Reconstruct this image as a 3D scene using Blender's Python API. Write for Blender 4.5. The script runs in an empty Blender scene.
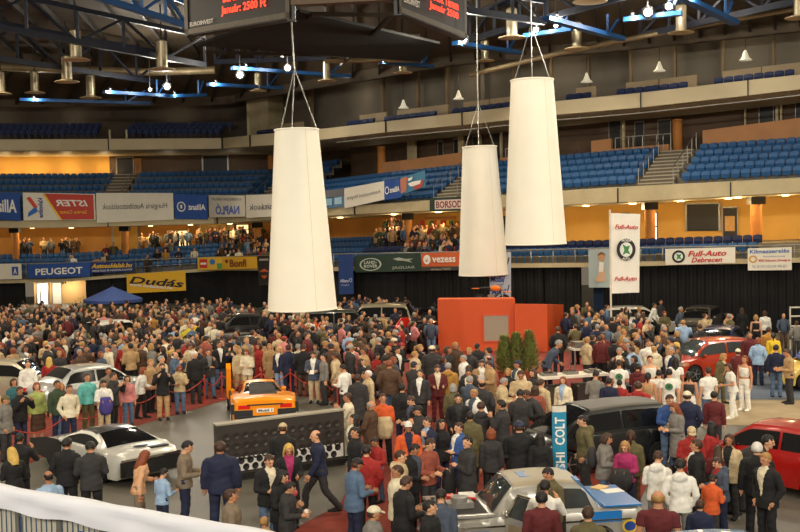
import bpy, math, random
import numpy as np
from mathutils import Vector, Matrix, noise
from math import radians as R, sin, cos, pi, sqrt, atan2
random.seed(7)
C = bpy.context.scene.collection
SC = bpy.context.scene

# ------------------------------------------------------------------ camera and sighting
FPX = 1100.0
EYE = Vector((0, 0, 6.45))
PITCH = math.atan(51 / FPX); ROLL = R(1.2)
f_ = Vector((0, cos(PITCH), -sin(PITCH))); r0 = Vector((1, 0, 0)); u0 = r0.cross(f_)
AX = r0 * cos(ROLL) - u0 * sin(ROLL); AY = r0 * sin(ROLL) + u0 * cos(ROLL)
cam = bpy.data.objects.new('camera', bpy.data.cameras.new('camera')); C.objects.link(cam)
cam.data.sensor_width = 36; cam.data.lens = FPX * 36 / 800; cam.data.clip_end = 500
m = Matrix((AX, AY, -f_)).transposed().to_4x4(); m.translation = EYE
cam.matrix_world = m; SC.camera = cam

def ray(x, y): return f_ + AX * ((x - 400) / FPX) + AY * ((266 - y) / FPX)
def PY(x, y, Y):                    # point seen at pixel x, y that stands Y metres away
    d = ray(x, y); return EYE + d * (Y / d.y)
def G(x, y, z=0.0):                 # point seen at pixel x, y at height z
    d = ray(x, y); return EYE + d * ((z - EYE.z) / d.z)
def proj(p):
    q = Vector(p) - EYE; w = q.dot(f_)
    return 400 + FPX * q.dot(AX) / w, 266 - FPX * q.dot(AY) / w
def zpx(X, Y, y):                   # height that shows at row y above plan point X, Y
    z = 6.45
    for _ in range(4):
        a = proj((X, Y, z))[1]; b = proj((X, Y, z + .1))[1]
        z += (y - a) * .1 / (b - a)
    return z

# ------------------------------------------------------------------ materials
MATS = {}
def lin(c):
    return tuple((v / 12.92 if v <= .04045 else ((v + .055) / 1.055) ** 2.4) for v in (c[0] / 255, c[1] / 255, c[2] / 255)) + (1,)
def mat(name, rgb, rough=.6, metal=0, var=.12, scale=6, bump=0, emit=0, coat=0, alpha=1, trans=0):
    if name in MATS: return MATS[name]
    m = bpy.data.materials.new(name); m.use_nodes = True; nt = m.node_tree; b = nt.nodes['Principled BSDF']
    c = lin(rgb)
    b.inputs['Roughness'].default_value = rough; b.inputs['Metallic'].default_value = metal
    if coat: b.inputs['Coat Weight'].default_value = coat; b.inputs['Coat Roughness'].default_value = .06
    if trans: b.inputs['Transmission Weight'].default_value = trans
    if emit:
        b.inputs['Emission Color'].default_value = c; b.inputs['Emission Strength'].default_value = emit
    tc = nt.nodes.new('ShaderNodeTexCoord'); nz = nt.nodes.new('ShaderNodeTexNoise')
    nz.inputs['Scale'].default_value = scale; nz.inputs['Detail'].default_value = 4
    nt.links.new(tc.outputs['Object'], nz.inputs['Vector'])
    if var:
        rp = nt.nodes.new('ShaderNodeValToRGB')
        rp.color_ramp.elements[0].position = .3; rp.color_ramp.elements[1].position = .7
        rp.color_ramp.elements[0].color = tuple(v * (1 - var) for v in c[:3]) + (1,)
        rp.color_ramp.elements[1].color = tuple(min(1, v * (1 + var)) for v in c[:3]) + (1,)
        nt.links.new(nz.outputs['Fac'], rp.inputs['Fac']); nt.links.new(rp.outputs['Color'], b.inputs['Base Color'])
    else: b.inputs['Base Color'].default_value = c
    if bump:
        bp = nt.nodes.new('ShaderNodeBump'); bp.inputs['Strength'].default_value = bump; bp.inputs['Distance'].default_value = .02
        nt.links.new(nz.outputs['Fac'], bp.inputs['Height']); nt.links.new(bp.outputs['Normal'], b.inputs['Normal'])
    MATS[name] = m; return m
def cloth(name, rgb): return mat('cloth ' + name, rgb, .85, 0, .18, 9, .25)
def paint(name, rgb, metal=.0): return mat('paint ' + name, rgb, .28, metal, .03, 2, 0, 0, .8)

# ------------------------------------------------------------------ mesh builder
class MB:
    def __init__(s): s.v = []; s.f = []; s.m = []
    def add(s, vs, fs, mi=0):
        b = len(s.v); s.v.extend([tuple(p) for p in vs]); s.f.extend([tuple(b + i for i in q) for q in fs]); s.m.extend([mi] * len(fs)); return s
    def box(s, c, d, rz=0, mi=0, mtx=None):
        x, y, z = d[0] / 2, d[1] / 2, d[2] / 2
        vs = [Vector((a * x, b * y, e * z)) for e in (-1, 1) for b in (-1, 1) for a in (-1, 1)]
        if rz: rm = Matrix.Rotation(rz, 3, 'Z'); vs = [rm @ v for v in vs]
        if mtx is not None: vs = [mtx @ v for v in vs]
        c = Vector(c)
        return s.add([v + c for v in vs], [(0, 2, 3, 1), (4, 5, 7, 6), (0, 1, 5, 4), (2, 6, 7, 3), (0, 4, 6, 2), (1, 3, 7, 5)], mi)
    def bar(s, a, b, w=.05, h=None, mi=0):       # square bar between two points
        a = Vector(a); b = Vector(b); d = b - a; L = d.length
        if L < 1e-6: return s
        q = d.to_track_quat('Y', 'Z').to_matrix()
        return s.box((a + b) / 2, (w, L, h or w), 0, mi, q)
    def tube(s, pts, rad, n=10, mi=0, sx=1.0):
        pts = [Vector(p) for p in pts]
        if not hasattr(rad, '__len__'): rad = [rad] * len(pts)
        vs = []; fs = []; k = len(pts); prev = None
        for i, p in enumerate(pts):
            d = (pts[min(i + 1, k - 1)] - pts[max(i - 1, 0)]).normalized()
            if prev is None:
                ref = Vector((1, 0, 0)) if abs(d.x) < .8 else Vector((0, 1, 0))
                a = (ref - d * ref.dot(d)).normalized()
            else: a = (prev - d * prev.dot(d)).normalized()
            prev = a; bb = d.cross(a)
            for j in range(n):
                t = 2 * pi * j / n; vs.append(p + (a * cos(t) * sx + bb * sin(t)) * rad[i])
        for i in range(k - 1):
            for j in range(n):
                fs.append((i * n + j, i * n + (j + 1) % n, (i + 1) * n + (j + 1) % n, (i + 1) * n + j))
        fs.append(tuple(range(n - 1, -1, -1))); fs.append(tuple((k - 1) * n + j for j in range(n)))
        return s.add(vs, fs, mi)
    def ell(s, c, r, nu=14, nv=9, mi=0, mtx=None, fn=None):
        vs = []; fs = []; c = Vector(c)
        for i in range(nv + 1):
            ph = pi * i / nv
            for j in range(nu):
                th = 2 * pi * j / nu
                d = Vector((sin(ph) * cos(th), sin(ph) * sin(th), cos(ph)))
                k = fn(d) if fn else 1
                p = Vector((d.x * r[0] * k, d.y * r[1] * k, d.z * r[2] * k))
                if mtx is not None: p = mtx @ p
                vs.append(c + p)
        for i in range(nv):
            for j in range(nu):
                fs.append((i * nu + j, (i + 1) * nu + j, (i + 1) * nu + (j + 1) % nu, i * nu + (j + 1) % nu))
        return s.add(vs, fs, mi)
    def loft(s, rings, mi=0, cap=True, closed=True):
        n = len(rings[0]); vs = [p for r in rings for p in r]; fs = []
        for i in range(len(rings) - 1):
            for j in range(n if closed else n - 1):
                fs.append((i * n + j, i * n + (j + 1) % n, (i + 1) * n + (j + 1) % n, (i + 1) * n + j))
        if cap: fs.append(tuple(range(n - 1, -1, -1))); fs.append(tuple((len(rings) - 1) * n + j for j in range(n)))
        return s.add(vs, fs, mi)
    def lathe(s, prof, n=24, c=(0, 0, 0), mi=0, axis='Z', cap=True):
        rings = []
        for r, z in prof:
            ring = []
            for j in range(n):
                t = 2 * pi * j / n
                p = Vector((r * cos(t), r * sin(t), z))
                if axis == 'Y': p = Vector((p.x, p.z, p.y))
                if axis == 'X': p = Vector((p.z, p.x, p.y))
                ring.append(p + Vector(c))
            rings.append(ring)
        return s.loft(rings, mi, cap)
    def grid(s, rows, mi=0): return s.loft(rows, mi, False, False)
    def prism(s, poly, z0, z1, mi=0):
        n = len(poly)
        return s.add([(p[0], p[1], z0) for p in poly] + [(p[0], p[1], z1) for p in poly],
                     [tuple(range(n - 1, -1, -1)), tuple(range(n, 2 * n))] + [(i, (i + 1) % n, n + (i + 1) % n, n + i) for i in range(n)], mi)
    def mesh(s, name, mats, smooth=None):
        me = bpy.data.meshes.new(name); me.from_pydata(s.v, [], s.f)
        for m in (mats if isinstance(mats, (list, tuple)) else [mats]): me.materials.append(m)
        if len(me.polygons): me.polygons.foreach_set('material_index', s.m)
        me.validate(); me.update()
        if smooth is not None:
            me.polygons.foreach_set('use_smooth', [True] * len(me.polygons))
            if smooth < 180: me.set_sharp_from_angle(angle=R(smooth))
        return me
    def build(s, name, mats, parent=None, smooth=None, fix=True):
        me = s.mesh(name, mats, smooth)
        if fix: fixn(me)
        o = bpy.data.objects.new(name, me); C.objects.link(o)
        if parent: o.parent = parent
        return o
import bmesh
def fixn(me):
    bm = bmesh.new(); bm.from_mesh(me); bmesh.ops.recalc_face_normals(bm, faces=bm.faces); bm.to_mesh(me); bm.free()

def tag(o, label, cat, group=None):
    if not 4 <= len(label.split()) <= 16: print('LABEL', label)
    o['label'] = label; o['category'] = cat
    if 'kind' not in o: o['kind'] = 'thing'
    if group: o['group'] = group
    return o
def thing(name, label, cat, loc=(0, 0, 0), rz=0, group=None):
    o = bpy.data.objects.new(name, None); C.objects.link(o); o.location = loc; o.rotation_euler = (0, 0, rz)
    o.empty_display_size = .1
    return tag(o, label, cat, group)
def struct(o): o['kind'] = 'structure'; return o
def part(o, label): o['label'] = label; return o
def add(name, me, parent=None, mtx=None):
    o = bpy.data.objects.new(name, me); C.objects.link(o)
    if parent: o.parent = parent
    if mtx is not None: o.matrix_local = mtx
    return o
def copy_tree(o, parent=None):
    c = o.copy(); C.objects.link(c); c.parent = parent
    if parent: c.matrix_parent_inverse = o.matrix_parent_inverse.copy()
    for ch in list(o.children): copy_tree(ch, c)
    return c

# ------------------------------------------------------------------ flat marks: text and shapes mapped on a quad
_txt = {}
def text2d(body, italic=False, bold=False):
    k = (body, italic, bold)
    if k in _txt: return _txt[k]
    cu = bpy.data.curves.new('t', 'FONT'); cu.body = body; cu.size = 1; cu.resolution_u = 2
    if italic: cu.shear = .3
    if bold: cu.offset = .025
    o = bpy.data.objects.new('t', cu); C.objects.link(o)
    dg = bpy.context.evaluated_depsgraph_get()
    me = bpy.data.meshes.new_from_object(o.evaluated_get(dg))
    v = [(p.co.x, p.co.y) for p in me.vertices]; f = [tuple(p.vertices) for p in me.polygons]
    bpy.data.objects.remove(o); bpy.data.meshes.remove(me)
    x0 = min(p[0] for p in v); x1 = max(p[0] for p in v); y0 = min(p[1] for p in v); y1 = max(p[1] for p in v)
    v = [((p[0] - x0) / (x1 - x0), 1 - (p[1] - y0) / (y1 - y0)) for p in v]
    _txt[k] = (v, f); return _txt[k]
def quadpt(q, u, v): return (q[0] * (1 - u) + q[1] * u) * (1 - v) + (q[3] * (1 - u) + q[2] * u) * v     # q: tl tr br bl
def quadn(q):
    n = (q[3] - q[0]).cross(q[1] - q[0]); n.normalize()
    if n.dot(EYE - q[0]) < 0: n = -n
    return n
def decal(mb, q, shp, box, off=.02, mirror=False, rot=0, mi=0):
    n = quadn(q) * off; u_0, v_0, u_1, v_1 = box; vs = []
    for (a, b) in shp[0]:
        if mirror: a = 1 - a
        if rot == 90: a, b = b, 1 - a        # reads upward
        vs.append(quadpt(q, u_0 + (u_1 - u_0) * a, v_0 + (v_1 - v_0) * b) + n)
    mb.add(vs, shp[1], mi)
def disc2d(n=28): return [(0.5 + .5 * cos(2 * pi * i / n), .5 + .5 * sin(2 * pi * i / n)) for i in range(n)], [tuple(range(n))]
def ring2d(k=.8, n=28):
    v = [(0.5 + .5 * cos(2 * pi * i / n), .5 + .5 * sin(2 * pi * i / n)) for i in range(n)]
    v += [(0.5 + .5 * k * cos(2 * pi * i / n), .5 + .5 * k * sin(2 * pi * i / n)) for i in range(n)]
    return v, [(i, (i + 1) % n, n + (i + 1) % n, n + i) for i in range(n)]
def poly2d(*p): return list(p), [tuple(range(len(p)))]
RECT = poly2d((0, 0), (1, 0), (1, 1), (0, 1))
INK = {}
def ink(rgb, emit=0): return mat('ink %d %d %d %d' % (*rgb, emit), rgb, .6, 0, .04, 5, 0, emit)
def marks(q, items, parent, off=.02):
    """items: (part name, shape, box, colour, mirror, rot)"""
    for it in items:
        nm, shp, box, col = it[:4]; mir = it[4] if len(it) > 4 else False; rot = it[5] if len(it) > 5 else 0
        mb = MB(); decal(mb, q, shp, box, off, mir, rot)
        o = mb.build(nm, ink(col) if isinstance(col, tuple) else col, parent, None, False)
        off += .002
        if parent is not None: o.location = -parent.location
def sheet(name, q, m, label, cat, group=None, items=(), nx=12, nz=4, wave=.03, th=.012, ph=0.):
    """a hanging cloth or board with some thickness, marks on its face"""
    root = thing(name, label, cat, (q[3] + q[2]) / 2, 0, group)
    n = quadn(q); mb = MB(); fr = []; bk = []
    for j in range(nz + 1):
        a = []; b = []
        for i in range(nx + 1):
            u = i / nx; v = j / nz
            p = quadpt(q, u, v) + n * (wave * sin(u * 9 + ph + v) * sin(v * pi * .9 + .2))
            a.append(p - root.location); b.append(p - n * th - root.location)
        fr.append(a); bk.append(b)
    mb.grid(fr); mb.grid(bk)
    ed = lambda A, B: mb.grid([A, B])
    ed(fr[0], bk[0]); ed(fr[-1], bk[-1]); ed([r[0] for r in fr], [r[0] for r in bk]); ed([r[-1] for r in fr], [r[-1] for r in bk])
    mb.build('cloth' if wave else 'board', m, root, 60)
    marks(q, items, root, .012 + wave)
    return root
# ------------------------------------------------------------------ the hall: plan of the stand front, heights read along it
ST = [(-140, 82), (60, 84), (215, 84), (340, 68.5), (430, 63.5), (600, 58), (800, 53), (930, 50)]
PL = [Vector((PY(x, 215, Y).x, Y)) for x, Y in ST]
SN = []
for i in range(len(PL) - 1):
    d = (PL[i + 1] - PL[i]).normalized(); SN.append(Vector((-d.y, d.x)))
VN = []
for i in range(len(PL)):
    a = SN[max(i - 1, 0)]; b = SN[min(i, len(SN) - 1)]; n = (a + b).normalized(); VN.append(n / max(.5, n.dot(b)))
def plan(x, o=0.):
    i = 0
    while i < len(ST) - 2 and x > ST[i + 1][0]: i += 1
    a, b = PL[i], PL[i + 1]
    # ray from the eye through column x meets the segment
    k = PY(x, 215, 50); dx, dy = k.x, k.y
    e = b - a; den = dx * e.y - dy * e.x
    t = (dy * a.x - dx * a.y) / den if abs(den) > 1e-9 else 0
    p = a + e * t; n = VN[i] * (1 - t) + VN[i + 1] * t
    return p + n * o
def tab(rows):
    def fn(x):
        if x <= rows[0][0]: i = 0
        elif x >= rows[-1][0]: i = len(rows) - 2
        else:
            i = 0
            while x > rows[i + 1][0]: i += 1
        (a, p), (b, q) = rows[i], rows[i + 1]
        return p + (q - p) * (x - a) / (b - a)
    return fn
yT = tab([(-80, 221), (60, 220), (215, 217), (340, 206.5), (430, 200), (600, 188), (800, 177.5)])
yB = tab([(-80, 228.5), (60, 228), (215, 224), (340, 215.5), (430, 211), (600, 204), (800, 193)])
yR = tab([(-80, 266), (60, 263), (215, 257), (340, 254), (430, 252.5), (600, 248.5), (800, 245)])
yK = tab([(-80, 285), (60, 282), (215, 270.5), (340, 271), (430, 268.5), (600, 267), (800, 262.5)])
yFt = tab([(-80, 139.5), (60, 139), (215, 138), (275, 132), (318, 128), (378, 121), (460, 112), (555, 100.6), (637, 92.5), (745, 80), (800, 74)])
yFb = tab([(-80, 151), (60, 150.8), (215, 149), (275, 144.5), (318, 139.5), (378, 132.6), (460, 125), (555, 115), (637, 108), (745, 96), (800, 89.5)])
yC = tab([(-80, 107), (60, 106), (200, 104), (318, 82), (430, 64), (600, 50), (800, 29)])     # foot of the roof
def Z(t, o=0.):
    def fn(x): p = plan(x, o); return zpx(p.x, p.y, t(x))
    return fn
_memo = {}
def memo(fn):
    d = {}
    def g(x):
        k = round(x, 3)
        if k not in d: d[k] = fn(x)
        return d[k]
    return g
zT, zB, zR, zK = (memo(Z(t)) for t in (yT, yB, yR, yK))
zFt, zFb = memo(Z(yFt, 1)), memo(Z(yFb, 1))
zC = memo(Z(yC, 3))
def xs_between(a, b, step=12):
    s = set([a, b]) | {x for x, _ in ST if a < x < b}
    n = max(1, int((b - a) / step)); s |= {a + (b - a) * i / n for i in range(n + 1)}
    return sorted(s)
def ribbon(mb, a, b, prof, step=14, mi=0, cap=False):
    """prof: list of (offset, height function) swept along the stand between columns a and b"""
    rows = []
    for x in xs_between(a, b, step):
        row = []
        for o, z in prof:
            if callable(o): o = o(x)
            p = plan(x, o); row.append((p.x, p.y, z(x) if callable(z) else z))
        rows.append(row)
    mb.grid(rows, mi)
    if cap:
        k = len(mb.v); n = len(prof)
        mb.add(rows[0], [tuple(range(n))], mi); mb.add(rows[-1], [tuple(range(n - 1, -1, -1))], mi)
    return mb
def up(z, d): return lambda x: z(x) + d
XL, XR = -130, 920
conc = mat('painted concrete', (196, 180, 140), .7, 0, .08, 1.5, .05)
conc_d = mat('raked concrete', (128, 118, 98), .8, 0, .15, 1.5, .05)
fascia_m = mat('cream fascia panel', (200, 184, 146), .55, 0, .05, .8)
yellow_m = mat('ochre plaster wall', (214, 164, 78), .8, 0, .07, .6)
brown_m = mat('brown wall panel', (88, 68, 50), .75, 0, .12, .8)
terra_m = mat('terracotta parapet', (196, 140, 92), .7, 0, .08, 1)
black_m = mat('black drape', (19, 18, 17), .95, 0, .3, 1.2, .2)
steel = mat('galvanised steel', (150, 148, 140), .4, .7, .1, 4)
dark_steel = mat('dark steel', (44, 42, 40), .5, .5, .15, 3)
blue_steel = mat('blue painted steel', (30, 84, 140), .4, .1, .1, 2)
darkblue_steel = mat('dark blue steel', (22, 26, 40), .5, .2, .15, 2)
grey_wall = mat('grey ribbed panel', (112, 104, 90), .75, 0, .1, .5)
door_m = mat('dark door', (30, 27, 25), .5, 0, .1, 2)
roof_m = mat('brown roof deck', (92, 78, 58), .85, 0, .22, .25, .1)
white_m = mat('white board', (232, 228, 216), .6, 0, .03, 2)
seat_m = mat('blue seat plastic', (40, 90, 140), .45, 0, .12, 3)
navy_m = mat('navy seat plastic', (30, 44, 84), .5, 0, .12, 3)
win_m = mat('daylit window', (235, 240, 245), .4, 0, .03, 1, 0, 1.3)

NU = tab([(-140, 7), (215, 7), (340, 5.2), (430, 5), (930, 5)])
NUr = 5
# floor and carpets
asphalt = mat('grey show floor', (100, 96, 86), .55, 0, .13, .35, .03)
mb = MB(); mb.box((6, 44, -.05), (110, 104, .1)); struct(mb.build('floor', asphalt))
def carpet(pix, m, label, z=.012):
    P = [G(x, y, z) for x, y in pix]; c = sum(P, Vector()) / len(P); c.z = 0
    mb = MB(); mb.prism([(p.x - c.x, p.y - c.y) for p in P], 0.001, z); o = mb.build('carpet', m); o.location = c
    return tag(o, label, 'carpet', 'carpets on the show floor')
red_c = mat('red carpet', (128, 48, 32), .95, 0, .16, 2.5, .2)
carpet([(-300, 446), (30, 463), (60, 448), (79, 440), (135, 426), (210, 404.5), (232, 398), (300, 395.5), (348, 404), (356, 440), (352, 480), (340, 504), (297, 527), (250, 560),
        (560, 600), (640, 500), (668, 440), (676, 400), (668, 352), (560, 330), (320, 322), (60, 326), (-300, 350)], red_c, 'large red carpet under the crowd around the orange sports car')
blue_c = mat('blue grey carpet', (86, 96, 110), .95, 0, .14, 2.5, .2)
carpet([(678, 398), (900, 399), (900, 352), (672, 352)], blue_c, 'blue-grey carpet beside the yellow car')
buff_c = mat('beige matting', (158, 140, 108), .9, 0, .12, 2, .1)
carpet([(682, 400), (900, 401), (900, 428), (690, 424)], buff_c, 'beige matting in front of the two women in white', .014)

# curtain wall under the stand
def curtain(a, b, label):
    mb = MB(); rows = []
    n = max(6, int((b - a) / 1.3))
    for i in range(n + 1):
        x = a + (b - a) * i / n
        p = plan(x, .35 + .09 * sin(i * 2.1) + .05 * sin(i * .9)); q = plan(x, .5)
        rows.append([(p.x, p.y, .02), (p.x, p.y, zK(x) * .5), (p.x, p.y, zK(x) - .02), (q.x, q.y, zK(x) - .02), (q.x, q.y, .02)])
    mb.grid(rows); o = mb.build('curtain', black_m, None, 180); return tag(o, label, 'curtain', 'black drapes hung under the stand')
curtain(XL, 21, 'black drape under the stand, left of the blue car maker banner')
curtain(82, 108, 'narrow black drape beside the entrance, behind the blue parasol')
curtain(108.3, 400, 'long black drape under the stand behind the yellow banner')
curtain(400.3, 540, 'black drape behind the red stage under the open railing')
curtain(541, 577, 'short black drape left of the blue doorway under the stand')
curtain(600, XR, 'wide black drape under the stand, behind the tall white flag')
# entrances
mb = MB(); ribbon(mb, 21, 82, [(3.2, 0), (3.2, zK)]); struct(mb.build('wall_entrance', mat('beige entrance wall', (200, 160, 104), .8, 0, .06, .7)))
mb = MB(); ribbon(mb, 20.6, 21, [(.3, 0), (3.2, 0), (3.2, zK), (.3, zK)]); ribbon(mb, 82, 82.4, [(.3, 0), (3.2, 0), (3.2, zK), (.3, zK)]); struct(mb.build('wall_reveal', conc))
mb = MB(); ribbon(mb, 577, 600, [(2.2, 0), (2.2, zK)]); struct(mb.build('wall_passage', mat('blue passage wall', (52, 74, 104), .8, 0, .08, .7)))
def slabon(mb, xa, xb, o, za, zb, th=.08, mi=0):
    """box standing along the stand between columns xa and xb at offset o"""
    a = plan(xa, o); b = plan(xb, o); d = (b - a).normalized(); n = Vector((d.y, -d.x)) * th
    if callable(za): za = za(xa)
    if callable(zb): zb = zb(xa)
    P = [(a.x, a.y), (b.x, b.y), (b.x + n.x, b.y + n.y), (a.x + n.x, a.y + n.y)]
    return mb.prism(P, za, zb, mi)
zat = lambda x, y, o: zpx(plan(x, o).x, plan(x, o).y, y)
k = 1
def door(xa, xb, o, yt, z0, m, label=None):
    global k
    mb = MB(); slabon(mb, xa, xb, o - .05, z0, zat(xa, yt, o), .06); d = struct(mb.build('door_%d' % k, m)); k += 1
    w = abs(xb - xa); f = MB(); e = max(.6, w * .06)
    z1 = zat(xa, yt, o)
    slabon(f, xa - e, xa, o - .05, z0, z1 + .06, .1); slabon(f, xb, xb + e, o - .05, z0, z1 + .06, .1); slabon(f, xa - e, xb + e, o - .05, z1, z1 + .08, .1)
    f.build('door_frame', steel, d); return d
wk = 1
def window(xa, xb, o, yt, yb, m=None):
    global wk
    mb = MB(); slabon(mb, xa, xb, o - .03, zat(xa, yb, o), zat(xa, yt, o), .04); d = struct(mb.build('window_%d' % wk, m or win_m)); wk += 1
    f = MB(); e = .7; za, zb_ = zat(xa, yb, o), zat(xa, yt, o); zm = (za + zb_) / 2
    for p, q in ((xa - e, xa), (xb, xb + e)): slabon(f, p, q, o - .03, za - .05, zb_ + .05, .08)
    for z in (za - .06, zb_, zm - .03): slabon(f, xa, xb, o - .03, z, z + .06, .08)
    f.build('window_frame', dark_steel, d); return d
door(24.5, 27, 3.2, 284, 0, win_m); door(28.5, 35, 3.2, 284, 0, win_m); door(40, 49, 3.2, 283, 0, white_m); door(79, 81.5, 3.2, 287, 0, white_m)

# slab edge and railing of the lower stand
mb = MB(); ribbon(mb, XL, XR, [(.6, zK), (0, zK), (0, up(zK, .22)), (.6, up(zK, .22))]); struct(mb.build('trim_1', conc))
mb = MB()
for o in (0.05,):
    xs = xs_between(XL, XR, 10)
    pts = [Vector((*plan(x, o), zR(x))) for x in xs]; mb.tube(pts, .045, 6)
    pts = [Vector((*plan(x, o), (zR(x) + zK(x)) / 2 + .1)) for x in xs]; mb.tube(pts, .02, 5)
x = XL
while x < XR:
    p = plan(x, .05); mb.tube([(p.x, p.y, zK(x)), (p.x, p.y, zR(x))], .03, 6); x += 22
tag(mb.build('railing', steel, None, 180), 'long steel railing along the front of the lower stand', 'railing')

# lower tier: rows then the concourse
nL = tab([(-140, 4), (330, 4), (345, 2), (930, 2)])
rows_l = lambda x: 4 if x < 340 else 2
def low_profile(nr):
    pr = [(.3, up(zK, .22))]
    z = .22; o = .3
    for i in range(nr):
        o += .85; pr.append((o, up(zK, z))); z += .36; pr.append((o, up(zK, z)))
    pr.append((13, up(zK, z))); return pr
mb = MB(); ribbon(mb, XL, 340, low_profile(4)); ribbon(mb, 340, XR, low_profile(2)); struct(mb.build('floor_lower_stand', conc_d))
zlow = lambda x: zK(x) + .22 + .36 * rows_l(x)
OB = 8.5
mb = MB(); ribbon(mb, XL, 330, [(OB, up(zK, 1.2)), (OB, up(zB, .05))]); struct(mb.build('wall_left_concourse', mat('orange plaster wall', (204, 142, 66), .8, 0, .1, .5)))
mb = MB(); ribbon(mb, 330, XR, [(OB, up(zK, .6)), (OB, up(zB, .05))]); struct(mb.build('wall_right_concourse', yellow_m))
mb = MB(); ribbon(mb, XL, XR, [(.0, zB), (12, zB)]); struct(mb.build('ceiling_lower_concourse', conc))
# lip of the upper tier
mb = MB(); ribbon(mb, XL, XR, [(.0, zB), (-.12, up(zB, .03)), (-.12, up(zT, -.05)), (0, zT), (.5, zT)]); struct(mb.build('trim_2', conc))
mb = MB()
for x in (-10, 108, 218, 356, 442, 523, 618.5, 731, 810):
    a = plan(x, -.16); b = plan(x + 1.0, -.16)
    slabon(mb, x, x + 1.1, -.13, zB(x), zT(x) - .05, .04)
struct(mb.build('trim_3', dark_steel))
def up_profile(nr, rs):
    pr = [(.5, zT)]; o = .5; z = -.05
    for i in range(nr):
        o += .85; pr.append((o, up(zT, z))); z += rs; pr.append((o, up(zT, z)))
    pr.append((15, up(zT, z))); return pr
rows_u = lambda x: 7 if x < 277 else 5
rise_u = lambda x: .53 if x < 277 else .405
mb = MB(); ribbon(mb, XL, 277, up_profile(7, .53)); ribbon(mb, 277, XR, up_profile(5, .405)); struct(mb.build('floor_upper_stand', conc_d))
zup = lambda x: zT(x) - .05 + rise_u(x) * rows_u(x)
oup = lambda x: .5 + .85 * rows_u(x)
# parapets behind the upper seats
def parapet(a, b, ya, yb, n):
    mb = MB(); o = oup((a + b) / 2) + .25
    f = tab([(a, ya), (b, yb)]); zt = memo(Z(f, o))
    ribbon(mb, a, b, [(o, up(zT, rise_u(a) * rows_u(a) - .3)), (o, zt), (o + .25, zt), (o + .25, up(zT, rise_u(a) * rows_u(a) - .3))], cap=True); struct(mb.build('wall_parapet_%d' % n, terra_m))
parapet(324, 432, 162.5, 150, 1); parapet(455, 500, 158, 154, 2); parapet(556, 578, 141, 138.5, 3); parapet(578, 640, 149, 144, 4); parapet(676, 900, 130.5, 103, 5)
# upper concourse back wall, its doors and the slab over it
OU = 7.4; OUL = 9.2
mb = MB(); ribbon(mb, XL, 79, [(OUL, up(zT, 2)), (OUL, up(zFb, .1))]); struct(mb.build('wall_upper_west', yellow_m))
mb = MB(); ribbon(mb, 79, 277, [(OUL, up(zT, 2)), (OUL, up(zFb, .1))]); ribbon(mb, 277, XR, [(OU, up(zT, 1.5)), (OU, up(zFb, .1))]); struct(mb.build('wall_upper_north', brown_m))
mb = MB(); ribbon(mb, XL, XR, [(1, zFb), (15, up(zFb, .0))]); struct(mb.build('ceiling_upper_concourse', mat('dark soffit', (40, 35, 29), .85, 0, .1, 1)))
for xa, xb, yt in ((85, 97, 158), (150, 168, 156), (355, 361, 142), (375, 383, 140), (400, 408, 137), (425, 436, 134), (446, 458, 133), (560, 573, 120), (590, 600, 123), (616, 629, 121), (726, 741, 103), (766, 781, 98)):
    door(xa, xb, OUL if xa < 277 else OU, yt, zT(xa) + 2.0, door_m)
mb = MB()
for n_, (xa, xb) in enumerate(((328, 334), (385, 391), (410, 413), (437, 439), (577, 580), (711, 712.5), (745, 748), (750, 752))):
    mb = MB(); slabon(mb, xa, xb, OU - .3, zT(xa) + 2, zFb(xa), .2); struct(mb.build('pillar_trim', conc))
# fascia under the boxes
mb = MB(); ribbon(mb, XL, XR, [(15, zFb), (1, zFb), (.9, up(zFb, .03)), (.9, up(zFt, -.03)), (1, zFt), (1.4, zFt)]); struct(mb.build('trim_4', fascia_m))
mb = MB()
for x in (-40, 106, 216, 243, 377, 455, 636, 744):
    slabon(mb, x, x + 1.0, .88, zFb(x), zFt(x), .05)
struct(mb.build('trim_5', dark_steel))
mb = MB(); xs = xs_between(330, XR, 10)
mb.tube([Vector((*plan(x, .7), zFb(x) - .28)) for x in xs], .035, 5)
for x in range(335, 915, 30): p = plan(x, .7); q = plan(x, 1.1); mb.bar((p.x, p.y, zFb(x) - .28), (q.x, q.y, zFb(x)), .03)
tag(mb.build('cable_rail', steel), 'thin steel rail slung beneath the cream fascia', 'rail')
# private boxes
mb = MB(); ribbon(mb, XL, XR, [(1.2, up(zFt, -.4)), (9, up(zFt, -.4))]); struct(mb.build('floor_boxes', conc_d))
OW = 6.0
mb = MB(); ribbon(mb, 232, XR, [(OW, zFt), (OW, up(zC, 1.5))]); struct(mb.build('wall_boxes', grey_wall))
mb = MB(); ribbon(mb, XL, 213, [(OW, zFt), (OW, up(zC, 2))]); struct(mb.build('wall_gallery', mat('dark gallery wall', (70, 60, 48), .8, 0, .15, .5)))
mb = MB(); ribbon(mb, 213, 232, [(4.2, zFt), (4.2, up(zC, 1)), (OW, up(zC, 1)), (OW, zFt)], cap=True); struct(mb.build('wall_gallery_end', conc))
for n_, x in enumerate((259, 321, 355, 390, 427.5, 466.5, 508, 550, 597, 644, 695, 749, 800)):
    mb = MB(); slabon(mb, x, x + 2.2, OW - .4, zFt(x), zC(x) + 1, .25); struct(mb.build('column', mat('beige mullion', (128, 108, 78), .7, 0, .08, 1)))
mb = MB(); ribbon(mb, XL, XR, [(2.6, up(zC, -.1)), (2.6, up(zC, .55)), (3, up(zC, .55)), (3, up(zC, -.1))]); struct(mb.build('trim_6', mat('roof edge beam', (96, 84, 66), .8, 0, .1, .6)))

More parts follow.
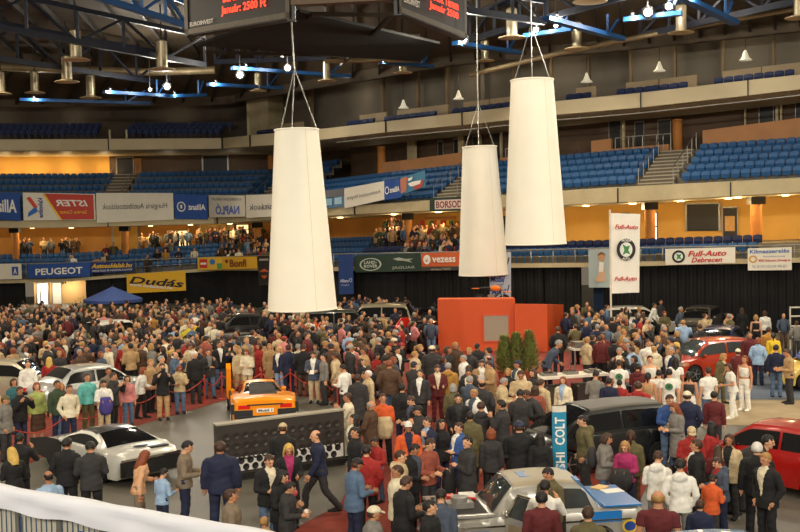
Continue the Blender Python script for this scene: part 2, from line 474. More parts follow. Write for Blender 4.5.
# columns under both tiers
col_m = mat('orange column', (188, 122, 52), .7, 0, .1, 1)
def column(x, w, o, z0, z1, cap=True, m=None):
    p = plan(x, o); r = w
    mb = MB(); mb.lathe([(r, z0(x)), (r, z1(x) - .35)], 18, (p.x, p.y, 0)); c = struct(mb.build('column', m or col_m, None, 40))
    if cap:
        q = MB(); q.box((p.x, p.y, z1(x) - .2), (r * 2.6, r * 2.6, .4)); q.build('column_cap', dark_steel, c)
for x in (108, 226, 368, 440, 629, 740): column(x, .29, 3.4, zlow, zB)
for x in (3,): column(x, .29, 3.4, zlow, zB)
for x in (108, 226, 261, 322): column(x, .27, 5.2 if x > 200 else 6.8, lambda x: zup(x), zFb, False)
column(646, .27, 5.6, zup, zFb, False)

# right lower concourse: screen, poster door, windows, extinguisher
door(640, 675, OB, 204.5, zat(640, 231, OB), door_m)
d = door(680, 695.5, OB, 208, zlow(685), door_m)
mb = MB(); slabon(mb, 682, 693, OB - .14, zat(685, 231, OB), zat(685, 216, OB), .02); mb.build('notice', mat('yellow notice', (196, 150, 84), .6), d)
window(563, 574.5, OB, 214, 240); window(595, 606.5, OB, 213, 240)
# left concourse: shops and doors
door(82, 101, OB, 227, zlow(90), yellow_m); door(149, 174, OB, 224, zlow(160), mat('pale panel', (226, 186, 110), .7))
window(127, 140, OB, 231, 247, mat('lit kiosk', (255, 224, 160), .5, 0, .3, 1.5, 0, 1.6)); window(177, 186, OB, 225, 234, MATS['lit kiosk']); door(214, 222, OB, 228, zlow(217), door_m)
window(390, 400, OB, 230, 246, MATS['lit kiosk'])
mb = MB(); slabon(mb, 402, 436, OB - .2, zlow(420), zat(420, 216, OB), .1); struct(mb.build('wall_kiosk', mat('dark green screen', (44, 58, 44), .8)))
mb = MB(); slabon(mb, 330, 362, OB - .25, zat(340, 219, OB), zat(340, 216.5, OB), .12)
tag(mb.build('shop_shelf', mat('shelf wood', (180, 120, 60), .6)), 'wooden header board over the colourful kiosk on the concourse', 'board')
cl = [(214, 60, 40), (240, 190, 40), (60, 130, 70), (230, 90, 40), (245, 214, 80), (200, 50, 60)]
for i in range(9):
    xa = 329 + i * 3.8; mb = MB(); slabon(mb, xa, xa + 3.2, OB - .55, zat(340, 225 + (i % 2), OB - .5), zat(340, 220 + (i % 3) * .4, OB - .5), .1)
    c = cl[i % 6]
    tag(mb.build('kiosk_sign', ink(c)), '%s square sign on the kiosk header, number %s from its left end' % (('red', 'yellow', 'green', 'orange', 'pale yellow', 'crimson')[i % 6], ('one', 'two', 'three', 'four', 'five', 'six', 'seven', 'eight', 'nine')[i]), 'sign', 'coloured signs over the kiosk')
p = plan(580, OB - .2); ext = thing('fire_extinguisher', 'red fire extinguisher on the concourse wall between two bright windows', 'fire extinguisher', (p.x, p.y, zat(580, 229, OB)))
redp = mat('red enamel', (190, 40, 30), .35)
MB().lathe([(.02, 0), (.1, .02), (.1, .42), (.05, .5), (.03, .52)], 14).build('cylinder_body', redp, ext, 40)
MB().tube([(0, 0, .52), (0, -.02, .58), (.1, -.03, .58)], .02, 6).build('valve', dark_steel, ext)
mb = MB(); p = plan(788, 1.6); mb.tube([(p.x, p.y, zlow(788) - .4), (p.x, p.y, zat(760, 227, 1.6))], .035, 6)

# stairs through the upper tier
def stair(xa, xb, name):
    mb = MB(); nr = rows_u(xa)
    for i in range(nr * 2):
        o = .5 + .425 * i; hs = rise_u(xa) / 2; z = -.05 + hs * i
        ribbon(mb, xa, xb, [(o, up(zT, z - .3)), (o, up(zT, z + hs)), (o + .45, up(zT, z + hs))], 30); ribbon(mb, xa, xb, [(o - .01, up(zT, z - .0)), (o - .01, up(zT, z + hs * .7))], 30, 1)
    struct(mb.build(name, [mat('pale stair', (176, 164, 140), .8, 0, .08, 1), mat('stair riser', (104, 94, 78), .8)]))
    for x in (xa, xb):
        mb = MB(); P = []
        for i in range(nr + 1):
            o = .6 + .85 * i; p = plan(x, o); z = zT(x) + rise_u(x) * i; P.append(Vector((p.x, p.y, z + .9)))
            mb.tube([(p.x, p.y, z - .1), (p.x, p.y, z + .9)], .022, 5)
        mb.tube(P, .025, 5)
        yield mb
STAIRS = [(91, 109, 'at the left end of the hall'), (236, 252, 'left of the biggest hanging column'), (428, 452, 'left of the beer banner'), (635, 670, 'right of the tallest flag')]
for n_, (xa, xb, wh) in enumerate(STAIRS):
    for side, mb in zip(('left', 'right'), stair(xa, xb, 'floor_stair_%d' % (n_ + 1))):
        tag(mb.build('handrail', steel), '%s steel handrail of the pale upper stairs %s' % (side, wh), 'handrail', 'handrails of the upper stairs')
for xa, xb, wh in ((458, 498, 'behind the middle hanging column'), (580, 640, 'over the low terracotta parapet')):
    mb = MB(); o = 5.4; z = lambda x: zup(x) + 1.0
    mb.tube([Vector((*plan(x, o), z(x))) for x in xs_between(xa, xb)], .03, 5)
    for x in xs_between(xa, xb, 14): p = plan(x, o); mb.tube([(p.x, p.y, z(x) - 1), (p.x, p.y, z(x))], .025, 5)
    tag(mb.build('guard_rail', steel), 'steel guard rail %s' % wh, 'railing')

for x, lab in ((102.5, 'left'), (118, 'right')):
    mb = MB(); slabon(mb, x, x + 1.6, 2.0, zFt(x) - .2, zFt(x) + .75, .12); tag(mb.build('gate_post', mat('cream post', (206, 190, 150), .6)), '%s cream post of the gallery stair gap over the cream fascia' % lab, 'post', 'gallery gate posts')
# ------------------------------------------------------------------ seats
def seat_mesh(m, name):
    mb = MB()
    # back shell, curved; seat pan tipped up; bracket
    rows = []
    for j in range(4):
        v = j / 3; rows.append([(-.22 + .44 * i / 4, .06 * (1 - ((i - 2) / 2) ** 2) + .04 + v * .07, .40 + v * .42 - (.04 * ((i - 2) / 2) ** 2 if j == 3 else 0)) for i in range(5)])
    mb.grid(rows); mb.grid([[(x, y + .03, z) for x, y, z in r] for r in rows])
    mb.grid([rows[3], [(x, y + .03, z) for x, y, z in rows[3]]])
    mb.grid([[(-.21, -.04 + .0, .40), (0, -.02, .38), (.21, -.04, .40)], [(-.21, -.10, .58), (0, -.09, .60), (.21, -.10, .58)], [(-.2, -.06, .76), (0, -.05, .78), (.2, -.06, .76)]])
    mb.grid([[(-.21, -.0, .40), (0, .02, .38), (.21, 0, .40)], [(-.21, -.06, .58), (0, -.05, .60), (.21, -.06, .58)], [(-.2, -.03, .76), (0, -.02, .78), (.2, -.03, .76)]])
    mb.box((0, .06, .2), (.06, .06, .42))
    return mb, mb.mesh(name, m)
seat_mb, seat_me = seat_mesh(seat_m, 'stadium_seat')
seat_list = []        # (x column, offset, z, block, row, dark)
def in_stair(x): return any(a - 1.2 < x < b + 1.2 for a, b, _ in STAIRS)
def seat_run(a, b, o, z, block, row, dark=False, pitch=.5):
    x = a
    while x < b:
        p = plan(x, o); q = plan(x + .5, o); step = pitch / ((q - p).length / .5)
        if dark == 1 or not in_stair(x) or block.startswith('lower'):
            d = (q - p).normalized(); seat_list.append((p.x, p.y, z(x), atan2(d.y, d.x), block, row, dark))
        x += step
for i in range(5):
    zz = up(zT, -.05 + .405 * i); o = .5 + .85 * i + .55
    for a, b, blk in ((671, 850, 'upper right'), (503, 635, 'upper middle'), (453, 503, 'upper stairside'), (277, 427, 'upper corner')): seat_run(a, b, o, zz, blk, i)
for i in range(7):
    zz = up(zT, -.05 + .53 * i); o = .5 + .85 * i + .55
    for a, b, blk in ((-50, 91, 'upper far left'), (109, 235, 'upper left'), (252, 277, 'upper left corner')): seat_run(a, b, o, zz, blk, i)
for i in range(2):
    zz = up(zK, .22 + .36 * i); o = .3 + .85 * i + .5
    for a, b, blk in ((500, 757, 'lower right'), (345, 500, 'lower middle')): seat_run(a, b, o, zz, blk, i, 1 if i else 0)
for i in range(4):
    zz = up(zK, .22 + .36 * i); o = .3 + .85 * i + .5
    seat_run(-50, 340, o, zz, 'lower left', i)
# box seats
for a, b in ((555, 575), (608, 640), (643, 680), (708, 747), (749, 788), (436, 462), (464, 494), (363, 392), (392, 418), (325, 350), (240, 272)):
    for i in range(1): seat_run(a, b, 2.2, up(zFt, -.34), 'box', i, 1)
    mb = MB(); ribbon(mb, a - .5, b + .5, [(3.1, zFt), (3.1, up(zFt, .86)), (3.25, up(zFt, .86)), (3.25, zFt)], cap=True)
    struct(mb.build('partition', mat('pale box partition', (172, 150, 116), .7, 0, .06, 1)))
for a, b in ((-50, 100), (119, 205)):
    for i in range(3): seat_run(a, b, 2.0 + i * .8, up(zFt, .0 + .32 * i), 'gallery', i, 2)
order = sorted(range(len(seat_list)), key=lambda i: (seat_list[i][6] > 0, seat_list[i][0] ** 2 + seat_list[i][1] ** 2))
ROWN = ('front', 'second', 'third', 'fourth', 'fifth')
WHERE = {'upper right': 'of the upper stand right of the pale stairs', 'upper middle': 'of the upper stand between flag and hanging columns', 'upper stairside': 'of the upper stand beside the beer banner stairs',
         'upper corner': 'of the upper stand above the white slanted banner', 'lower right': 'of the lower stand behind the railing', 'lower middle': 'of the lower stand over the green banner'}
rest = MB(); restd = []
seat_list = [(a, b, z - (.14 if k.startswith('upper') else 0), d, k, r, e) for a, b, z, d, k, r, e in seat_list]
n_ind = 0
for i in order:
    X, Y, z, a, blk, row, dark = seat_list[i]
    px = proj((X, Y, z + .5))
    if px[0] < -8 or px[0] > 808: continue
    if n_ind < 298 and blk in WHERE and not dark:
        o = add('stadium_seat', seat_me); o.location = (X, Y, z); o.rotation_euler.z = a; n_ind += 1
        tag(o, 'blue seat in the %s row %s' % (ROWN[row], WHERE[blk]), 'seat', 'blue seats, %s block, %s row' % (blk, ROWN[row]))
    else:
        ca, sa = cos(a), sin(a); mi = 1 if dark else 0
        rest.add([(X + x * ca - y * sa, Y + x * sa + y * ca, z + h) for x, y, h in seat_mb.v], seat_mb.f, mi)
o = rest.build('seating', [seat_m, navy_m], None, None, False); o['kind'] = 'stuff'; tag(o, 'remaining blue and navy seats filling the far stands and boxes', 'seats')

# ------------------------------------------------------------------ roof
ZR = 18.2
mb = MB()
rows = []
for x in xs_between(XL, XR, 30):
    p = plan(x, 3); q = plan(x, 9); rows.append([(q.x, q.y, zC(x) + 1.2), (p.x, p.y, zC(x) + .4), (p.x * .82, p.y - 9, ZR), (p.x * .5 + 2, 30, ZR + .6), (p.x * .5 + 2, -6, ZR + .6)])
mb.grid(rows); struct(mb.build('ceiling', roof_m))
mb = MB()
for i, x in enumerate(range(-120, 920, 26)):       # purlins under the roof deck
    p = plan(x, 2.8); mb.bar((p.x, p.y, zC(x) + .2), (p.x * .82, p.y - 9, ZR - .25), .12, .3); mb.bar((p.x * .82, p.y - 9, ZR - .25), (p.x * .6, 34, ZR), .12, .3)
struct(mb.build('ceiling_purlins', mat('purlin steel', (58, 50, 40), .7, .2, .15, 1)))
# duct rings
duct_m = mat('duct sheet metal', (150, 132, 98), .45, .4, .1, 1)
for n_, (pts, lab) in enumerate((([(-20, 66, 74), (70, 70, 74), (150, 72, 74), (215, 70, 74)], 'long curved air duct under the roof above the left gallery'),
                                 ([(325, 61, 62), (420, 60, 62)], 'short pale air duct under the roof left of the right scoreboard face'),
                                 ([(470, 75, 59), (560, 53, 57), (680, 29, 55), (810, 6, 52)], 'long slanting pipe under the roof on the right'))):
    mb = MB(); mb.tube([PY(x, y, Y) for x, y, Y in pts], .26 if n_ == 0 else .13, 12); tag(mb.build('air_duct', duct_m, None, 50), lab, 'duct', 'air ducts under the roof')

def truss(a, b, dep, n, label, m=None, up_=True):
    """lattice girder: two chords, posts and diagonals"""
    a = Vector(a); b = Vector(b); root = thing('roof_truss', label, 'truss', a, 0, 'roof trusses'); m = m or darkblue_steel
    a0 = Vector(); b0 = b - a; dz = Vector((0, 0, dep))
    MB().bar(a0, b0, .26, .3).build('bottom_chord', m, root); MB().bar(a0 + dz, b0 + dz, .2, .24).build('top_chord', m, root)
    w = MB()
    for i in range(n + 1):
        p = a0.lerp(b0, i / n); w.bar(p, p + dz, .14)
        if i < n: q = a0.lerp(b0, (i + 1) / n); w.bar(p + dz if i % 2 else p, q if i % 2 else q + dz, .12)
    w.build('lattice', m, root)
truss(PY(-30, 22, 52), PY(205, 65, 66), 1.7, 5, 'dark blue roof truss crossing the upper left corner')
truss(PY(-30, 54, 60), PY(170, 84, 75), 2.0, 5, 'lower dark roof truss over the left gallery')
truss(PY(88, -6, 50), PY(188, 26, 58), 1.2, 4, 'bright blue roof truss left of the scoreboard', blue_steel)
truss(PY(330, -10, 48), PY(545, 22, 54), 1.0, 6, 'thin dark truss above the right scoreboard face')
truss(PY(470, 40, 60), PY(640, -8, 50), 1.4, 6, 'dark truss above the tallest hanging column')
truss(PY(215, 62, 74), PY(330, 58, 70), 1.6, 5, 'dark truss behind the scoreboard over the gallery end')
truss(PY(640, 36, 56), PY(830, -6, 50), 1.2, 6, 'dark truss over the private boxes on the right')
# lit catwalk beams
BEAMS = []
def beam(p, q, lab, w=.42):
    a = PY(*p); b = PY(*q); root = thing('catwalk_beam', lab, 'beam', a, 0, 'lit blue catwalk beams'); d = b - a
    MB().bar((0, 0, 0), d, w, .2).build('girder', blue_steel, root)
    lm = MB(); lm.lathe([(.05, 0), (.10, .06), (.11, .08), (.05, .16)], 12, d * .12 + Vector((0, -.45, .14))); lm.bar(d * .12 + Vector((0, 0, .1)), d * .12 + Vector((0, -.45, .28)), .04); lm.build('added_beam_lamp', dark_steel, root); BEAMS.append(a + d * .12 + Vector((0, -.45, .02)))  # added housing for an extra light; the real lamps hang unseen above
    h = MB(); e = a + d * .8
    h.bar(d * .8, d * .8 + Vector((0, 0, 1.0)), .09); h.bar(d * .8, d * .95 + Vector((0, 0, .9)), .09); h.build('hanger', blue_steel, root)
beam((20, 99.5, 76), (152, 103.5, 77), 'longest blue catwalk beam over the left gallery')
beam((104, 92, 70), (170, 96, 73), 'short blue beam under the left floodlights')
beam((172, 96, 72), (205, 95, 74), 'small blue beam right of the left floodlights')
beam((208, 84.5, 70), (282, 88, 73), 'blue catwalk beam left of the tall hanging wires')
beam((232, 68, 66), (350, 76.5, 70), 'blue catwalk beam crossing behind the tall hanging wires')
beam((380, 62, 62), (432, 66.5, 65), 'blue catwalk beam below the right scoreboard face')
beam((455, 43, 56), (520, 53, 60), 'blue catwalk beam right of the scoreboard corner')
beam((546, 18, 50), (622, 39, 54), 'bright blue catwalk beam above the biggest right column')
beam((524, 36, 56), (572, 29, 55), 'blue beam under the pair of floodlights, right')
beam((684, -2, 46), (735, 23, 50), 'bright blue catwalk beam at the upper right')
beam((624, 20, 52), (682, 13, 51), 'blue beam under the brightest floodlights')
# can lamps
lamp_steel = mat('brushed lamp metal', (186, 172, 140), .35, .7, .08, 5)
lamp_rim = mat('cream lamp rim', (214, 190, 140), .5, 0, .05, 4)
def can(x, y, Y, s, lab):
    p = PY(x, y, Y); root = thing('ceiling_lamp', lab, 'lamp', p, 0, 'cylindrical ceiling lamps')
    MB().lathe([(.3 * s, 0), (.3 * s, 1.5 * s), (.16 * s, 1.6 * s)], 18).build('lamp_body', lamp_steel, root, 40)
    MB().lathe([(.34 * s, .14 * s), (.75 * s, .02), (.75 * s, 0), (.3 * s, -.02)], 22).build('rim', lamp_rim, root, 40)
    h = 19 - p.z - 1.6 * s
    MB().tube([(0, 0, 1.6 * s), (0, 0, 1.6 * s + max(.4, h))], .04, 6).build('stem', dark_steel, root)
for x, y, Y, s, lab in ((76, 60, 58, 1.0, 'biggest cylindrical lamp at upper left'), (67, 82, 66, 1.0, 'cylindrical lamp below the biggest left one'), (162, 70, 62, 1.05, 'cylindrical lamp left of the scoreboard'),
                        (91, 98, 72, .95, 'cylindrical lamp above the gallery stair'), (35, 93, 72, .9, 'cylindrical lamp near the left edge'), (1, 94, 70, .9, 'cylindrical lamp cut by the left edge'),
                        (327, 81, 66, .75, 'lamp below the blue beam behind the wires'), (258, 91, 72, .75, 'lamp under the beam left of the wires'), (403, 73, 64, .75, 'lamp under the scoreboard beam'),
                        (512, 38, 56, .95, 'lamp above the tallest right column, left of its wires'), (577, 49, 56, .85, 'lamp right of the wires of the tallest right column'), (485, 61, 60, .7, 'lamp above the middle hanging column'),
                        (681, 33, 53, .85, 'lamp over the private boxes at the right'), (800, 18, 50, .9, 'lamp cut by the right edge'), (590, 2, 48, 1.0, 'lamp at the top above the bright blue beam')):
    can(x, y, Y, s, lab)
# floodlights
fl_m = mat('floodlight glass', (255, 248, 224), .3, 0, 0, 1, 0, 25)
LIGHTS = []
def flood(x, y, Y, s, lab):
    p = PY(x, y, Y); root = thing('floodlight', lab, 'floodlight', p, 0, 'roof floodlights'); d = (Vector((p.x * .4, 26, 2)) - p).normalized()
    q = d.to_track_quat('Z', 'Y').to_matrix().to_4x4()
    a = MB().lathe([(.1 * s, -.4 * s), (.2 * s, -.1 * s), (.25 * s, 0), (.25 * s, .03)], 18).build('housing', dark_steel, root, 40)
    b = MB().lathe([(0.001, .035), (.15 * s, .04), (.15 * s, .05), (.001, .06)], 18).build('lens', fl_m, root)
    a.matrix_local = q; b.matrix_local = q
    MB().bar((0, 0, 0), (0, 0, max(.9, zC(min(800, max(0, x))) + 1.5 - p.z if Y > 60 else 18.3 - p.z)), .05).build('bracket', dark_steel, root)
    LIGHTS.append((p + d * .25, d, s, p))
for x, y, Y, s, lab in ((167, 86.5, 70, 1.1, 'bright floodlight above the left gallery'), (150, 89.5, 71, .6, 'small floodlight left of the bright gallery one'), (240, 75, 66, 1.1, 'bright floodlight left of the hanging wires'),
                        (287.5, 68, 66, 1.0, 'floodlight right behind the tall hanging wires'), (463, 39, 56, 1.2, 'floodlight at the right corner of the scoreboard'), (536, 29.5, 55, .8, 'left floodlight of the pair above the tall column'),
                        (556, 25.5, 55, .6, 'right floodlight of the pair above the tall column'), (648, 12, 51, 1.2, 'left one of the brightest floodlights'), (669, 6, 51, 1.0, 'right one of the brightest floodlights')):
    flood(x, y, Y, s, lab)
# white pendant lamps in the boxes
for x, y, wh in ((634.5, 71, 'left of the middle mullion'), (725, 60, 'over the far right box'), (556.5, 82, 'right of the tallest column'), (484, 91, 'over the middle hanging column'), (416.5, 99, 'over the corner boxes'), (353, 108, 'over the left corner boxes')):
    p = plan(x, 4.4); z = zpx(p.x, p.y, y); t = thing('pendant_lamp', 'small white cone lamp %s' % wh, 'lamp', (p.x, p.y, z), 0, 'white pendant lamps of the boxes')
    MB().lathe([(.34, -.02), (.34, 0), (.2, .12), (.09, .40), (.05, .52)], 16).build('lamp_shade', mat('white lamp shade', (236, 226, 196), .4, 0, .02, 3, 0, .5), t, 40)
    MB().tube([(0, 0, .6), (0, 0, zC(x) + .5 - z)], .015, 5).build('cord', dark_steel, t)

# ------------------------------------------------------------------ scoreboard
led = mat('red display segments', (255, 60, 30), .4, 0, 0, 1, 0, 2.2)
blk = mat('black scoreboard casing', (34, 30, 28), .5, 0, .1, 2)
sb = thing('scoreboard', 'dark hanging scoreboard with glowing red text on two faces', 'scoreboard', PY(340, 0, 34))
O = -sb.location
YA, YB_, YC_, YD = 38.5, 34.5, 34.5, 38.0
bl = [PY(186, 36, YA), PY(291, 18.5, YB_), PY(398, 13, YC_), PY(466, 39.5, YD)]
rise = Vector((0, 0, 3.0)); back = [p + Vector((p.x * .0 + (0.2), 7.5 if i in (1, 2) else 4, 0)) for i, p in enumerate(bl)]
def slab(p, q, back, lift, nm, m):
    P_ = [p, q, q + back, p + back]; P_ = [v + O + Vector((0, 0, lift)) for v in P_]
    MB().loft([P_, [v + rise for v in P_]]).build(nm, m, sb)
slab(bl[0], bl[1], Vector((.1, .45, 0)), 0, 'casing', blk); slab(bl[2], bl[3], Vector((-.1, .45, 0)), 0, 'casing', blk)
slab(bl[1], bl[2], Vector((0, .45, 0)), .42, 'front_panel', mat('brown panel board', (96, 78, 58), .7))
for p_, q_ in ((bl[1], bl[1] + Vector((0, .3, 0))), (bl[2], bl[2] + Vector((0, .3, 0)))): MB().bar(p_ + O + Vector((0, .2, -.05)), p_ + O + Vector((0, .2, 3)), .25).build('corner_post', blk, sb)
qa = [bl[0] + rise, bl[1] + rise, bl[1], bl[0]]; qb = [bl[2] + rise, bl[3] + rise, bl[3], bl[2]]
for q in (qa, qb):
    fr = MB(); nn = quadn(q) * .05
    for u_0, v_0, u_1, v_1 in ((0, .93, 1, .99), (0, 0, .035, 1), (.965, 0, 1, 1)):
        fr.add([quadpt(q, u_0, v_0) + nn + O, quadpt(q, u_1, v_0) + nn + O, quadpt(q, u_1, v_1) + nn + O, quadpt(q, u_0, v_1) + nn + O], [(0, 1, 2, 3)])
    fr.build('casing_edge', mat('grey casing edge', (92, 84, 72), .5, .3), sb)
marks(qa, [('display_text', text2d('Bérletek', False, True), (.40, .46, .72, .58), led), ('display_text', text2d('Bartók Terem', False, True), (.40, .60, .78, .71), led), ('display_text', text2d('Január: 2500 Ft', False, True), (.38, .745, .80, .86), led),
           ('maker_name', text2d('EUROINVEST', False, True), (.06, .86, .30, .91), (214, 206, 190))], sb, .06)
marks(qb, [('display_text', text2d('Bérletek', False, True), (.42, .36, .86, .48), led), ('display_text', text2d('1-10-12-15', False, True), (.42, .51, .86, .60), led), ('display_text', text2d('Bartók Terem', False, True), (.42, .62, .86, .72), led), ('display_text', text2d('Január 2500', False, True), (.42, .74, .86, .84), led),
           ('maker_name', text2d('EUROINVEST', False, True), (.06, .80, .28, .87), (214, 206, 190))], sb, .06)
# catwalk ring below
mb = MB()
for (x1, y1, a), (x2, y2, b) in (((312, 14, 46), (282, 56, 62)), ((392, 15, 46), (341, 65, 64)), ((312, 14, 46), (392, 15, 46)), ((290, 36, 56), (420, 36, 56)), ((205, 52, 52), (420, 58, 62))):
    mb.bar(PY(x1, y1, a), PY(x2, y2, b), .16)
struct(mb.build('ceiling_catwalk', mat('dull catwalk steel', (66, 58, 48), .6, .4)))
p0, p1 = PY(208, 34, 39), PY(460, 40, 39)
mb = MB()
q = [PY(196, 46, 46), PY(420, 62, 60), PY(440, 44, 56), PY(300, 12, 46)]
mb.add([v for v in q] + [v + Vector((0, 0, .12)) for v in q], [(0, 1, 2, 3), (4, 5, 6, 7), (0, 1, 5, 4), (1, 2, 6, 5), (2, 3, 7, 6), (3, 0, 4, 7)]); struct(mb.build('ceiling_black_panel', mat('black roof panel', (26, 24, 22), .9, 0, .2, .4)))

# ------------------------------------------------------------------ hanging columns
lan_m = mat('cream lantern fabric', (248, 244, 226), .9, 0, .02, 1.2, .05)
lb = lan_m.node_tree.nodes['Principled BSDF']
def hanging(xt, yt, xb, yb, Y, rt, rb, lab):
    pb = PY(xb, yb, Y); pt = PY(xt, yt, Y)
    root = thing('fabric_lantern', lab, 'hanging lantern', pb, 0, 'tapered fabric columns hung from the roof')
    ax = pt - pb; H = ax.length; tilt = Vector((0, 0, 1)).rotation_difference(ax).to_matrix().to_4x4()
    mb = MB(); n = 48; rings = []
    for j in range(13):
        v = j / 12; rr = rb + (rt - rb) * v; ring = []
        for i in range(n):
            t = 2 * pi * i / n; k = 1 + .004 * sin(i * 3.1 + v * 2) * (1 if i % 12 == 0 else .5)
            ring.append((rr * cos(t) * k, rr * sin(t) * k, v * H))
        rings.append(ring)
    inner = [[(x * .97, y * .97, z) for x, y, z in r] for r in (rings[0], rings[-1])]
    mb.loft([inner[0], rings[0]], 0, False); mb.loft(rings, 0, False); mb.loft([rings[-1], inner[1]], 0, False)
    mb.loft([[(x * .97, y * .97, z) for x, y, z in r] for r in rings], 0, False)
    mb.build('fabric_sleeve', lan_m, root, 60).matrix_local = tilt
    mb = MB(); mb.tube([(rb * .985 * cos(2 * pi * i / 40), rb * .985 * sin(2 * pi * i / 40), .03) for i in range(41)], .035, 6); mb.build('hem_hoop', lan_m, root).matrix_local = tilt
    mb = MB(); mb.tube([(rt * cos(2 * pi * i / 40), rt * sin(2 * pi * i / 40), H) for i in range(41)], .04, 6); mb.build('top_hoop', lan_m, root, 60).matrix_local = tilt
    MB().tube([(rb * 1.002 * sin(.5), -rb * 1.002 * cos(.5), 0), (rt * 1.002 * sin(.5), -rt * 1.002 * cos(.5), H)], .007, 5).build('seam', mat('lantern seam', (226, 214, 182), .9), root).matrix_local = tilt
    a = Vector((0, 0, H + 2.2))
    for k_ in range(3):
        t = k_ * 2 * pi / 3 + .4
        MB().tube([(rt * cos(t), rt * sin(t), H), a], .022, 6).build('sling_wire', steel, root).matrix_local = tilt
    MB().tube([a, (-.25 if xt < 400 else .1, 0, 19.0 - pb.z)], .03, 6).build('hanging_wire', steel, root).matrix_local = tilt
hanging(296.5, 130, 302.5, 309.5, 40, .79, 1.26, 'biggest cream tapered column, hanging left of centre')
hanging(479.5, 147, 483.5, 275, 56, .86, 1.26, 'smallest cream tapered column, hanging above the red stage')
hanging(532, 80.5, 535.5, 244.5, 44, .84, 1.23, 'tall cream tapered column hanging right of the smallest one')
# ------------------------------------------------------------------ banners on the stand
def Q(x0, t0, b0, x1, t1, b1, o=-.3):
    def hit(x):
        k = x
        for _ in range(6): P_ = plan(k, o); k += (x - proj((P_.x, P_.y, 6))[0]) * .8
        return plan(k, o)
    p = hit(x0); q = hit(x1)
    return [Vector((p.x, p.y, zpx(p.x, p.y, t0))), Vector((q.x, q.y, zpx(q.x, q.y, t1))), Vector((q.x, q.y, zpx(q.x, q.y, b1))), Vector((p.x, p.y, zpx(p.x, p.y, b0)))]
def bmat(n, rgb): return mat('banner ' + n, rgb, .75, 0, .05, .8)
W_, BL, RD, YE, GR, TC = bmat('white', (232, 224, 204)), bmat('blue', (38, 78, 150)), bmat('red', (192, 66, 48)), bmat('yellow', (232, 178, 44)), bmat('green', (40, 60, 48)), bmat('orange', (206, 96, 48))
BLUE = (34, 70, 150); WH = (240, 236, 224); BK = (28, 26, 26); RED = (190, 40, 34); YEL = (240, 196, 40)
T = text2d
BG = 'advertising banners on the stands'
def skew(s, k): return [(a, b * (1 - k) + k * a) for a, b in s[0]], s[1]
def bird2d(): return poly2d((.1, .0), (.5, .2), (.9, .1), (.7, .5), (.95, .9), (.5, .75), (.1, .95), (.3, .5))
sheet('banner', Q(-30, 191, 218, 21, 193, 221, -.35), BL, 'blue insurance banner with reversed white lettering, cut by the left edge', 'banner', BG,
      [('lettering', T('Allianz', False, True), (.35, .25, .93, .72), WH, True)])
sheet('banner', Q(24, 192.5, 220.5, 96, 194, 220, -.35), W_, 'white and red motor oil banner with a blue chevron, lettering reversed', 'banner', BG,
      [('red_field', poly2d((.28, .02), (.98, .03), (.98, .97), (.52, .98)), (0, 0, 1, 1), (196, 62, 46)), ('yellow_edge', poly2d((.27, .02), (.30, .02), (.535, .98), (.505, .98)), (0, 0, 1, 1), YEL),
       ('chevron', poly2d((.05, .2), (.10, .14), (.20, .5), (.17, .62)), (0, 0, 1, 1), (216, 70, 40)), ('chevron', poly2d((.06, .88), (.07, .72), (.17, .5), (.20, .62), (.19, .7)), (0, 0, 1, 1), (40, 110, 190)),
       ('lettering', T('Valvoline', True, True), (.205, .18, .275, .9), (40, 60, 140), True, 90), ('lettering', T('ISTER', True, True), (.46, .24, .9, .48), WH, True), ('lettering', T('Service Center'), (.50, .62, .88, .76), YEL, True)])
sheet('banner', Q(97, 193, 223, 174, 193, 219.5, -.35), W_, 'long white insurance banner with reversed grey lettering on the upper stand', 'banner', BG, [('lettering', T('Hungária Autóbiztosítások'), (.08, .36, .92, .62), (70, 74, 84), True)])
sheet('banner', Q(175, 194, 219, 208, 195, 219.5, -.35), BL, 'small blue banner with reversed white lettering and a round emblem', 'banner', BG,
      [('lettering', T('Allianz', False, True), (.42, .38, .94, .62), WH, True), ('emblem_ring', ring2d(.78), (.08, .3, .34, .7), WH), ('emblem_bars', poly2d((.3, .2), (.7, .2), (.7, .8), (.3, .8)), (.14, .38, .28, .62), WH)])
sheet('banner', Q(209.5, 195, 217.5, 245.5, 195.5, 216.5, -.4), W_, 'white newspaper banner with big reversed blue capitals', 'banner', BG, [('lettering', T('NAPLÓ', False, True), (.2, .38, .86, .88), (90, 120, 200), True), ('small_lettering', T('A DEBRECENI NAPILAP'), (.1, .12, .92, .24), (120, 120, 130), True)])
sheet('banner', Q(246.5, 195, 218, 318, 193, 214, -.4), W_, 'white banner with reversed lettering, partly behind the biggest hanging column', 'banner', BG, [('lettering', T('Autóbiztosítások'), (.06, .4, .9, .66), (80, 84, 94), True)])
sheet('banner', Q(324, 191, 208.5, 345, 188.5, 206.5, -.35), bmat('steel blue', (92, 132, 164)), 'grey and pale blue banner right of the biggest hanging column', 'banner', BG, [('stripe', RECT, (0, 0, 1, .4), (110, 110, 112)), ('pale_square', RECT, (.12, .48, .44, .86), (150, 190, 210)), ('pale_square', RECT, (.56, .46, .9, .84), (170, 205, 220))])
sheet('banner', Q(345, 188.5, 208.5, 385, 181, 199.5, -.5), W_, 'white slanted banner with reversed lettering under the corner seats', 'banner', BG, [('lettering', T('Autóbiztosítások Hungária', True), (.08, .42, .93, .66), (110, 110, 116), True)])
sheet('banner', Q(385, 181.5, 200, 401.5, 179, 197.5, -.5), BL, 'small slanted blue banner with reversed lettering beside the white slanted one', 'banner', BG, [('lettering', T('Allianz', False, True), (.36, .36, .95, .66), WH, True), ('emblem_ring', ring2d(.75), (.06, .3, .32, .72), WH)])
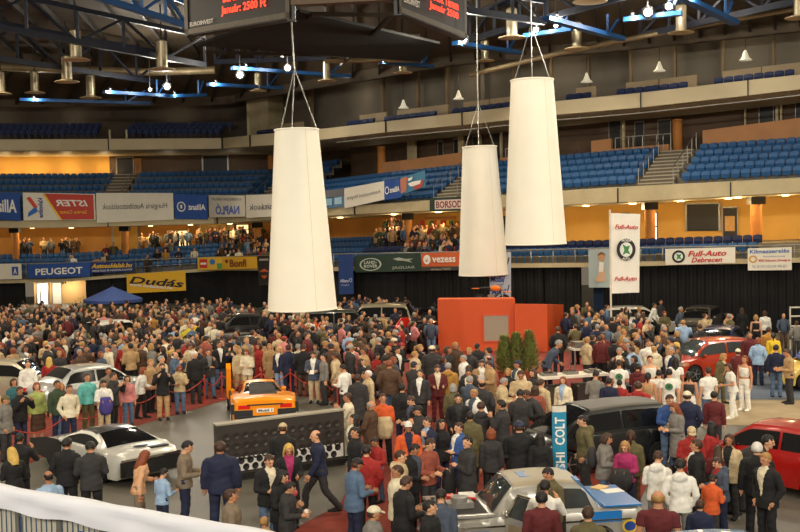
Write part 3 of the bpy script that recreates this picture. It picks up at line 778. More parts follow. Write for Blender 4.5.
sheet('banner', Q(401.5, 177.5, 194.5, 426, 170.5, 187, -.5), bmat('teal', (70, 130, 160)), 'slanted colourful banner with white lettering at the foot of the stairs', 'banner', BG,
      [('picture', poly2d((0, .1), (.3, .05), (.24, .9), (.02, .95)), (0, 0, 1, 1), (190, 120, 90)), ('picture', poly2d((.5, .6), (.95, .5), (.9, .95), (.6, .98)), (0, 0, 1, 1), (180, 70, 60)), ('white_shape', poly2d((0, .1), (.4, 0), (1, .2), (.9, .9), (.3, 1), (.1, .7)), (.32, .46, .86, .74), WH), ('white_shape', poly2d((0, .2), (1, 0), (.8, .9), (.1, 1)), (.32, .16, .52, .36), WH)])
sheet('banner', Q(430, 198, 211.5, 463, 196.5, 210.5, -.4), GR, 'dark green board with a white panel of red beer lettering', 'sign', BG, [('panel', RECT, (.16, .18, 1, .86), (214, 190, 176)), ('lettering', T('BORSOD', False, True), (.2, .27, .98, .78), (120, 40, 44))], wave=0)
# lower rail
sheet('banner', Q(-20, 264, 280, 20, 263.5, 279, -.3), W_, 'pale banner with a small blue badge at the left edge of the railing', 'banner', BG, [('badge', RECT, (.76, .2, .92, .75), BLUE), ('badge_mark', T('A', False, True), (.80, .3, .88, .66), WH)])
sheet('banner', Q(26.5, 265, 278.5, 88.5, 262, 276.5, -.3), BL, 'dark blue banner with big white car maker capitals', 'banner', BG, [('lettering', T('PEUGEOT', False, True), (.12, .3, .88, .78), WH)])
sheet('banner', Q(89, 262.5, 273.5, 132.5, 261.5, 271.5, -.3), bmat('navy', (30, 50, 110)), 'navy banner with yellow web address lettering beside the car maker one', 'banner', BG, [('lettering', T('Autosoldalak.hu', True, True), (.03, .12, .97, .55), YEL), ('small_lettering', T('HIRDETÉSEK ÉS HASZNÁLTAUTÓK'), (.04, .66, .97, .86), WH)])
sheet('banner', Q(125, 274.5, 293.5, 184, 270.5, 290.5, -.45), YE, 'big yellow banner with slanted black lettering hung over the black drape', 'banner', BG,
      [('lettering', skew(T('Dudás', True, True), .5), (.04, .10, .97, .86), BK), ('small_lettering', skew(T('www.dudasauto.hu', True, True), .65), (.05, .44, .78, .92), WH)])
sheet('banner', Q(196.5, 257.5, 270, 221, 257, 269.5, -.3), bmat('toy yellow', (226, 180, 60)), 'patchwork yellow, red and green banner on the railing', 'banner', BG, [('red_square', RECT, (.08, .15, .4, .85), (206, 60, 44)), ('white_bar', RECT, (.12, .42, .36, .58), WH), ('blue_dot', disc2d(), (.5, .15, .72, .6), (50, 120, 190)), ('green_square', RECT, (.8, .5, 1, .95), (80, 150, 80))], wave=0)
sheet('banner', Q(221, 257, 269.5, 256, 256.5, 268.5, -.3), YE, 'yellow restaurant banner with dark red lettering beside the patchwork one', 'banner', BG, [('lettering', T('Bonfi', False, True), (.24, .2, .72, .82), (130, 60, 30)), ('mark', disc2d(), (.1, .2, .2, .5), (130, 60, 30))])
sheet('banner', Q(257, 256, 285.5, 270, 255.5, 285.5, -.3), bmat('black', (36, 32, 30)), 'narrow black hanging banner with an orange shield emblem', 'banner', BG, [('shield', poly2d((0, .3), (.5, 0), (1, .3), (.75, .8), (.5, 1), (.25, .8)), (.12, .42, .88, .78), (196, 92, 40)), ('dark_bar', RECT, (.05, .54, .95, .66), BK), ('pale_bar', RECT, (.15, .1, .85, .16), (180, 170, 160))])
sheet('banner', Q(337.5, 254.5, 294.5, 352, 254, 294, -.45), bmat('royal', (36, 66, 126)), 'narrow blue hanging banner with small white lettering', 'banner', BG, [('lettering', T('Allianz', False, True), (.12, .62, .72, .7), (200, 210, 230)), ('emblem_ring', ring2d(.7), (.76, .6, .95, .7), (200, 210, 230)), ('small_lettering', T('Hungária'), (.2, .74, .75, .8), (180, 190, 220))])
sheet('banner', Q(354, 255.5, 272.5, 420, 253, 271, -.3), GR, 'dark green banner with two car maker emblems in silver', 'banner', BG,
      [('oval', ring2d(.86), (.08, .18, .42, .92), (190, 200, 180)), ('lettering', T('LAND-', False, True), (.15, .34, .35, .52), (200, 206, 190)), ('lettering', T('ROVER', False, True), (.15, .56, .36, .74), (200, 206, 190)),
       ('lettering', T('JAGUAR'), (.58, .70, .92, .90), (180, 186, 170)), ('leaping_mark', poly2d((0, .2), (.3, .0), (.6, .3), (1, .25), (.8, .5), (.95, .9), (.5, .55), (.2, .5)), (.60, .2, .90, .55), (170, 176, 160))], wave=.015)
sheet('banner', Q(421, 253, 266.5, 460, 252, 266, -.35), TC, 'orange banner with white lettering and a round logo on the railing', 'banner', BG, [('round_logo', disc2d(), (.05, .15, .24, .85), WH), ('logo_mark', poly2d((.1, .2), (.4, .7), (.8, .1), (.6, .9), (.3, .9)), (.08, .3, .2, .7), (206, 96, 48)), ('lettering', T('vezess', False, True), (.28, .34, .88, .72), WH)])
sheet('banner', Q(420, 267.5, 271, 470, 266.5, 270, -.35), bmat('charcoal', (60, 56, 50)), 'thin charcoal strip banner under the orange one', 'banner', BG, [('lettering', T('www.vezess.hu  MAGAZIN'), (.2, .2, .6, .85), (190, 180, 160))], wave=0)
sheet('poster', Q(588, 249.5, 287.5, 609, 249, 287.5, -.4), bmat('pale aqua', (176, 192, 190)), 'pale hanging poster showing a sitting toddler, left of the tall flag', 'poster', BG,
      [('toddler_head', disc2d(), (.46, .1, .8, .32), (196, 150, 110)), ('toddler_hair', poly2d((0, .6), (.1, .2), (.5, 0), (.9, .2), (1, .6), (.7, .35), (.3, .4)), (.44, .07, .82, .26), (130, 84, 50)), ('toddler_body', poly2d((.4, 0), (.8, .1), (.9, .6), (1, .95), (.1, 1), (0, .8), (.3, .7)), (.3, .3, .85, .86), (214, 176, 140)), ('toddler_shirt', poly2d((.3, 0), (.9, .1), (.8, .9), (.2, .9)), (.42, .32, .78, .62), (236, 232, 224))], wave=.015)
sheet('banner', Q(665, 249, 265, 735, 247.2, 263, -.3), W_, 'wide white banner with red dealer lettering and a round black and green badge', 'banner', BG,
      [('badge_disc', disc2d(), (.10, .1, .29, .9), BK), ('badge_face', disc2d(), (.13, .24, .26, .76), (220, 224, 214)), ('badge_wing', bird2d(), (.15, .3, .25, .72), (60, 130, 70)), ('lettering', T('Full-Auto', True, True), (.33, .16, .88, .52), RED), ('lettering', T('Debrecen', True, True), (.38, .58, .82, .90), RED)], wave=.015)
sheet('banner', Q(747.5, 248.5, 270.5, 791.5, 247, 270, -.35), W_, 'white banner with small blue and red lettering at the right end of the railing', 'banner', BG,
      [('lettering', T('Klímaszerelés', False, True), (.05, .06, .95, .24), (70, 110, 170)), ('gear_ring', ring2d(.6), (.03, .32, .22, .66), (206, 150, 70)), ('small_lettering', T('Autóvillamosság'), (.35, .34, .85, .44), (90, 110, 150)), ('lettering', T('4030 Debrecen, Diószegi út', False, True), (.25, .5, .97, .64), RED), ('small_lettering', T('Tel.: 52 / 411-122 és 30 / 945-2211'), (.1, .76, .9, .88), (100, 110, 140))], wave=.01)

# tall flag on its pole
def G_obj(x, y): return G(x, y)
Yf = 50.0
t = thing('flag', 'tall white car dealer flag on a pole with round black badge', 'flag', PY(612, 300, Yf)); t.location.z = 0
a, b = PY(611, 213, Yf), PY(640.5, 214, Yf); c, d = PY(639, 292.5, Yf), PY(611.3, 293.5, Yf)
q = [a, b, c, d]; O = -t.location
mb = MB(); mb.grid([[quadpt(q, u / 8, v / 6) + O + Vector((0, .05 * sin(u * .9 + v * .5), 0)) for u in range(9)] for v in range(7)]); mb.grid([[quadpt(q, u / 8, v / 6) + O + Vector((0, .05 * sin(u * .9 + v * .5) + .015, 0)) for u in range(9)] for v in range(7)])
mb.build('flag_cloth', bmat('flag white', (238, 234, 222)), t, 60)
pp = a - Vector((.05, 0, 0)); mb = MB(); mb.tube([(pp.x + O.x, pp.y + O.y, .03), (pp.x + O.x, pp.y + O.y, a.z + .15)], .045, 8); mb.build('pole', mat('white pole', (214, 206, 188), .4), t)
mb = MB(); mb.lathe([(.4, 0.02), (.4, .06), (.08, .1)], 20, (pp.x + O.x, pp.y + O.y, 0)); mb.build('base', dark_steel, t)
marks(q, [('lettering', T('Full-Auto', True, True), (.12, .14, .92, .195), RED), ('lettering', T('Full-Auto', True, True), (.10, .79, .90, .845), RED), ('badge_disc', disc2d(36), (.18, .315, .84, .59), BK), ('badge_face', disc2d(36), (.29, .36, .73, .545), (220, 224, 214)),
          ('badge_wing', bird2d(), (.35, .385, .68, .53), (60, 130, 70)), ('badge_lettering', T('SKODA', False, True), (.34, .322, .68, .352), WH), ('badge_lettering', T('AUTO', False, True), (.38, .552, .64, .58), WH)], t, .08)
# motor oil banner behind the middle column
Yf = 56
q = [PY(489, 252, Yf), PY(511, 252, Yf), PY(511, 304, Yf), PY(490, 304, Yf)]
tt = sheet('banner', q, bmat('pale blue grey', (176, 184, 196)), 'pale grey motor oil banner hanging behind the smallest hanging column', 'banner', BG,
      [('lettering', T('Mobil', True, True), (.02, .46, .72, .58), BLUE), ('lettering', T('Mobil', True, True), (.08, .70, .78, .82), BLUE), ('lettering', T('1', True, True), (.80, .63, .94, .76), BK), ('lettering', T('1', True, True), (.80, .1, .94, .24), BK), ('lettering', T('Mobil', True, True), (.1, .17, .76, .29), BLUE), ('lettering', T('Mobil', True, True), (.3, .93, .9, .99), BLUE)], wave=.02)

# ------------------------------------------------------------------ red stage
st_m = mat('orange red painted board', (200, 76, 14), .6, 0, .05, .5)
A = PY(437.5, 299.5, 51.5); A.z = 0; B_ = PY(515, 302, 51.0); B_.z = 0; C_ = PY(547, 304.5, 50.5); D_ = PY(563.5, 303.5, 54.5)
hz = zpx(A.x, A.y, 299.5)
t = thing('stage', 'big orange-red box stage with a grey screen panel', 'stage', (A.x, A.y, 0))
def xy(p, dx=0, dy=0): return (p.x - A.x + dx, p.y - A.y + dy)
mb = MB(); mb.prism([xy(A), xy(B_), xy(B_, 0, 1.0), xy(A, .1, 1.0)], .0, hz); mb.build('stage_body', st_m, t)
z2 = zpx(C_.x, C_.y, 304.5)
wp = [xy(B_, -.05, -.22), xy(C_), xy(D_), xy(D_, -2.6, .2)]; zd = zpx(D_.x, D_.y, 304.3); MB().loft([[(a_, b_, 0) for a_, b_ in wp], [(a_, b_, z_) for (a_, b_), z_ in zip(wp, (z2 + .05, z2, zd, zd))]]).build('stage_wing', st_m, t)
a = xy(A); b = xy(B_); L = Vector((b[0] - a[0], b[1] - a[1])).length; ux = Vector((b[0] - a[0], b[1] - a[1])).normalized()
s0, s1 = L * .60, L * .91; zz0 = zpx(A.x, A.y + .1, 340.5); zz1 = zpx(A.x, A.y, 316)
mb = MB(); nn = Vector((ux.y, -ux.x))
P = [ux * s0 + nn * .001, ux * s1 + nn * .001, ux * s1 + nn * .06, ux * s0 + nn * .06]; mb.prism(P, zz0, zz1); mb.build('screen', mat('grey projection screen', (150, 138, 118), .5, 0, .06, .8), t)
mb = MB()
for e0, e1, f0, f1 in ((s0 - .06, s0, zz0 - .06, zz1 + .06), (s1, s1 + .06, zz0 - .06, zz1 + .06), (s0, s1, zz0 - .06, zz0), (s0, s1, zz1, zz1 + .06)):
    mb.prism([ux * e0, ux * e1, ux * e1 + nn * .08, ux * e0 + nn * .08], f0, f1)
mb.build('screen_frame', mat('screen frame', (196, 80, 40), .5), t)

# ------------------------------------------------------------------ parasol
p = PY(113, 300, 66); t = thing('parasol', 'big blue square parasol over the crowd on the left', 'parasol', (p.x, p.y, 0))
zr = zpx(p.x, p.y, 299); za = zpx(p.x, p.y, 286.5); rr = 28 * 66 / FPX * 1.05
mb = MB(); n = 8; rings = []
for v in (0, .34, .67, 1):
    ring = []
    for i in range(32):
        th = 2 * pi * i / 32 + .3; k = 1 - .10 * (1 - abs(cos(th * 2))) * v
        sag = -.10 * sin(v * pi) * (1 - abs(cos(th * 4)))
        ring.append((max(.03, rr * v) * cos(th) * k, max(.03, rr * v) * sin(th) * k, za - (za - zr) * v + sag))
    rings.append(ring)
rings.append([(x * .99, y * .99, z - .18) for x, y, z in rings[-1]])
mb.loft(rings, 0, False); mb.build('canopy', mat('blue parasol cloth', (64, 88, 150), .8, 0, .08, 2), t, 50)
mb = MB()
for i in range(8):
    th = 2 * pi * i / 8 + .3; mb.tube([(0, 0, za - .12), (rr * .96 * cos(th), rr * .96 * sin(th), zr - .05)], .02, 5)
mb.build('ribs', dark_steel, t); MB().tube([(0, 0, .05), (0, 0, za)], .045, 8).build('pole', mat('wood pole', (150, 110, 70), .6), t)
MB().lathe([(.5, 0), (.5, .08), (.1, .12)], 20).build('base', dark_steel, t)
MB().ell((0, 0, za + .05), (.05, .05, .08)).build('finial', dark_steel, t)

# ------------------------------------------------------------------ loudspeaker wall in front of the orange car
cas = mat('grey flight case', (60, 55, 50), .5, .1, .12, 1)
gl, gr_ = G(219, 484), G(345, 465)
t = thing('speaker_wall', 'long grey display wall of round loudspeakers in front of the orange car', 'display', (gl.x, gl.y, 0))
ux = Vector((gr_.x - gl.x, gr_.y - gl.y)); L = ux.length; ux.normalize(); ang = atan2(ux.y, ux.x); t.rotation_euler.z = ang
Hh = 1.42; Dp = .26
mb = MB(); mb.box((L / 2, Dp / 2, Hh / 2), (L, Dp, Hh)); mb.build('cabinet', cas, t)
MB().box((L / 2, Dp / 2, Hh + .02), (L + .06, Dp + .06, .04)).build('top_ledge', mat('pale worn ledge', (150, 142, 124), .6, 0, .1, 2), t)
MB().box((L / 2, -.012, .42), (L - .1, .02, .34)).build('silver_band', mat('brushed silver panel', (236, 232, 222), .3, .15, .05, 2), t)
cone_m = mat('black speaker cone', (22, 20, 20), .5, 0, .1, 4); ringm = mat('grey speaker rim', (96, 90, 84), .4, .4)
sp = MB().lathe([(.09, 0), (.10, .012), (.105, .02), (.075, .022), (.03, -.004), (.001, .004)], 18, (0, 0, 0), 0, 'Y'); sp_me = sp.mesh('loudspeaker', [cone_m], 40); fixn(sp_me)
sp2 = sp.mesh('loudspeaker', [mat('dim speaker cone', (58, 54, 50), .35, .2, .1, 4)], 40); fixn(sp2)
for r_ in range(5):
    n_ = 13
    for i in range(n_):
        z = .34 + .165 * (r_ % 2) if r_ < 2 else .62 + (r_ - 2) * .25
        x = .22 + (L - .44) * (i + .5 * (r_ % 2) * (r_ < 2)) / (n_ - .5 if r_ < 2 else n_ - 1)
        o = add('loudspeaker', sp_me if r_ < 2 else sp2, t); o.location = (x, -.012 if r_ >= 2 else -.03, z); o.rotation_euler.z = pi; o.scale = (.82,) * 3 if r_ < 2 else (.95,) * 3
MB().box((L / 2, -.03, .12), (L, .04, .12)).build('kick_strip', dark_steel, t)

# ------------------------------------------------------------------ red stanchions and chain round the orange car
red_st = mat('red stanchion', (176, 56, 40), .45, .1, .06, 3)
stp = [(9, 459), (66, 447), (121, 426), (163, 415), (205, 403), (222, 399.5), (262, 397), (291, 396), (325, 403.5), (338, 409)]
WHS = ('by the woman in the green sweater', 'by the man in the cream sweater', 'in front of the woman with the purple jacket', 'beside the photographer in beige trousers', 'in front of the old man in black', 'beside the raised car door', 'behind the orange car roof', 'behind the right shoulder of the orange car', 'beside the reader in beige trousers', 'near the end of the loudspeaker wall')
pos = []
for (x, y), wh in zip(stp, WHS):
    g = G(x, y); t = thing('stanchion', 'red barrier post standing %s' % wh, 'barrier post', g, 0, 'red barrier posts'); t.location.z = .012
    MB().tube([(0, 0, 0.02), (0, 0, .92)], .03, 10).build('post', red_st, t, 40); MB().lathe([(.16, 0), (.16, .02), (.04, .05)], 18).build('base', red_st, t, 40); MB().ell((0, 0, .94), (.045, .045, .045)).build('knob', red_st, t, 180)
    pos.append(g)
CHW = ('far left', 'second from the left', 'third from the left', 'before the beige-trousered photographer', 'before the old man in black', 'behind the raised car door', 'behind the orange roof', 'right of the orange car', 'by the reader in beige trousers')
for i, (a, b) in enumerate(zip(pos, pos[1:])):
    mb = MB(); P = []
    for j in range(13):
        u = j / 12; p = a.lerp(b, u); P.append((p.x, p.y, .86 - .28 * sin(u * pi)))
    mb.tube(P, .018, 6); tag(mb.build('barrier_rope', red_st, None, 180), 'red sagging barrier rope, the one %s' % CHW[i], 'rope', 'red barrier ropes')

# ------------------------------------------------------------------ covered rail of the near stand
p0 = PY(-60, 474, 17.6); p1 = PY(310, 541, 13.6)
p1.z = p0.z = 2.36
n_ = (p1 - p0); L = n_.length; ux = n_.normalized(); nr = Vector((ux.y, -ux.x, 0))
if nr.y > 0: nr = -nr
t = thing('covered_railing', 'near railing wrapped in white cloth at the lower left corner', 'railing', p0)
mb = MB(); rows = []
for i in range(61):
    u = i / 60; c = ux * L * u; row = []
    for j, (a, b) in enumerate(((.10, -.24), (.115, -.15), (.12, 0.0), (.08, .05), (0, .065), (-.08, .05), (-.12, -.0), (-.135, -.06), (-.14, -.12), (-.145, -.18), (-.15, -.24))):
        w = .012 * sin(u * 46 + j * .8) + .012 * sin(u * 19 - j * 1.3) + (.015 * sin(u * 6 + j * .6) if j > 6 else 0)
        dz = (.02 * sin(u * 33) - .02 if j in (0, 10) else .006 * sin(u * 27 + j))
        row.append(c - nr * (a + (w if a < 0 else -w)) * 1.0 + Vector((0, 0, b + dz)))
    rows.append(row)
mb.grid(rows); mb.grid([[v * .999 + Vector((0, 0, -.01)) for v in r] for r in rows]); mb.build('cloth_cover', mat('white satin cloth', (238, 240, 248), .5, 0, .03, 2), t, 180)
mb = MB(); bars = MB()
for z in (-.02, -1.25): mb.tube([Vector((0, 0, z)), ux * L + Vector((0, 0, z))], .03, 8)
for i in range(9): mb.tube([ux * L * i / 8 + Vector((0, 0, -2.3)), ux * L * i / 8], .035, 8)
i = 0
while i * .115 < L: bars.tube([ux * i * .115 + Vector((0, 0, -1.25)), ux * i * .115 + Vector((0, 0, -.05))], .012, 6); i += 1
mb.build('rail_frame', steel, t); bars.build('bars', mat('blue grey bars', (92, 112, 134), .4, .5), t)
q = [p0 + ux * 1.25 - nr * .06 + Vector((0, 0, -.30)), p0 + ux * 4.4 - nr * .06 + Vector((0, 0, -.30)), p0 + ux * 4.4 - nr * .06 + Vector((0, 0, -1.2)), p0 + ux * 1.25 - nr * .06 + Vector((0, 0, -1.2))]
sheet('banner', q, W_, 'white banner with large blue letters behind the bars of the near railing', 'banner', None, [('letter_stroke', RECT, (.185, .10, .215, .8), (46, 90, 170)), ('letter_stroke', ring2d(.6), (.25, .42, .36, .95), (46, 90, 170)), ('letter_stroke', ring2d(.6), (.06, .42, .17, .95), (46, 90, 170)), ('letter_stroke', RECT, (.62, .14, .65, .8), (46, 90, 170)), ('letter_stroke', ring2d(.6), (.68, .42, .80, .95), (46, 90, 170))], wave=.01)
mb = MB(); mb.prism([(p0 + nr * -.3)[:2], (p1 + nr * -.3)[:2], (p1 + nr * .3)[:2], (p0 + nr * .3)[:2]], 0, .08); struct(mb.build('floor_rail_kerb', conc))

# ------------------------------------------------------------------ conifers
def conifer(x, yt, yb, lab):
    g = G(x, yb); t = thing('potted_conifer', lab, 'conifer', g, 0, 'potted conifers by the red stage'); t.location.z = .012
    H = zpx(g.x, g.y, yt); rnd = random.Random(int(x)); mb = MB()
    for i in range(900):
        u = rnd.random() ** .75; z = .35 + (H - .35) * u; r = (.40 * (1 - u) ** .75 + .03) * rnd.uniform(.45, 1.05); a = rnd.uniform(0, 2 * pi)
        c = Vector((r * cos(a), r * sin(a), z)); d = Vector((cos(a), sin(a), rnd.uniform(.5, 1.4))).normalized(); s = rnd.uniform(.10, .2); w = Vector((-sin(a), cos(a), 0)) * s * .3
        mb.add([c - w, c + w, c + d * s + w * .3, c + d * s - w * .3, c + d * s * 1.2], [(0, 1, 2, 4, 3)])
    mb.build('foliage', mat('conifer green', (132, 140, 70), .9, 0, .35, 5), t, None, False)
    MB().tube([(0, 0, .2), (0, 0, H * .9)], [.05, .015], 6).build('stem', mat('bark', (80, 58, 40), .9), t)
    mb = MB(); mb.lathe([(.2, 0), (.27, .36), (.29, .4), (.25, .4), (.24, .34)], 18); mb.build('pot', mat('terracotta pot', (170, 88, 56), .8), t, 40)
conifer(505, 338, 383, 'potted green conifer, the one standing left of the other two'); conifer(517, 335, 383, 'potted green conifer in the middle of three by the stage'); conifer(530, 333, 383, 'potted green conifer closest to the disc jockey table')

# ------------------------------------------------------------------ disc jockey tables
tw = mat('white table edge', (222, 214, 196), .5)
def table(x, y, w, d, h, rz, lab, deckn=2):
    g = G(x, y, 0); t = thing('equipment_table', lab, 'table', g, rz); t.location.z = .012
    MB().box((0, 0, h - .04), (w, d, .08)).build('tabletop', tw, t)
    for sx in (-1, 1):
        for sy in (-1, 1): MB().tube([(sx * (w / 2 - .06), sy * (d / 2 - .06), 0), (sx * (w / 2 - .06), sy * (d / 2 - .06), h - .08)], .03, 8).build('leg', steel, t)
    return t, g
t, g = table(571, 402, 2.5, .85, .95, .28, 'white-edged table with music decks and mixer right of the conifers')
def deck(tx, ox, kind, lab):
    rz = tx.rotation_euler.z; p = Matrix.Rotation(rz, 3, 'Z') @ Vector((ox, 0, 0)) + tx.location; r = thing('mixer' if kind else 'turntable', lab, 'mixer' if kind else 'turntable', (p.x, p.y, .95 + .012), rz)
    MB().box((0, 0, .045), (.42 if kind else .5, .4, .09)).build('casing', mat('silver deck casing', (140, 136, 128), .35, .6), r)
    if kind:
        for i in range(4): MB().box((-.14 + .09 * i, -.06, .1), (.03, .07, .02)).build('fader', dark_steel, r)
        for i in range(8): MB().lathe([(.018, .09), (.015, .12), (0.001, .12)], 10, (-.15 + .1 * (i % 4), .06 + .08 * (i // 4), 0)).build('knob', dark_steel, r)
    else:
        MB().lathe([(.17, .09), (.17, .115), (.001, .115)], 24).build('platter', mat('black vinyl', (24, 22, 22), .3), r, 40); MB().tube([(.2, .15, .14), (.14, -.04, .13)], .012, 6).build('tonearm', steel, r)
deck(t, -.82, 0, 'turntable at the left end of the music table'); deck(t, .0, 1, 'mixer in the middle of the music table'); deck(t, .82, 0, 'turntable at the right end of the music table')
t2, g2 = table(583, 374, 1.0, .7, 1.05, .2, 'small white table with a silver case behind the music decks')
r = thing('equipment_case', 'silver equipment case on the small white table', 'case', (t2.location.x, t2.location.y, 1.062), .2)
MB().box((0, 0, .12), (.8, .5, .24)).build('case_body', mat('silver deck casing', (140, 136, 128)), r); MB().box((0, -.27, .12), (.2, .04, .05)).build('handle', dark_steel, r)
# flight cases below the music table
for ox in (-.6, .55):
    p = Matrix.Rotation(.28, 3, 'Z') @ Vector((ox, .05, 0)) + t.location
    r = thing('flight_case', 'dark flight case under the %s half of the music table' % ('left' if ox < 0 else 'right'), 'case', (p.x, p.y, .012), .28, 'flight cases under the music table')
    MB().box((0, 0, .3), (.8, .55, .56)).build('case_body', mat('dark case', (52, 46, 40), .6), r)
    mb = MB()
    for sx in (-1, 1):
        for z in (.03, .57): mb.box((sx * .39, -.27, z), (.06, .06, .06))
    mb.build('corner_caps', steel, r)

# ------------------------------------------------------------------ teal pylon sign
g = PY(559.5, 440, 24.2); t = thing('sign_pylon', 'narrow teal pylon sign with upright white model lettering beside the dark hatchback', 'sign', (g.x, g.y, 0))
z1 = zpx(g.x, g.y, 405.5); w = .155
rings = []
for z, k in ((0.02, 1), (z1 - .06, 1), (z1, .9)):
    rings.append([(-w, -.02, z), (0, -.06, z), (w, -.02, z), (w, .05, z), (-w, .05, z)])
MB().loft(rings).build('panel', mat('teal sign panel', (44, 140, 176), .4, 0, .08, 1.5), t)
MB().loft([[(-w, -.022, z), (0, -.063, z), (w, -.022, z), (w, .052, z), (-w, .052, z)] for z in (z1 - .14, z1 - .0)]).build('white_cap', tw, t)
MB().lathe([(.3, 0), (.3, .03), (.05, .05)], 18).build('base', dark_steel, t)
O = t.location; q = [Vector((-w, -.075, z1)) + O, Vector((w, -.075, z1)) + O, Vector((w, -.075, .1)) + O, Vector((-w, -.075, .1)) + O]
marks(q, [('lettering', T('COLT', False, True), (.14, .12, .86, .42), WH, False, 90), ('lettering', T('MITSUBISHI', False, True), (.18, .50, .84, 1.15), WH, False, 90)], t, .004)

# ------------------------------------------------------------------ white railing frame and low podium, right edge
g = PY(790, 335, 50); t = thing('podium', 'grey podium behind the red car at the right', 'platform', (PY(720, 330, 51).x, 51.5, 0))
MB().box((0, 0, .2), (15, 2.4, .4)).build('deck', mat('podium grey', (128, 116, 94), .7), t)
t = thing('white_rack', 'white tubular rack at the right edge in front of the black drape', 'rack', (PY(797, 330, 50).x, 49.6, .0))
wt = mat('white pole', (214, 206, 188)); mb = MB()
for x in (-.45, .6): mb.tube([(x, 0, 0), (x, 0, 1.95)], .035, 6)
mb.build('uprights', wt, t)
for z in (.55, 1.05, 1.5, 1.9): MB().tube([(-.45, 0, z), (.6, 0, z)], .04, 6).build('crossbar', wt, t)
# yellow surfboard-like advertising blade held up in the left crowd
a, b = PY(182, 339, 50), PY(197, 327, 50)
d = b - a; mb = MB(); n = d.normalized(); s = Vector((n.z, 0, -n.x)); rings = []
for u, w in ((0, .16), (.1, .24), (.5, .22), (.9, .16), (1, .05)):
    c = d * u; rings.append([c - s * w + Vector((0, -.03, 0)), c + s * w + Vector((0, -.03, 0)), c + s * w + Vector((0, .03, 0)), c - s * w + Vector((0, .03, 0))])
o = mb.loft(rings).build('car_door', mat('bright yellow panel', (240, 214, 30), .4)); o.location = a
t = thing('yellow_stand', 'slanted bright yellow panel on a dark stand in the left crowd', 'display', (a.x, a.y, 0)); o.parent = t; o.location = a - t.location; o.name = 'panel'
MB().tube([(0, 0, 0), (0, 0, a.z), d * .4 + Vector((0, 0, a.z))], .05, 8).build('stand_pole', dark_steel, t)
# green shrubs left
for x, y, lab in ((80, 322, 'low green shrub under the blue parasol'), (90, 325, 'second low green shrub right of the first under the parasol')):
    g = G(x, y + 4); t = thing('potted_shrub', lab, 'shrub', g); t.location.z = .012; rnd = random.Random(x); mb = MB()
    for i in range(260):
        c = Vector((rnd.gauss(0, .3), rnd.gauss(0, .3), abs(rnd.gauss(.9, .3)))); d = Vector((rnd.uniform(-1, 1), rnd.uniform(-1, 1), rnd.random())).normalized() * .2; s = d.cross(Vector((0, 0, 1))) * .3
        mb.add([c - s, c + s, c + d], [(0, 1, 2)])
    mb.build('foliage', mat('shrub green', (84, 118, 50), .8, 0, .3, 4), t, None, False); MB().lathe([(.2, 0), (.28, .4)], 16).build('pot', mat('terracotta pot', (170, 88, 56)), t)
# ------------------------------------------------------------------ cars
glass = mat('tinted car glass', (20, 22, 24), .06, 0, .05, 1, 0, 0, .5)
glass_l = mat('clear car glass', (60, 66, 66), .06, 0, .05, 1, 0, 0, .5)
tyre_m = mat('tyre rubber', (22, 21, 21), .85, 0, .1, 6); rim_m = mat('alloy rim', (176, 174, 168), .3, .8, .05, 3)
chrome = mat('chrome', (214, 210, 200), .12, 1, .02, 2); lampr = mat('red lamp lens', (196, 30, 24), .2, 0, .1, 8, 0, .25); lampw = mat('clear lamp lens', (224, 226, 222), .12, .2, .05, 6)
plast = mat('black car plastic', (26, 25, 25), .5, 0, .1, 5); plate_m = mat('white number plate', (236, 232, 220), .5, 0, .02, 3)
interior = mat('dark car interior', (38, 34, 32), .8, 0, .15, 4)
CARBOX = []
def pw(x, pts):
    if x <= pts[0][0]: return pts[0][1]
    for (a, p), (b, q) in zip(pts, pts[1:]):
        if x <= b:
            t = (x - a) / (b - a) if b > a else 0; return p + (q - p) * t
    return pts[-1][1]
def sm(x, pts):
    # eased version of pw
    if x <= pts[0][0]: return pts[0][1]
    for (a, p), (b, q) in zip(pts, pts[1:]):
        if x <= b:
            t = (x - a) / (b - a); t = t * t * (3 - 2 * t) * .5 + t * .5; return p + (q - p) * t
    return pts[-1][1]
_wheel = {}
def wheel(r, w, spokes=5):
    k = (r, w, spokes)
    if k in _wheel: return _wheel[k]
    a = MB().lathe([(r * .66, -w / 2), (r * .93, -w / 2), (r, -w * .32), (r, w * .32), (r * .93, w / 2), (r * .66, w / 2)], 28, (0, 0, 0), 0, 'Y').mesh('tyre', tyre_m, 40); fixn(a)
    b = MB(); b.lathe([(r * .6, -w * .3), (r * .68, -w * .5), (r * .64, -w * .5), (r * .58, -w * .2), (r * .1, -w * .2)], 28, (0, 0, 0), 0, 'Y')
    for i in range(spokes):
        t = 2 * pi * i / spokes; b.bar((r * .1 * cos(t), -w * .42, r * .1 * sin(t)), (r * .62 * cos(t), -w * .46, r * .62 * sin(t)), r * .16, w * .12)
    b.lathe([(r * .14, -w * .5), (r * .12, -w * .52), (.001, -w * .52)], 14, (0, 0, 0), 0, 'Y'); b.lathe([(r * .64, w * .4), (.001, w * .4)], 14, (0, 0, 0), 0, 'Y', False)
    b = b.mesh('rim', rim_m, 40); fixn(b)
    _wheel[k] = (a, b); return a, b
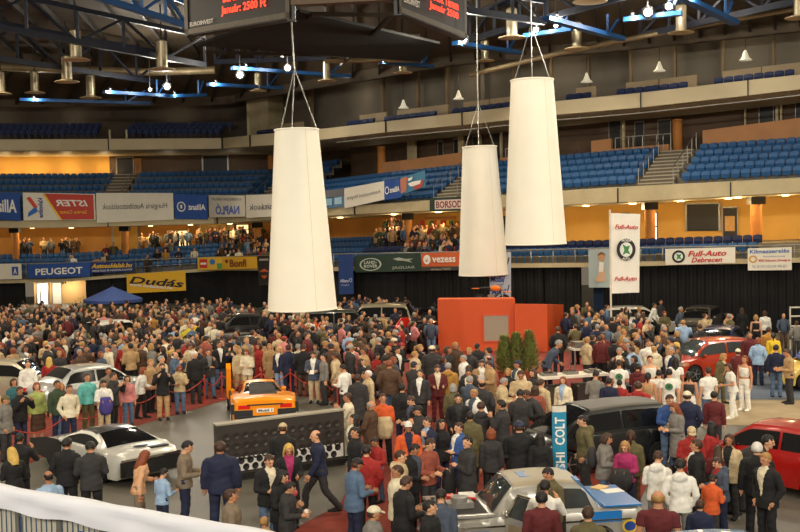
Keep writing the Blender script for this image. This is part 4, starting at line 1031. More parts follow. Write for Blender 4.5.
def car(name, label, loc, heading, body_m, S, group='cars on show', plate='', category='car'):
    """heading: direction of the bonnet in plan, radians. S: the car's measures"""
    t = thing(name, label, category, (loc[0], loc[1], .012), heading, group)
    L, W, H = S['L'], S['W'], S['H']; zb = S.get('zb', .2); ax = S['axles']; wr = S.get('wr', .31)
    deck = S['deck']; plan_w = S.get('plan', [(-L / 2, .80), (-L / 2 + .25, .93), (-L / 2 + .8, 1), (L / 2 - .9, 1), (L / 2 - .3, .92), (L / 2, .74)])
    xs = sorted(set([-L / 2 + L * i / 44 for i in range(45)] + [a + d for a in ax for d in (-wr - .06, -wr * .8, -wr * .4, 0, wr * .4, wr * .8, wr + .06)])); xs = [x for x in xs if -L / 2 <= x <= L / 2]
    rings = []
    for x in xs:
        w = W / 2 * sm(x, plan_w); zt = sm(x, deck); za = zb
        for a in ax:
            R_ = wr + .055; dx = x - a
            if abs(dx) < R_: za = max(za, wr + sqrt(R_ * R_ - dx * dx))
        za = min(za, zt - .12); e = min(1, min(x + L / 2, L / 2 - x) / .18); zq = zb + (1 - e) * .12
        za = max(za, zq); mid = za + (zt - za) * .5
        half = [(0, zq), (w * .64, zq), (w * .66, max(zq, za)), (w * .965, max(zq, za)), (w, mid), (w * .985, mid + (zt - mid) * .55), (w * .93, zt - .035), (w * .80, zt), (w * .4, zt + .018), (0, zt + .025)]
        rings.append([(x, y, z) for y, z in half] + [(x, -y, z) for y, z in half[-2:0:-1]])
    mb = MB(); mb.loft(rings)
    # cabin
    xf, rf, rr, xb = S['cab']; bw = W / 2 * S.get('cbw', .90); rw = W / 2 * S.get('crw', .70)
    zbelt = lambda x: sm(x, deck) - .03
    def top(x):
        if x > rf: return zbelt(x) + (H - zbelt(x)) * (1 - ((x - rf) / (xf - rf)) ** 1.15) if x < xf else zbelt(x)
        if x < rr: return zbelt(x) + (H - zbelt(x)) * (1 - ((rr - x) / (rr - xb)) ** 1.25) if x > xb else zbelt(x)
        u = (x - rr) / (rf - rr); return H + .035 * sin(u * pi)
    def S_(x, s):          # s 0..1 across from the left belt over the roof to the right belt
        sg = 1 if s < .5 else -1; v = s * 2 if s < .5 else (1 - s) * 2
        zt = top(x); z0 = zbelt(x) ; hgt = max(.0, zt - z0); k = hgt / max(.01, H - z0); yr = bw + (rw - bw) * k
        P = [(bw, z0 - .02), (yr + (bw - yr) * .05 + .01, zt - .07 * k - .005), (yr * .93, zt - .012), (yr * .5, zt + .014), (0, zt + .022)]; C_ = [0, .36, .5, .75, 1]
        for i in range(4):
            if v <= C_[i + 1] + 1e-9:
                q = (v - C_[i]) / (C_[i + 1] - C_[i]); a, b = P[i], P[i + 1]; return Vector((x, sg * (a[0] + (b[0] - a[0]) * q), a[1] + (b[1] - a[1]) * q))
    cx = sorted(set([xb + (xf - xb) * i / 40 for i in range(41)] + [rf, rr]))
    ss = [0, .09, .18, .215, .25, .3125, .375, .4375, .5]; ss = ss + [1 - s for s in ss[-2::-1]]
    mb.grid([[S_(x, s) for s in ss] for x in cx])
    body = mb.build('body', body_m, t, 38)
    if S.get('roof_m'):
        r = MB(); r.grid([[S_(x, s) + Vector((0, 0, .012)) for s in ss if .2 < s < .8] for x in cx if rr - .05 <= x <= rf + .02]); r.build('roof_panel', S['roof_m'], body, 60)
    gm = S.get('glass', glass)
    def patch(nm, x0, x1, s0, s1, n=8, k=8, lift=.012, trim=None):
        rows = []
        for i in range(n + 1):
            x = x0 + (x1 - x0) * i / n; row = []
            for j in range(k + 1):
                s = s0 + (s1 - s0) * j / k; p = S_(x, s); d = S_(x + .02, s) - S_(x - .02, s); e = S_(x, min(.999, s + .01)) - S_(x, max(.001, s - .01)); nn = d.cross(e)
                if nn.length > 1e-9: nn.normalize()
                if nn.z < 0 or (abs(nn.z) < .2 and nn.y * p.y < 0): nn = -nn
                row.append(p + nn * lift)
            rows.append(row)
        m_ = MB(); m_.grid(rows); return m_.build(nm, gm, t, 60)
    wl = (xf - rf); patch('windscreen', rf + wl * .06, xf - wl * .10, .262, .738)
    bl = (rr - xb); patch('rear_window', xb + bl * S.get('rg0', .35), rr - bl * .05, .265, .735)
    x0, x1 = xb + bl * .55, xf - wl * .42; xm = x0 + (x1 - x0) * S.get('bp', .5)
    # side windows, trapezoids that follow the pillars
    for sd in (0, 1):
        for (a0, a1, nm) in ((x0, xm - .035, 'rear_side_window'), (xm + .035, x1, 'front_side_window')):
            if S.get('one_side') and nm.startswith('rear'): continue
            s0, s1 = (.035, .165) if sd == 0 else (.965, .835)
            a0_, a1_ = (a0, a1) if not S.get('one_side') else (x0, x1)
            rows = []
            for i in range(9):
                row = []
                for j in range(6):
                    s = s0 + (s1 - s0) * j / 5; lo, hi = a0_, a1_; v = j / 5
                    if nm.startswith('front'): hi = a1_ + wl * (.30 - .42 * v)
                    else: lo = a0_ - bl * (.18 - .36 * v)
                    x = lo + (hi - lo) * i / 8; p = S_(x, s); row.append(p + Vector((0, .014 if sd == 0 else -.014, .002)))
                rows.append(row)
            if not (S.get('open_left') and sd == 0 and nm.startswith('front')): MB().grid(rows).build(nm, gm, t, 60)
    # wheels
    tm, rm = wheel(wr, S.get('tw', .2), S.get('spokes', 5))
    for a in ax:
        for sg in (-1, 1):
            o = add('wheel', tm, t); o.location = (a, sg * (W / 2 - S.get('tw', .2) * .5 - .015), wr); o.rotation_euler.z = 0 if sg < 0 else pi
            add('rim', rm, o)
    # lights, bumpers, plates, mirrors
    for sg in (-1, 1):
        yl = sg * W / 2 * S.get('lamp_y', .66); zl = S['lamp_z']; rz_ = sm(-L / 2, deck)
        e = MB(); e.ell((L / 2 - .07, yl * .95, zl), (.1, W * .09, .065), 12, 8); e.build('headlamp', lampw, t, 180)
        lw, lh = S.get('tail', (.30, .13)); e = MB(); e.box((-L / 2 + .035, sg * (W / 2 * .80 - lw / 2), S['tail_z']), (.09, lw, lh)); e.build('tail_lamp', lampr, t)
        e = MB(); e.ell((xf - wl * .55, sg * (bw + .1), zbelt(xf - wl * .5) + .07), (.06, .1, .07), 10, 7); e.bar((xf - wl * .55, sg * (bw - .03), zbelt(xf - wl * .5) + .03), (xf - wl * .55, sg * (bw + .06), zbelt(xf - wl * .5) + .05), .03); e.build('wing_mirror', S.get('mirror', body_m), t, 180)
        for hx in ((x0 + xm) / 2 - .28, (xm + x1) / 2 - .30)[(1 if S.get('one_side') else 0):]:
            MB().box((hx, sg * (W / 2 * .985), zbelt(hx) - .14), (.16, .03, .03)).build('door_handle', S.get('handle', body_m), t)
    bm_ = S.get('bumper', plast); bwid = W * .80
    MB().box((L / 2 - .0, 0, zb + .16), (.09, bwid * .92, .12)).build('front_bumper', bm_, t); MB().box((-L / 2 + .0, 0, zb + .18), (.09, bwid, .14)).build('rear_bumper', bm_, t)
    MB().box((L / 2 - .005, 0, S['lamp_z'] - .02), (.05, W * .4, .09)).build('grille', plast, t)
    pl = None if S.get('no_plate') else MB().box((-L / 2 - .02, 0, S.get('plate_z', zb + .36)), (.02, .52, .12)).build('number_plate', plate_m, t)
    if plate:
        v, f = T(plate, False, True); MB().add([(-L / 2 - .034, .21 - .42 * a, S.get('plate_z', zb + .36) + .04 - .08 * b) for a, b in v], f).build('lettering', ink(BK), pl)
    CARBOX.append((Vector((loc[0], loc[1])), heading, L / 2 + .25, W / 2 + .3))
    t['_'] = 0; del t['_']
    return t, body, S_, top
SEDAN = dict(L=4.5, W=1.76, H=1.43, axles=(-1.33, 1.30), deck=[(-2.25, .80), (-2.1, .98), (-1.4, 1.0), (-.6, .95), (.9, .93), (1.9, .80), (2.25, .60)], cab=(1.15, .35, -1.0, -1.65), lamp_z=.66, tail_z=.82)
HATCH = dict(L=4.0, W=1.70, H=1.47, axles=(-1.22, 1.22), deck=[(-2.0, .84), (-1.85, .98), (-.6, .95), (1.0, .92), (1.7, .80), (2.0, .60)], cab=(1.25, .45, -1.3, -1.88), lamp_z=.66, tail_z=.86, rg0=.2)
SPORT = dict(L=4.3, W=1.84, H=1.24, axles=(-1.25, 1.28), wr=.33, tw=.24, zb=.16, deck=[(-2.15, .72), (-2.0, .86), (-1.2, .90), (-.4, .82), (1.0, .80), (1.8, .68), (2.15, .5)], cab=(1.0, .15, -.75, -1.6), lamp_z=.58, tail_z=.74, one_side=True, crw=.62)
MPV = dict(L=4.35, W=1.76, H=1.62, axles=(-1.3, 1.32), deck=[(-2.17, .9), (-2.05, 1.02), (-.6, .99), (1.2, .98), (1.85, .86), (2.17, .62)], cab=(1.65, .55, -1.55, -2.08), lamp_z=.7, tail_z=1.0, rg0=.2, wr=.32)
SUV = dict(L=4.5, W=1.85, H=1.8, zb=.32, axles=(-1.35, 1.35), wr=.37, deck=[(-2.25, 1.0), (-2.15, 1.12), (-.6, 1.1), (.9, 1.1), (1.9, 1.02), (2.25, .8)], cab=(1.0, .4, -1.85, -2.18), lamp_z=.85, tail_z=1.05, rg0=.15)

def at(x, y, z, Y=None): p = G(x, y, z); return (p.x, p.y)
def cam_az(p): return atan2(p[1], p[0])
def hd(p, deg): return cam_az(p) + R(deg)       # 0 = pointing straight away from the camera, +90 = to its left

# orange supercar
org = paint('bright orange', (250, 150, 14))
p = at(259.5, 428.5, 0); p = (p[0] - .25, p[1] + 2.15)
LAM = dict(L=4.5, W=2.04, H=1.14, zb=.16, axles=(-1.3, 1.36), wr=.34, tw=.28, deck=[(-2.25, .84), (-2.1, .93), (-1.3, .96), (-.5, .84), (.9, .70), (1.7, .60), (2.25, .40)], cab=(1.5, .25, -.25, -1.75), cbw=.74, crw=.50, lamp_z=.5, tail_z=.68, tail=(.36, .12), one_side=True, rg0=.22, plate_z=.56, lamp_y=.7,
           plan=[(-2.25, .9), (-2.05, .98), (-1.3, 1), (-.3, .95), (.6, .93), (1.4, .95), (2.0, .8), (2.25, .55)])
t, body, S_, top = car('sports_car', 'bright orange wedge-shaped supercar with one door raised, seen from behind', p, hd(p, 4), org, LAM, 'cars on show', 'Mobil 1')
L2 = 2.25
for sg in (-1, 1):
    MB().box((-L2 - .005, sg * .66, .46), (.05, .56, .26)).build('rear_vent', plast, t); MB().box((-L2 + .3, sg * .98, .62), (.5, .1, .3)).build('side_intake', plast, t)
mb = MB()
for i in range(7):
    x = -1.62 + i * .17; z = top(x) + .02; mb.box((x, 0, z + .02), (.1, .86 - i * .02, .03), 0, 0, Matrix.Rotation(-.35, 3, 'Y'))
part(mb.build('engine_louvres', plast, t), 'black engine louvres')
MB().box((-L2 - .01, 0, .74), (.04, 1.1, .035)).build('light_bar', plast, t); mb = MB(); mb.box((-L2 + .0, 0, .30), (.06, .5, .12)); mb.build('exhaust_surround', plast, t)
MB().lathe([(.06, -.1), (.07, 0), (.05, .01)], 16, (-L2 - .03, 0, .30), 0, 'X').build('exhaust', chrome, t)
# raised scissor door on the left flank
mb = MB(); o3 = Matrix.Rotation(R(68), 3, 'Y')
prof = [(-.0, .0), (-1.25, .05), (-1.35, .32), (-1.0, .62), (-.35, .60), (.12, .34)]
prof = [(x * .84, z * .84) for x, z in prof]; hx = Vector((.85, .98, .52))
rings = [[hx + o3 @ Vector((x, y, z)) for x, z in prof] for y in (-.10, .05)]; mb.loft(rings); d_ = mb.build('scissor_door', org, t, 30)
mb = MB(); w = [(-.84, .30), (-.72, .47), (-.34, .46), (-.05, .30)]; mb.loft([[hx + o3 @ Vector((x, y, z)) for x, z in w] for y in (-.065, -.055)]); mb.build('door_window', glass, d_)
mb = MB(); w = [(-.42, .08), (-.96, .08), (-1.0, .25), (-.42, .23)]; mb.loft([[hx + o3 @ Vector((x, y, z)) for x, z in w] for y in (-.07, -.055)]); mb.build('door_lining', interior, d_)
mb = MB(); mb.box((.1, .93, .55), (1.2, .06, .42)); part(mb.build('door_opening', interior, t), 'dark open doorway')

# silver GT with its door open, lower left
slv = paint('silver white', (214, 212, 202), .35)
p = at(135, 484, 0); p = (p[0] - 1.1, p[1] + 1.65)
GT = dict(SPORT, no_plate=True, H=1.10, L=4.4, W=1.9, tail=(.16, .14), tail_z=.56, deck=[(-2.2, .70), (-2.05, .80), (-1.2, .84), (-.4, .80), (1.0, .82), (1.8, .70), (2.2, .5)], cab=(1.05, .2, -.55, -1.45), rg0=.12, roof_m=paint('black roof', (34, 32, 30)), handle=chrome)
t, body, S_, top = car('sports_car', 'silver sports coupe with black roof and wide rear wing, doors open', p, hd(p, 28), slv, GT)
MB().box((-2.22, 0, .66), (.06, 1.62, .05)).build('bumper_strip', chrome, t)
MB().box((-2.20, 0, .44), (.06, 1.66, .36)).build('rear_diffuser', plast, t)
mb = MB(); v, f = disc2d(24); mb.ell((-1.72, 0, .86), (.13, .2, .02), 20, 6); b_ = mb.build('oval_badge', mat('dark badge', (40, 40, 50), .3), t, 180)
for sg in (1,):
    rings = [[Vector((.75, sg * .9, .3 + dz)) + Vector((-u * .35, sg * (1.0 * u + .0), u * .35)) for u, dz in ((0, 0), (.5, -.05), (1.0, .1), (1.0, .42), (.5, .52), (0, .5))], [Vector((.68, sg * .9, .3 + dz)) + Vector((-u * .35, sg * 1.0 * u, u * .35)) for u, dz in ((0, 0), (.5, -.05), (1.0, .1), (1.0, .42), (.5, .52), (0, .5))]]
    part(MB().loft(rings).build('open_door', interior if sg > 0 else slv, t), 'opened door, dark inside')
MB().box((-1.95, -.35, .83), (.2, .5, .03)).build('black_vent', plast, t)

sedan_m = paint('pale silver', (188, 190, 186), .45)
p = at(92, 366, 1.43); car('saloon_car', 'silver saloon car hemmed in by the crowd behind the man in turquoise', p, hd(p, -62), sedan_m, dict(SEDAN, H=1.46), 'cars on show')
p = at(10, 361, 1.45); car('hatchback', 'beige silver hatchback cut by the left edge of the hall', p, hd(p, -118), paint('beige silver', (186, 176, 150), .4), HATCH)
p = at(101, 322.5, 1.45); car('hatchback', 'small white car in the far crowd below the blue parasol', p, hd(p, 130), paint('white car', (222, 218, 206)), HATCH)
blkp = paint('black car', (22, 22, 24))
p = at(251, 314, 1.5); car('saloon_car', 'black car shining in the crowd left of the biggest hanging column', p, hd(p, -75), blkp, dict(SEDAN, H=1.5))
p = at(232, 334, 1.45); car('saloon_car', 'second black car, nearer, behind the raised orange door', p, hd(p, 100), paint('black green car', (26, 32, 28)), SEDAN)
p = at(345, 309.5, 1.8); car('off_roader', 'dark green off-roader behind the crowd right of the biggest hanging column', p, hd(p, -85), paint('dark green car', (40, 46, 38)), SUV)
p = at(372, 305.5, 1.75); car('off_roader', 'pale roofed off-roader in the far crowd below the green banner', p, hd(p, 80), paint('sand car', (150, 140, 116), .3), SUV)
p = at(452, 292.5, 1.85); car('off_roader', 'black off-roader with shiny roof behind the red stage', p, hd(p, 70), blkp, dict(SUV, H=1.9))
p = at(424, 322.5, 1.3); t, body, S_, top = car('sports_car', 'red and black sports car with a door open, left of the red stage', p, hd(p, 128), paint('black cherry', (50, 16, 16)), dict(SPORT, H=1.32))
mb = MB(); o3 = Matrix.Rotation(R(42), 3, 'Y'); hx = Vector((.9, -.95, .55))
mb.loft([[hx + o3 @ Vector((x, y, z)) for x, z in prof] for y in (-.05, .03)]); mb.build('raised_door', paint('signal red', (206, 36, 28)), t, 30)
redp_ = paint('orange red car', (166, 48, 20))
p = at(708, 339.5, 1.46); car('hatchback', 'orange-red hatchback in the crowd at right, behind the people in white', p, hd(p, 128), redp_, dict(HATCH, glass=glass_l))
p = at(719, 327.5, 1.5); car('hatchback', 'dark blue car facing the camera just behind the orange-red hatchback', p, hd(p, 170), paint('dark blue car', (26, 40, 84)), HATCH)
p = at(833, 347, 1.45); t, body, S_, top = car('hatchback', 'yellow car with blue raised bonnet at the right edge', p, hd(p, 110), paint('pale yellow car', (222, 190, 96)), HATCH)
mb = MB(); mb.add([(1.15, -.65, .95), (1.15, .65, .95), (.7, .62, 1.65), (.7, -.62, 1.65), (1.12, -.65, .92), (1.12, .65, .92), (.66, .62, 1.63), (.66, -.62, 1.63)], [(0, 1, 2, 3), (4, 5, 6, 7), (0, 1, 5, 4), (2, 3, 7, 6), (0, 3, 7, 4), (1, 2, 6, 5)]); mb.build('raised_bonnet', paint('royal blue', (40, 80, 170)), t)
p = at(694, 312, 1.55); t_ = car('hatchback', 'black car with bright reflections on the podium before the black drape', (p[0] + .3, 52.2), hd(p, 168), paint('gunmetal car', (96, 94, 88), .5), dict(HATCH, H=1.36, L=3.6, W=1.6)); t_[0].location.z = .412
p = at(634, 306, 1.5); car('estate_car', 'pale silver car roof showing in the far crowd right of the tall flag', p, hd(p, -80), paint('pale car', (206, 200, 184), .2), HATCH)

# dark hatchback behind the teal sign
p = at(596, 405, 1.55); t, body, S_, top = car('hatchback', 'large dark grey hatchback with silver roof behind the teal sign', p, hd(p, 122), paint('graphite car', (44, 46, 46), .5), dict(MPV, H=1.56, L=4.2, roof_m=mat('grey roof paint', (86, 80, 70), .6, 0, .04, 1), glass=glass))
# red hatchback lower right
p = at(792, 425, 1.46); p = (p[0] - .1, p[1] + .2)
car('hatchback', 'shiny red hatchback cut by the right edge, beside the white-haired man', p, hd(p, 58), paint('bright red', (170, 22, 18)), dict(HATCH, handle=chrome, L=4.1))

# white and blue boxy saloon with open bonnet
sil = paint('silver grey', (176, 172, 160), .3)
LAD = dict(L=4.05, W=1.64, H=1.42, zb=.2, axles=(-1.15, 1.27), wr=.29, tw=.17, deck=[(-2.02, .86), (-1.95, .93), (-1.2, .93), (-.6, .92), (.78, .92), (1.9, .88), (2.02, .84)], cab=(.88, .42, -.83, -1.2), crw=.76, cbw=.92, lamp_z=.66, tail_z=.72, glass=glass_l, bumper=chrome, handle=chrome, mirror=chrome, rg0=.12,
           plan=[(-2.02, .93), (-1.9, .98), (-1.4, 1), (1.6, 1), (1.9, .97), (2.02, .93)], roof_m=mat('beige roof paint', (160, 148, 122), .45, 0, .04, 1), open_left=True)
p = at(538, 476, 1.44); p = (p[0] - .2, p[1])
LH = pi + R(8)
t, body, S_, top = car('saloon_car', 'silver and blue boxy saloon with open engine bay and open door', p, LH, sil, LAD)
lada = t
blp = paint('racing blue', (36, 118, 190))
for sg in (-1, 1):
    MB().box((1.42, sg * .822, .50), (.95, .012, .32)).build('blue_flank', blp, t); MB().box((-1.22, sg * .822, .80), (.7, .012, .2)).build('blue_flank', blp, t); MB().box((.1, sg * .83, .74), (3.7, .012, .03)).build('chrome_strip', chrome, t)
    mb = MB(); mb.bar((-.80, sg * .585, 1.425), (-1.22, sg * .70, .965), .09, .02); mb.bar((-.80, sg * .585, 1.435), (-.80, sg * .3, 1.455), .09, .02); mb.build('blue_pillar', blp, t)
v, f = disc2d(24); mb = MB(); mb.add([(-1.72 + (a - .5) * .3, .832, .60 + (b - .5) * .26) for a, b in v], f); mb.add([(-1.72 + (a - .5) * .22, .835, .60 + (b - .5) * .18) for a, b in v], f, 1); mb.build('round_emblem', [ink(YEL), ink(BLUE)], t)
part(MB().box((-1.62, 0, .965), (.72, 1.5, .03)).build('boot_lid', blp, t), 'blue boot lid')
v, f = T('RALLY', True, True); v2, f2 = disc2d()
MB().box((.05, 0, 1.475), (.3, .42, .01)).build('roof_sticker', blp, t)
# engine bay
part(MB().box((1.40, 0, .935), (.96, 1.36, .03)).build('engine_bay', interior, t), 'dark open engine bay')
mb = MB(); mb.box((1.35, .1, .98), (.5, .34, .14)); mb.lathe([(.16, 0), (.16, .1), (.03, .12)], 18, (1.35, .1, 1.04)); mb.build('engine_block', mat('cast metal', (150, 146, 138), .45, .6, .15, 6), t, 40)
MB().box((1.1, -.42, .99), (.3, .22, .14)).build('battery', mat('white plastic', (226, 222, 210), .5), t); MB().box((1.45, -.48, .98), (.22, .2, .1)).build('red_filter', redp, t); MB().tube([(1.75, -.4, .98), (1.8, .0, 1.0), (1.7, .4, .98)], .04, 8).build('radiator_hose', plast, t)
MB().box((1.84, 0, .95), (.1, 1.3, .05)).build('radiator_panel', sil, t); MB().tube([(.95, -.3, .97), (1.2, -.2, 1.03), (1.3, .0, 1.04)], .03, 8).build('red_hose', redp, t)
for sg in (-1, 1): MB().box((1.36, sg * .73, .93), (1.1, .1, .05)).build('wing_rail', sil, t)
# open left front door, the side turned to the camera
dm = MB(); hx = Vector((.62, .81, 0)); rz3 = Matrix.Rotation(R(-62), 3, 'Z')
def dpt(x, y, z): return hx + rz3 @ Vector((x, y, 0)) + Vector((0, 0, z))
dm.loft([[dpt(-x, y, z) for x, z in ((0, .28), (.88, .28), (.9, .9), (0, .92))] for y in (-.03, .03)]); dd = dm.build('open_door', sil, t)
MB().loft([[dpt(-x, y, z) for x, z in ((.06, .92), (.88, .9), (.72, 1.34), (.36, 1.34))] for y in (-.008, .008)]).build('door_window', glass_l, dd)
fr = MB(); pp = [dpt(-x, 0, z) for x, z in ((.03, .92), (.35, 1.37), (.74, 1.37), (.90, .9))]
for a, b in zip(pp, pp[1:]): fr.bar(a, b, .04)
fr.build('window_frame', chrome, dd); MB().loft([[dpt(-x, y, z) for x, z in ((.1, .36), (.8, .36), (.8, .8), (.1, .8))] for y in (.032, .04)]).build('door_lining', mat('beige lining', (150, 134, 108), .7), dd)
MB().box((0, .815, .62), (1.0, .02, .5)).build('door_opening', interior, t); MB().box((-.25, .2, .9), (.4, .5, .5)).build('seat', interior, t)
# things lying on the boot
bx = Matrix.Rotation(LH, 3, 'Z'); lp = lambda x, y, z: Vector((p[0], p[1], .012)) + bx @ Vector((x, y, z))
mb = MB(); q = lp(-1.75, -.25, .985); mb.prism([(-.2, -.14), (.2, -.14), (.2, .14), (-.2, .14)], 0, .012); o = mb.build('paper_sheet', white_m); o.location = q; o.rotation_euler.z = .3; tag(o, 'white paper lying on the blue boot of the boxy saloon', 'paper')
mb = MB(); q = lp(-1.6, -.55, .985); mb.prism([(-.16, -.12), (.16, -.12), (.16, .12), (-.16, .12)], 0, .02); o = mb.build('leaflet', mat('yellow leaflet', (220, 180, 110), .6)); o.location = q; o.rotation_euler.z = .8; tag(o, 'tan leaflet on the blue boot beside the white paper', 'paper')
q = at(648, 527, .0); 
p = at(690, 531, 1.38); car('saloon_car', 'blue car roof just showing at the bottom edge below the boys', (p[0], p[1] - .75), pi + R(4), paint('sky blue car', (70, 130, 176)), dict(LAD, roof_m=None, open_left=False, handle=chrome))

# motorcycle on the stage top
zz = hz + .0
pm = PY(492, 298, 53.6); tp = thing('plinth', 'low red plinth behind the stage under the motorcycle', 'plinth', (pm.x, 53.6, 0)); MB().box((0, 0, .92), (2.6, 1.2, 1.84)).build('plinth_body', st_m, tp)
t = thing('motorcycle', 'orange motocross motorcycle showing over the top of the red stage', 'motorcycle', (pm.x, 53.6, 1.84), R(-28))
tm, rm = wheel(.33, .12, 9)
for x in (-.66, .66): o = add('wheel', tm, t); o.location = (x, 0, .33); add('rim', rm, o)
om = paint('ktm orange', (240, 120, 20))
mb = MB(); mb.tube([(.55, 0, .9), (.2, 0, .55), (-.25, 0, .5), (-.3, 0, .8), (.45, 0, .9)], .04, 8); mb.build('frame', dark_steel, t, 180)
MB().loft([[(.35, y * .12, 1.0), (.05, y * .16, 1.02)] for y in (-1, 1)], 0, False); mb = MB(); mb.ell((.2, 0, .95), (.3, .13, .14)); mb.build('fuel_tank', om, t, 180); mb = MB(); mb.ell((-.3, 0, .95), (.45, .1, .06)); mb.build('saddle', plast, t, 180)
mb = MB(); mb.tube([(.66, .07, .33), (.5, .07, 1.05)], .03, 8); mb.tube([(.66, -.07, .33), (.5, -.07, 1.05)], .03, 8); mb.build('fork', chrome, t); mb = MB(); mb.tube([(.45, -.38, 1.15), (.5, 0, 1.1), (.45, .38, 1.15)], .02, 8); mb.build('handlebar', dark_steel, t)
mb = MB(); mb.ell((.75, 0, .78), (.3, .07, .03)); mb.ell((-.85, 0, .92), (.25, .08, .03)); mb.build('mudguards', om, t, 180); mb = MB(); mb.box((0, 0, .48), (.35, .22, .3)); mb.build('engine', mat('cast metal', (150, 146, 138)), t)
# ------------------------------------------------------------------ people: one continuous body per pose, clothes fitted over it
def vox(mb, size, mats, name, smooth_it=3, post=None):
    me = mb.mesh(name + '_raw', []); o = bpy.data.objects.new('tmp', me); C.objects.link(o)
    md = o.modifiers.new('r', 'REMESH'); md.mode = 'VOXEL'; md.voxel_size = size
    sm_ = o.modifiers.new('s', 'SMOOTH'); sm_.factor = .5; sm_.iterations = smooth_it
    dg = bpy.context.evaluated_depsgraph_get(); dg.update()
    out = bpy.data.meshes.new_from_object(o.evaluated_get(dg)); bpy.data.objects.remove(o); bpy.data.meshes.remove(me); out.name = name
    out.materials.clear()
    for m in mats: out.materials.append(m)
    n = len(out.vertices); co = np.empty(n * 3, np.float32); out.vertices.foreach_get('co', co); co = co.reshape(-1, 3)
    if post is not None: co = post(co); out.vertices.foreach_set('co', co.astype(np.float32).ravel())
    out.polygons.foreach_set('use_smooth', [True] * len(out.polygons)); out.update()
    return out, co
def face_centres(me):
    k = len(me.polygons); c = np.empty(k * 3, np.float32); me.polygons.foreach_get('center', c); nn = np.empty(k * 3, np.float32); me.polygons.foreach_get('normal', nn)
    return c.reshape(-1, 3), nn.reshape(-1, 3)
# pose: right arm (upper, fore), left arm, legs (right foot x,y / left foot x,y), lean degrees, head yaw, head pitch.  x is outward for each arm, y forward is negative
UPR = {
    'relaxed': ((.16, .05, -1), (.04, -.16, -1)), 'pocket': ((.30, .16, -1), (-.28, -.40, -.75)), 'folded': ((.14, -.16, -1), (-.92, -.50, .08)), 'camera': ((.30, -.55, -.75), (-.50, -.42, 1.0)),
    'hold': ((.18, -.12, -1), (-.34, -.95, .05)), 'swingf': ((.12, -.35, -1), (.0, -.65, -.9)), 'swingb': ((.14, .38, -1), (.03, .10, -1)), 'chin': ((.12, -.45, -.9), (-.30, -.30, 1.0)), 'back': ((.22, .28, -1), (-.62, .28, -.7)),
    'chest': ((.14, -.2, -1), (-.85, -.55, .35)), 'out': ((.5, -.5, -.6), (.2, -1, .1)), 'up': ((.55, -.2, .6), (-.1, -.25, 1)), 'down': ((.10, -.25, -1), (-.1, -.45, -.9)),
}
POSES = {
    'stand': ('relaxed', 'relaxed', 0, 0, 0, 0), 'standl': ('relaxed', 'pocket', 1, 0, 28, -6), 'standr': ('pocket', 'relaxed', 1, 0, -28, -6), 'pockets': ('pocket', 'pocket', 0, 2, 0, 8),
    'folded': ('folded', 'folded', 1, 0, 10, 4), 'camera': ('camera', 'camera', 0, 3, 0, 4), 'hold': ('hold', 'hold', 0, 3, 0, 22), 'walk': ('swingf', 'swingb', 2, 5, 0, 6), 'chin': ('chin', 'folded', 1, 3, -8, 6),
    'back': ('back', 'back', 0, 2, 15, 6), 'lean': ('hold', 'down', 1, 32, 0, 10), 'bend': ('down', 'down', 1, 58, 0, -10), 'point': ('out', 'relaxed', 1, 4, 20, 2), 'phone': ('chin', 'pocket', 0, 2, 15, 8), 'reach': ('hold', 'relaxed', 1, 10, 20, 18), 'hug': ('chest', 'relaxed', 0, 0, 35, 0),
}
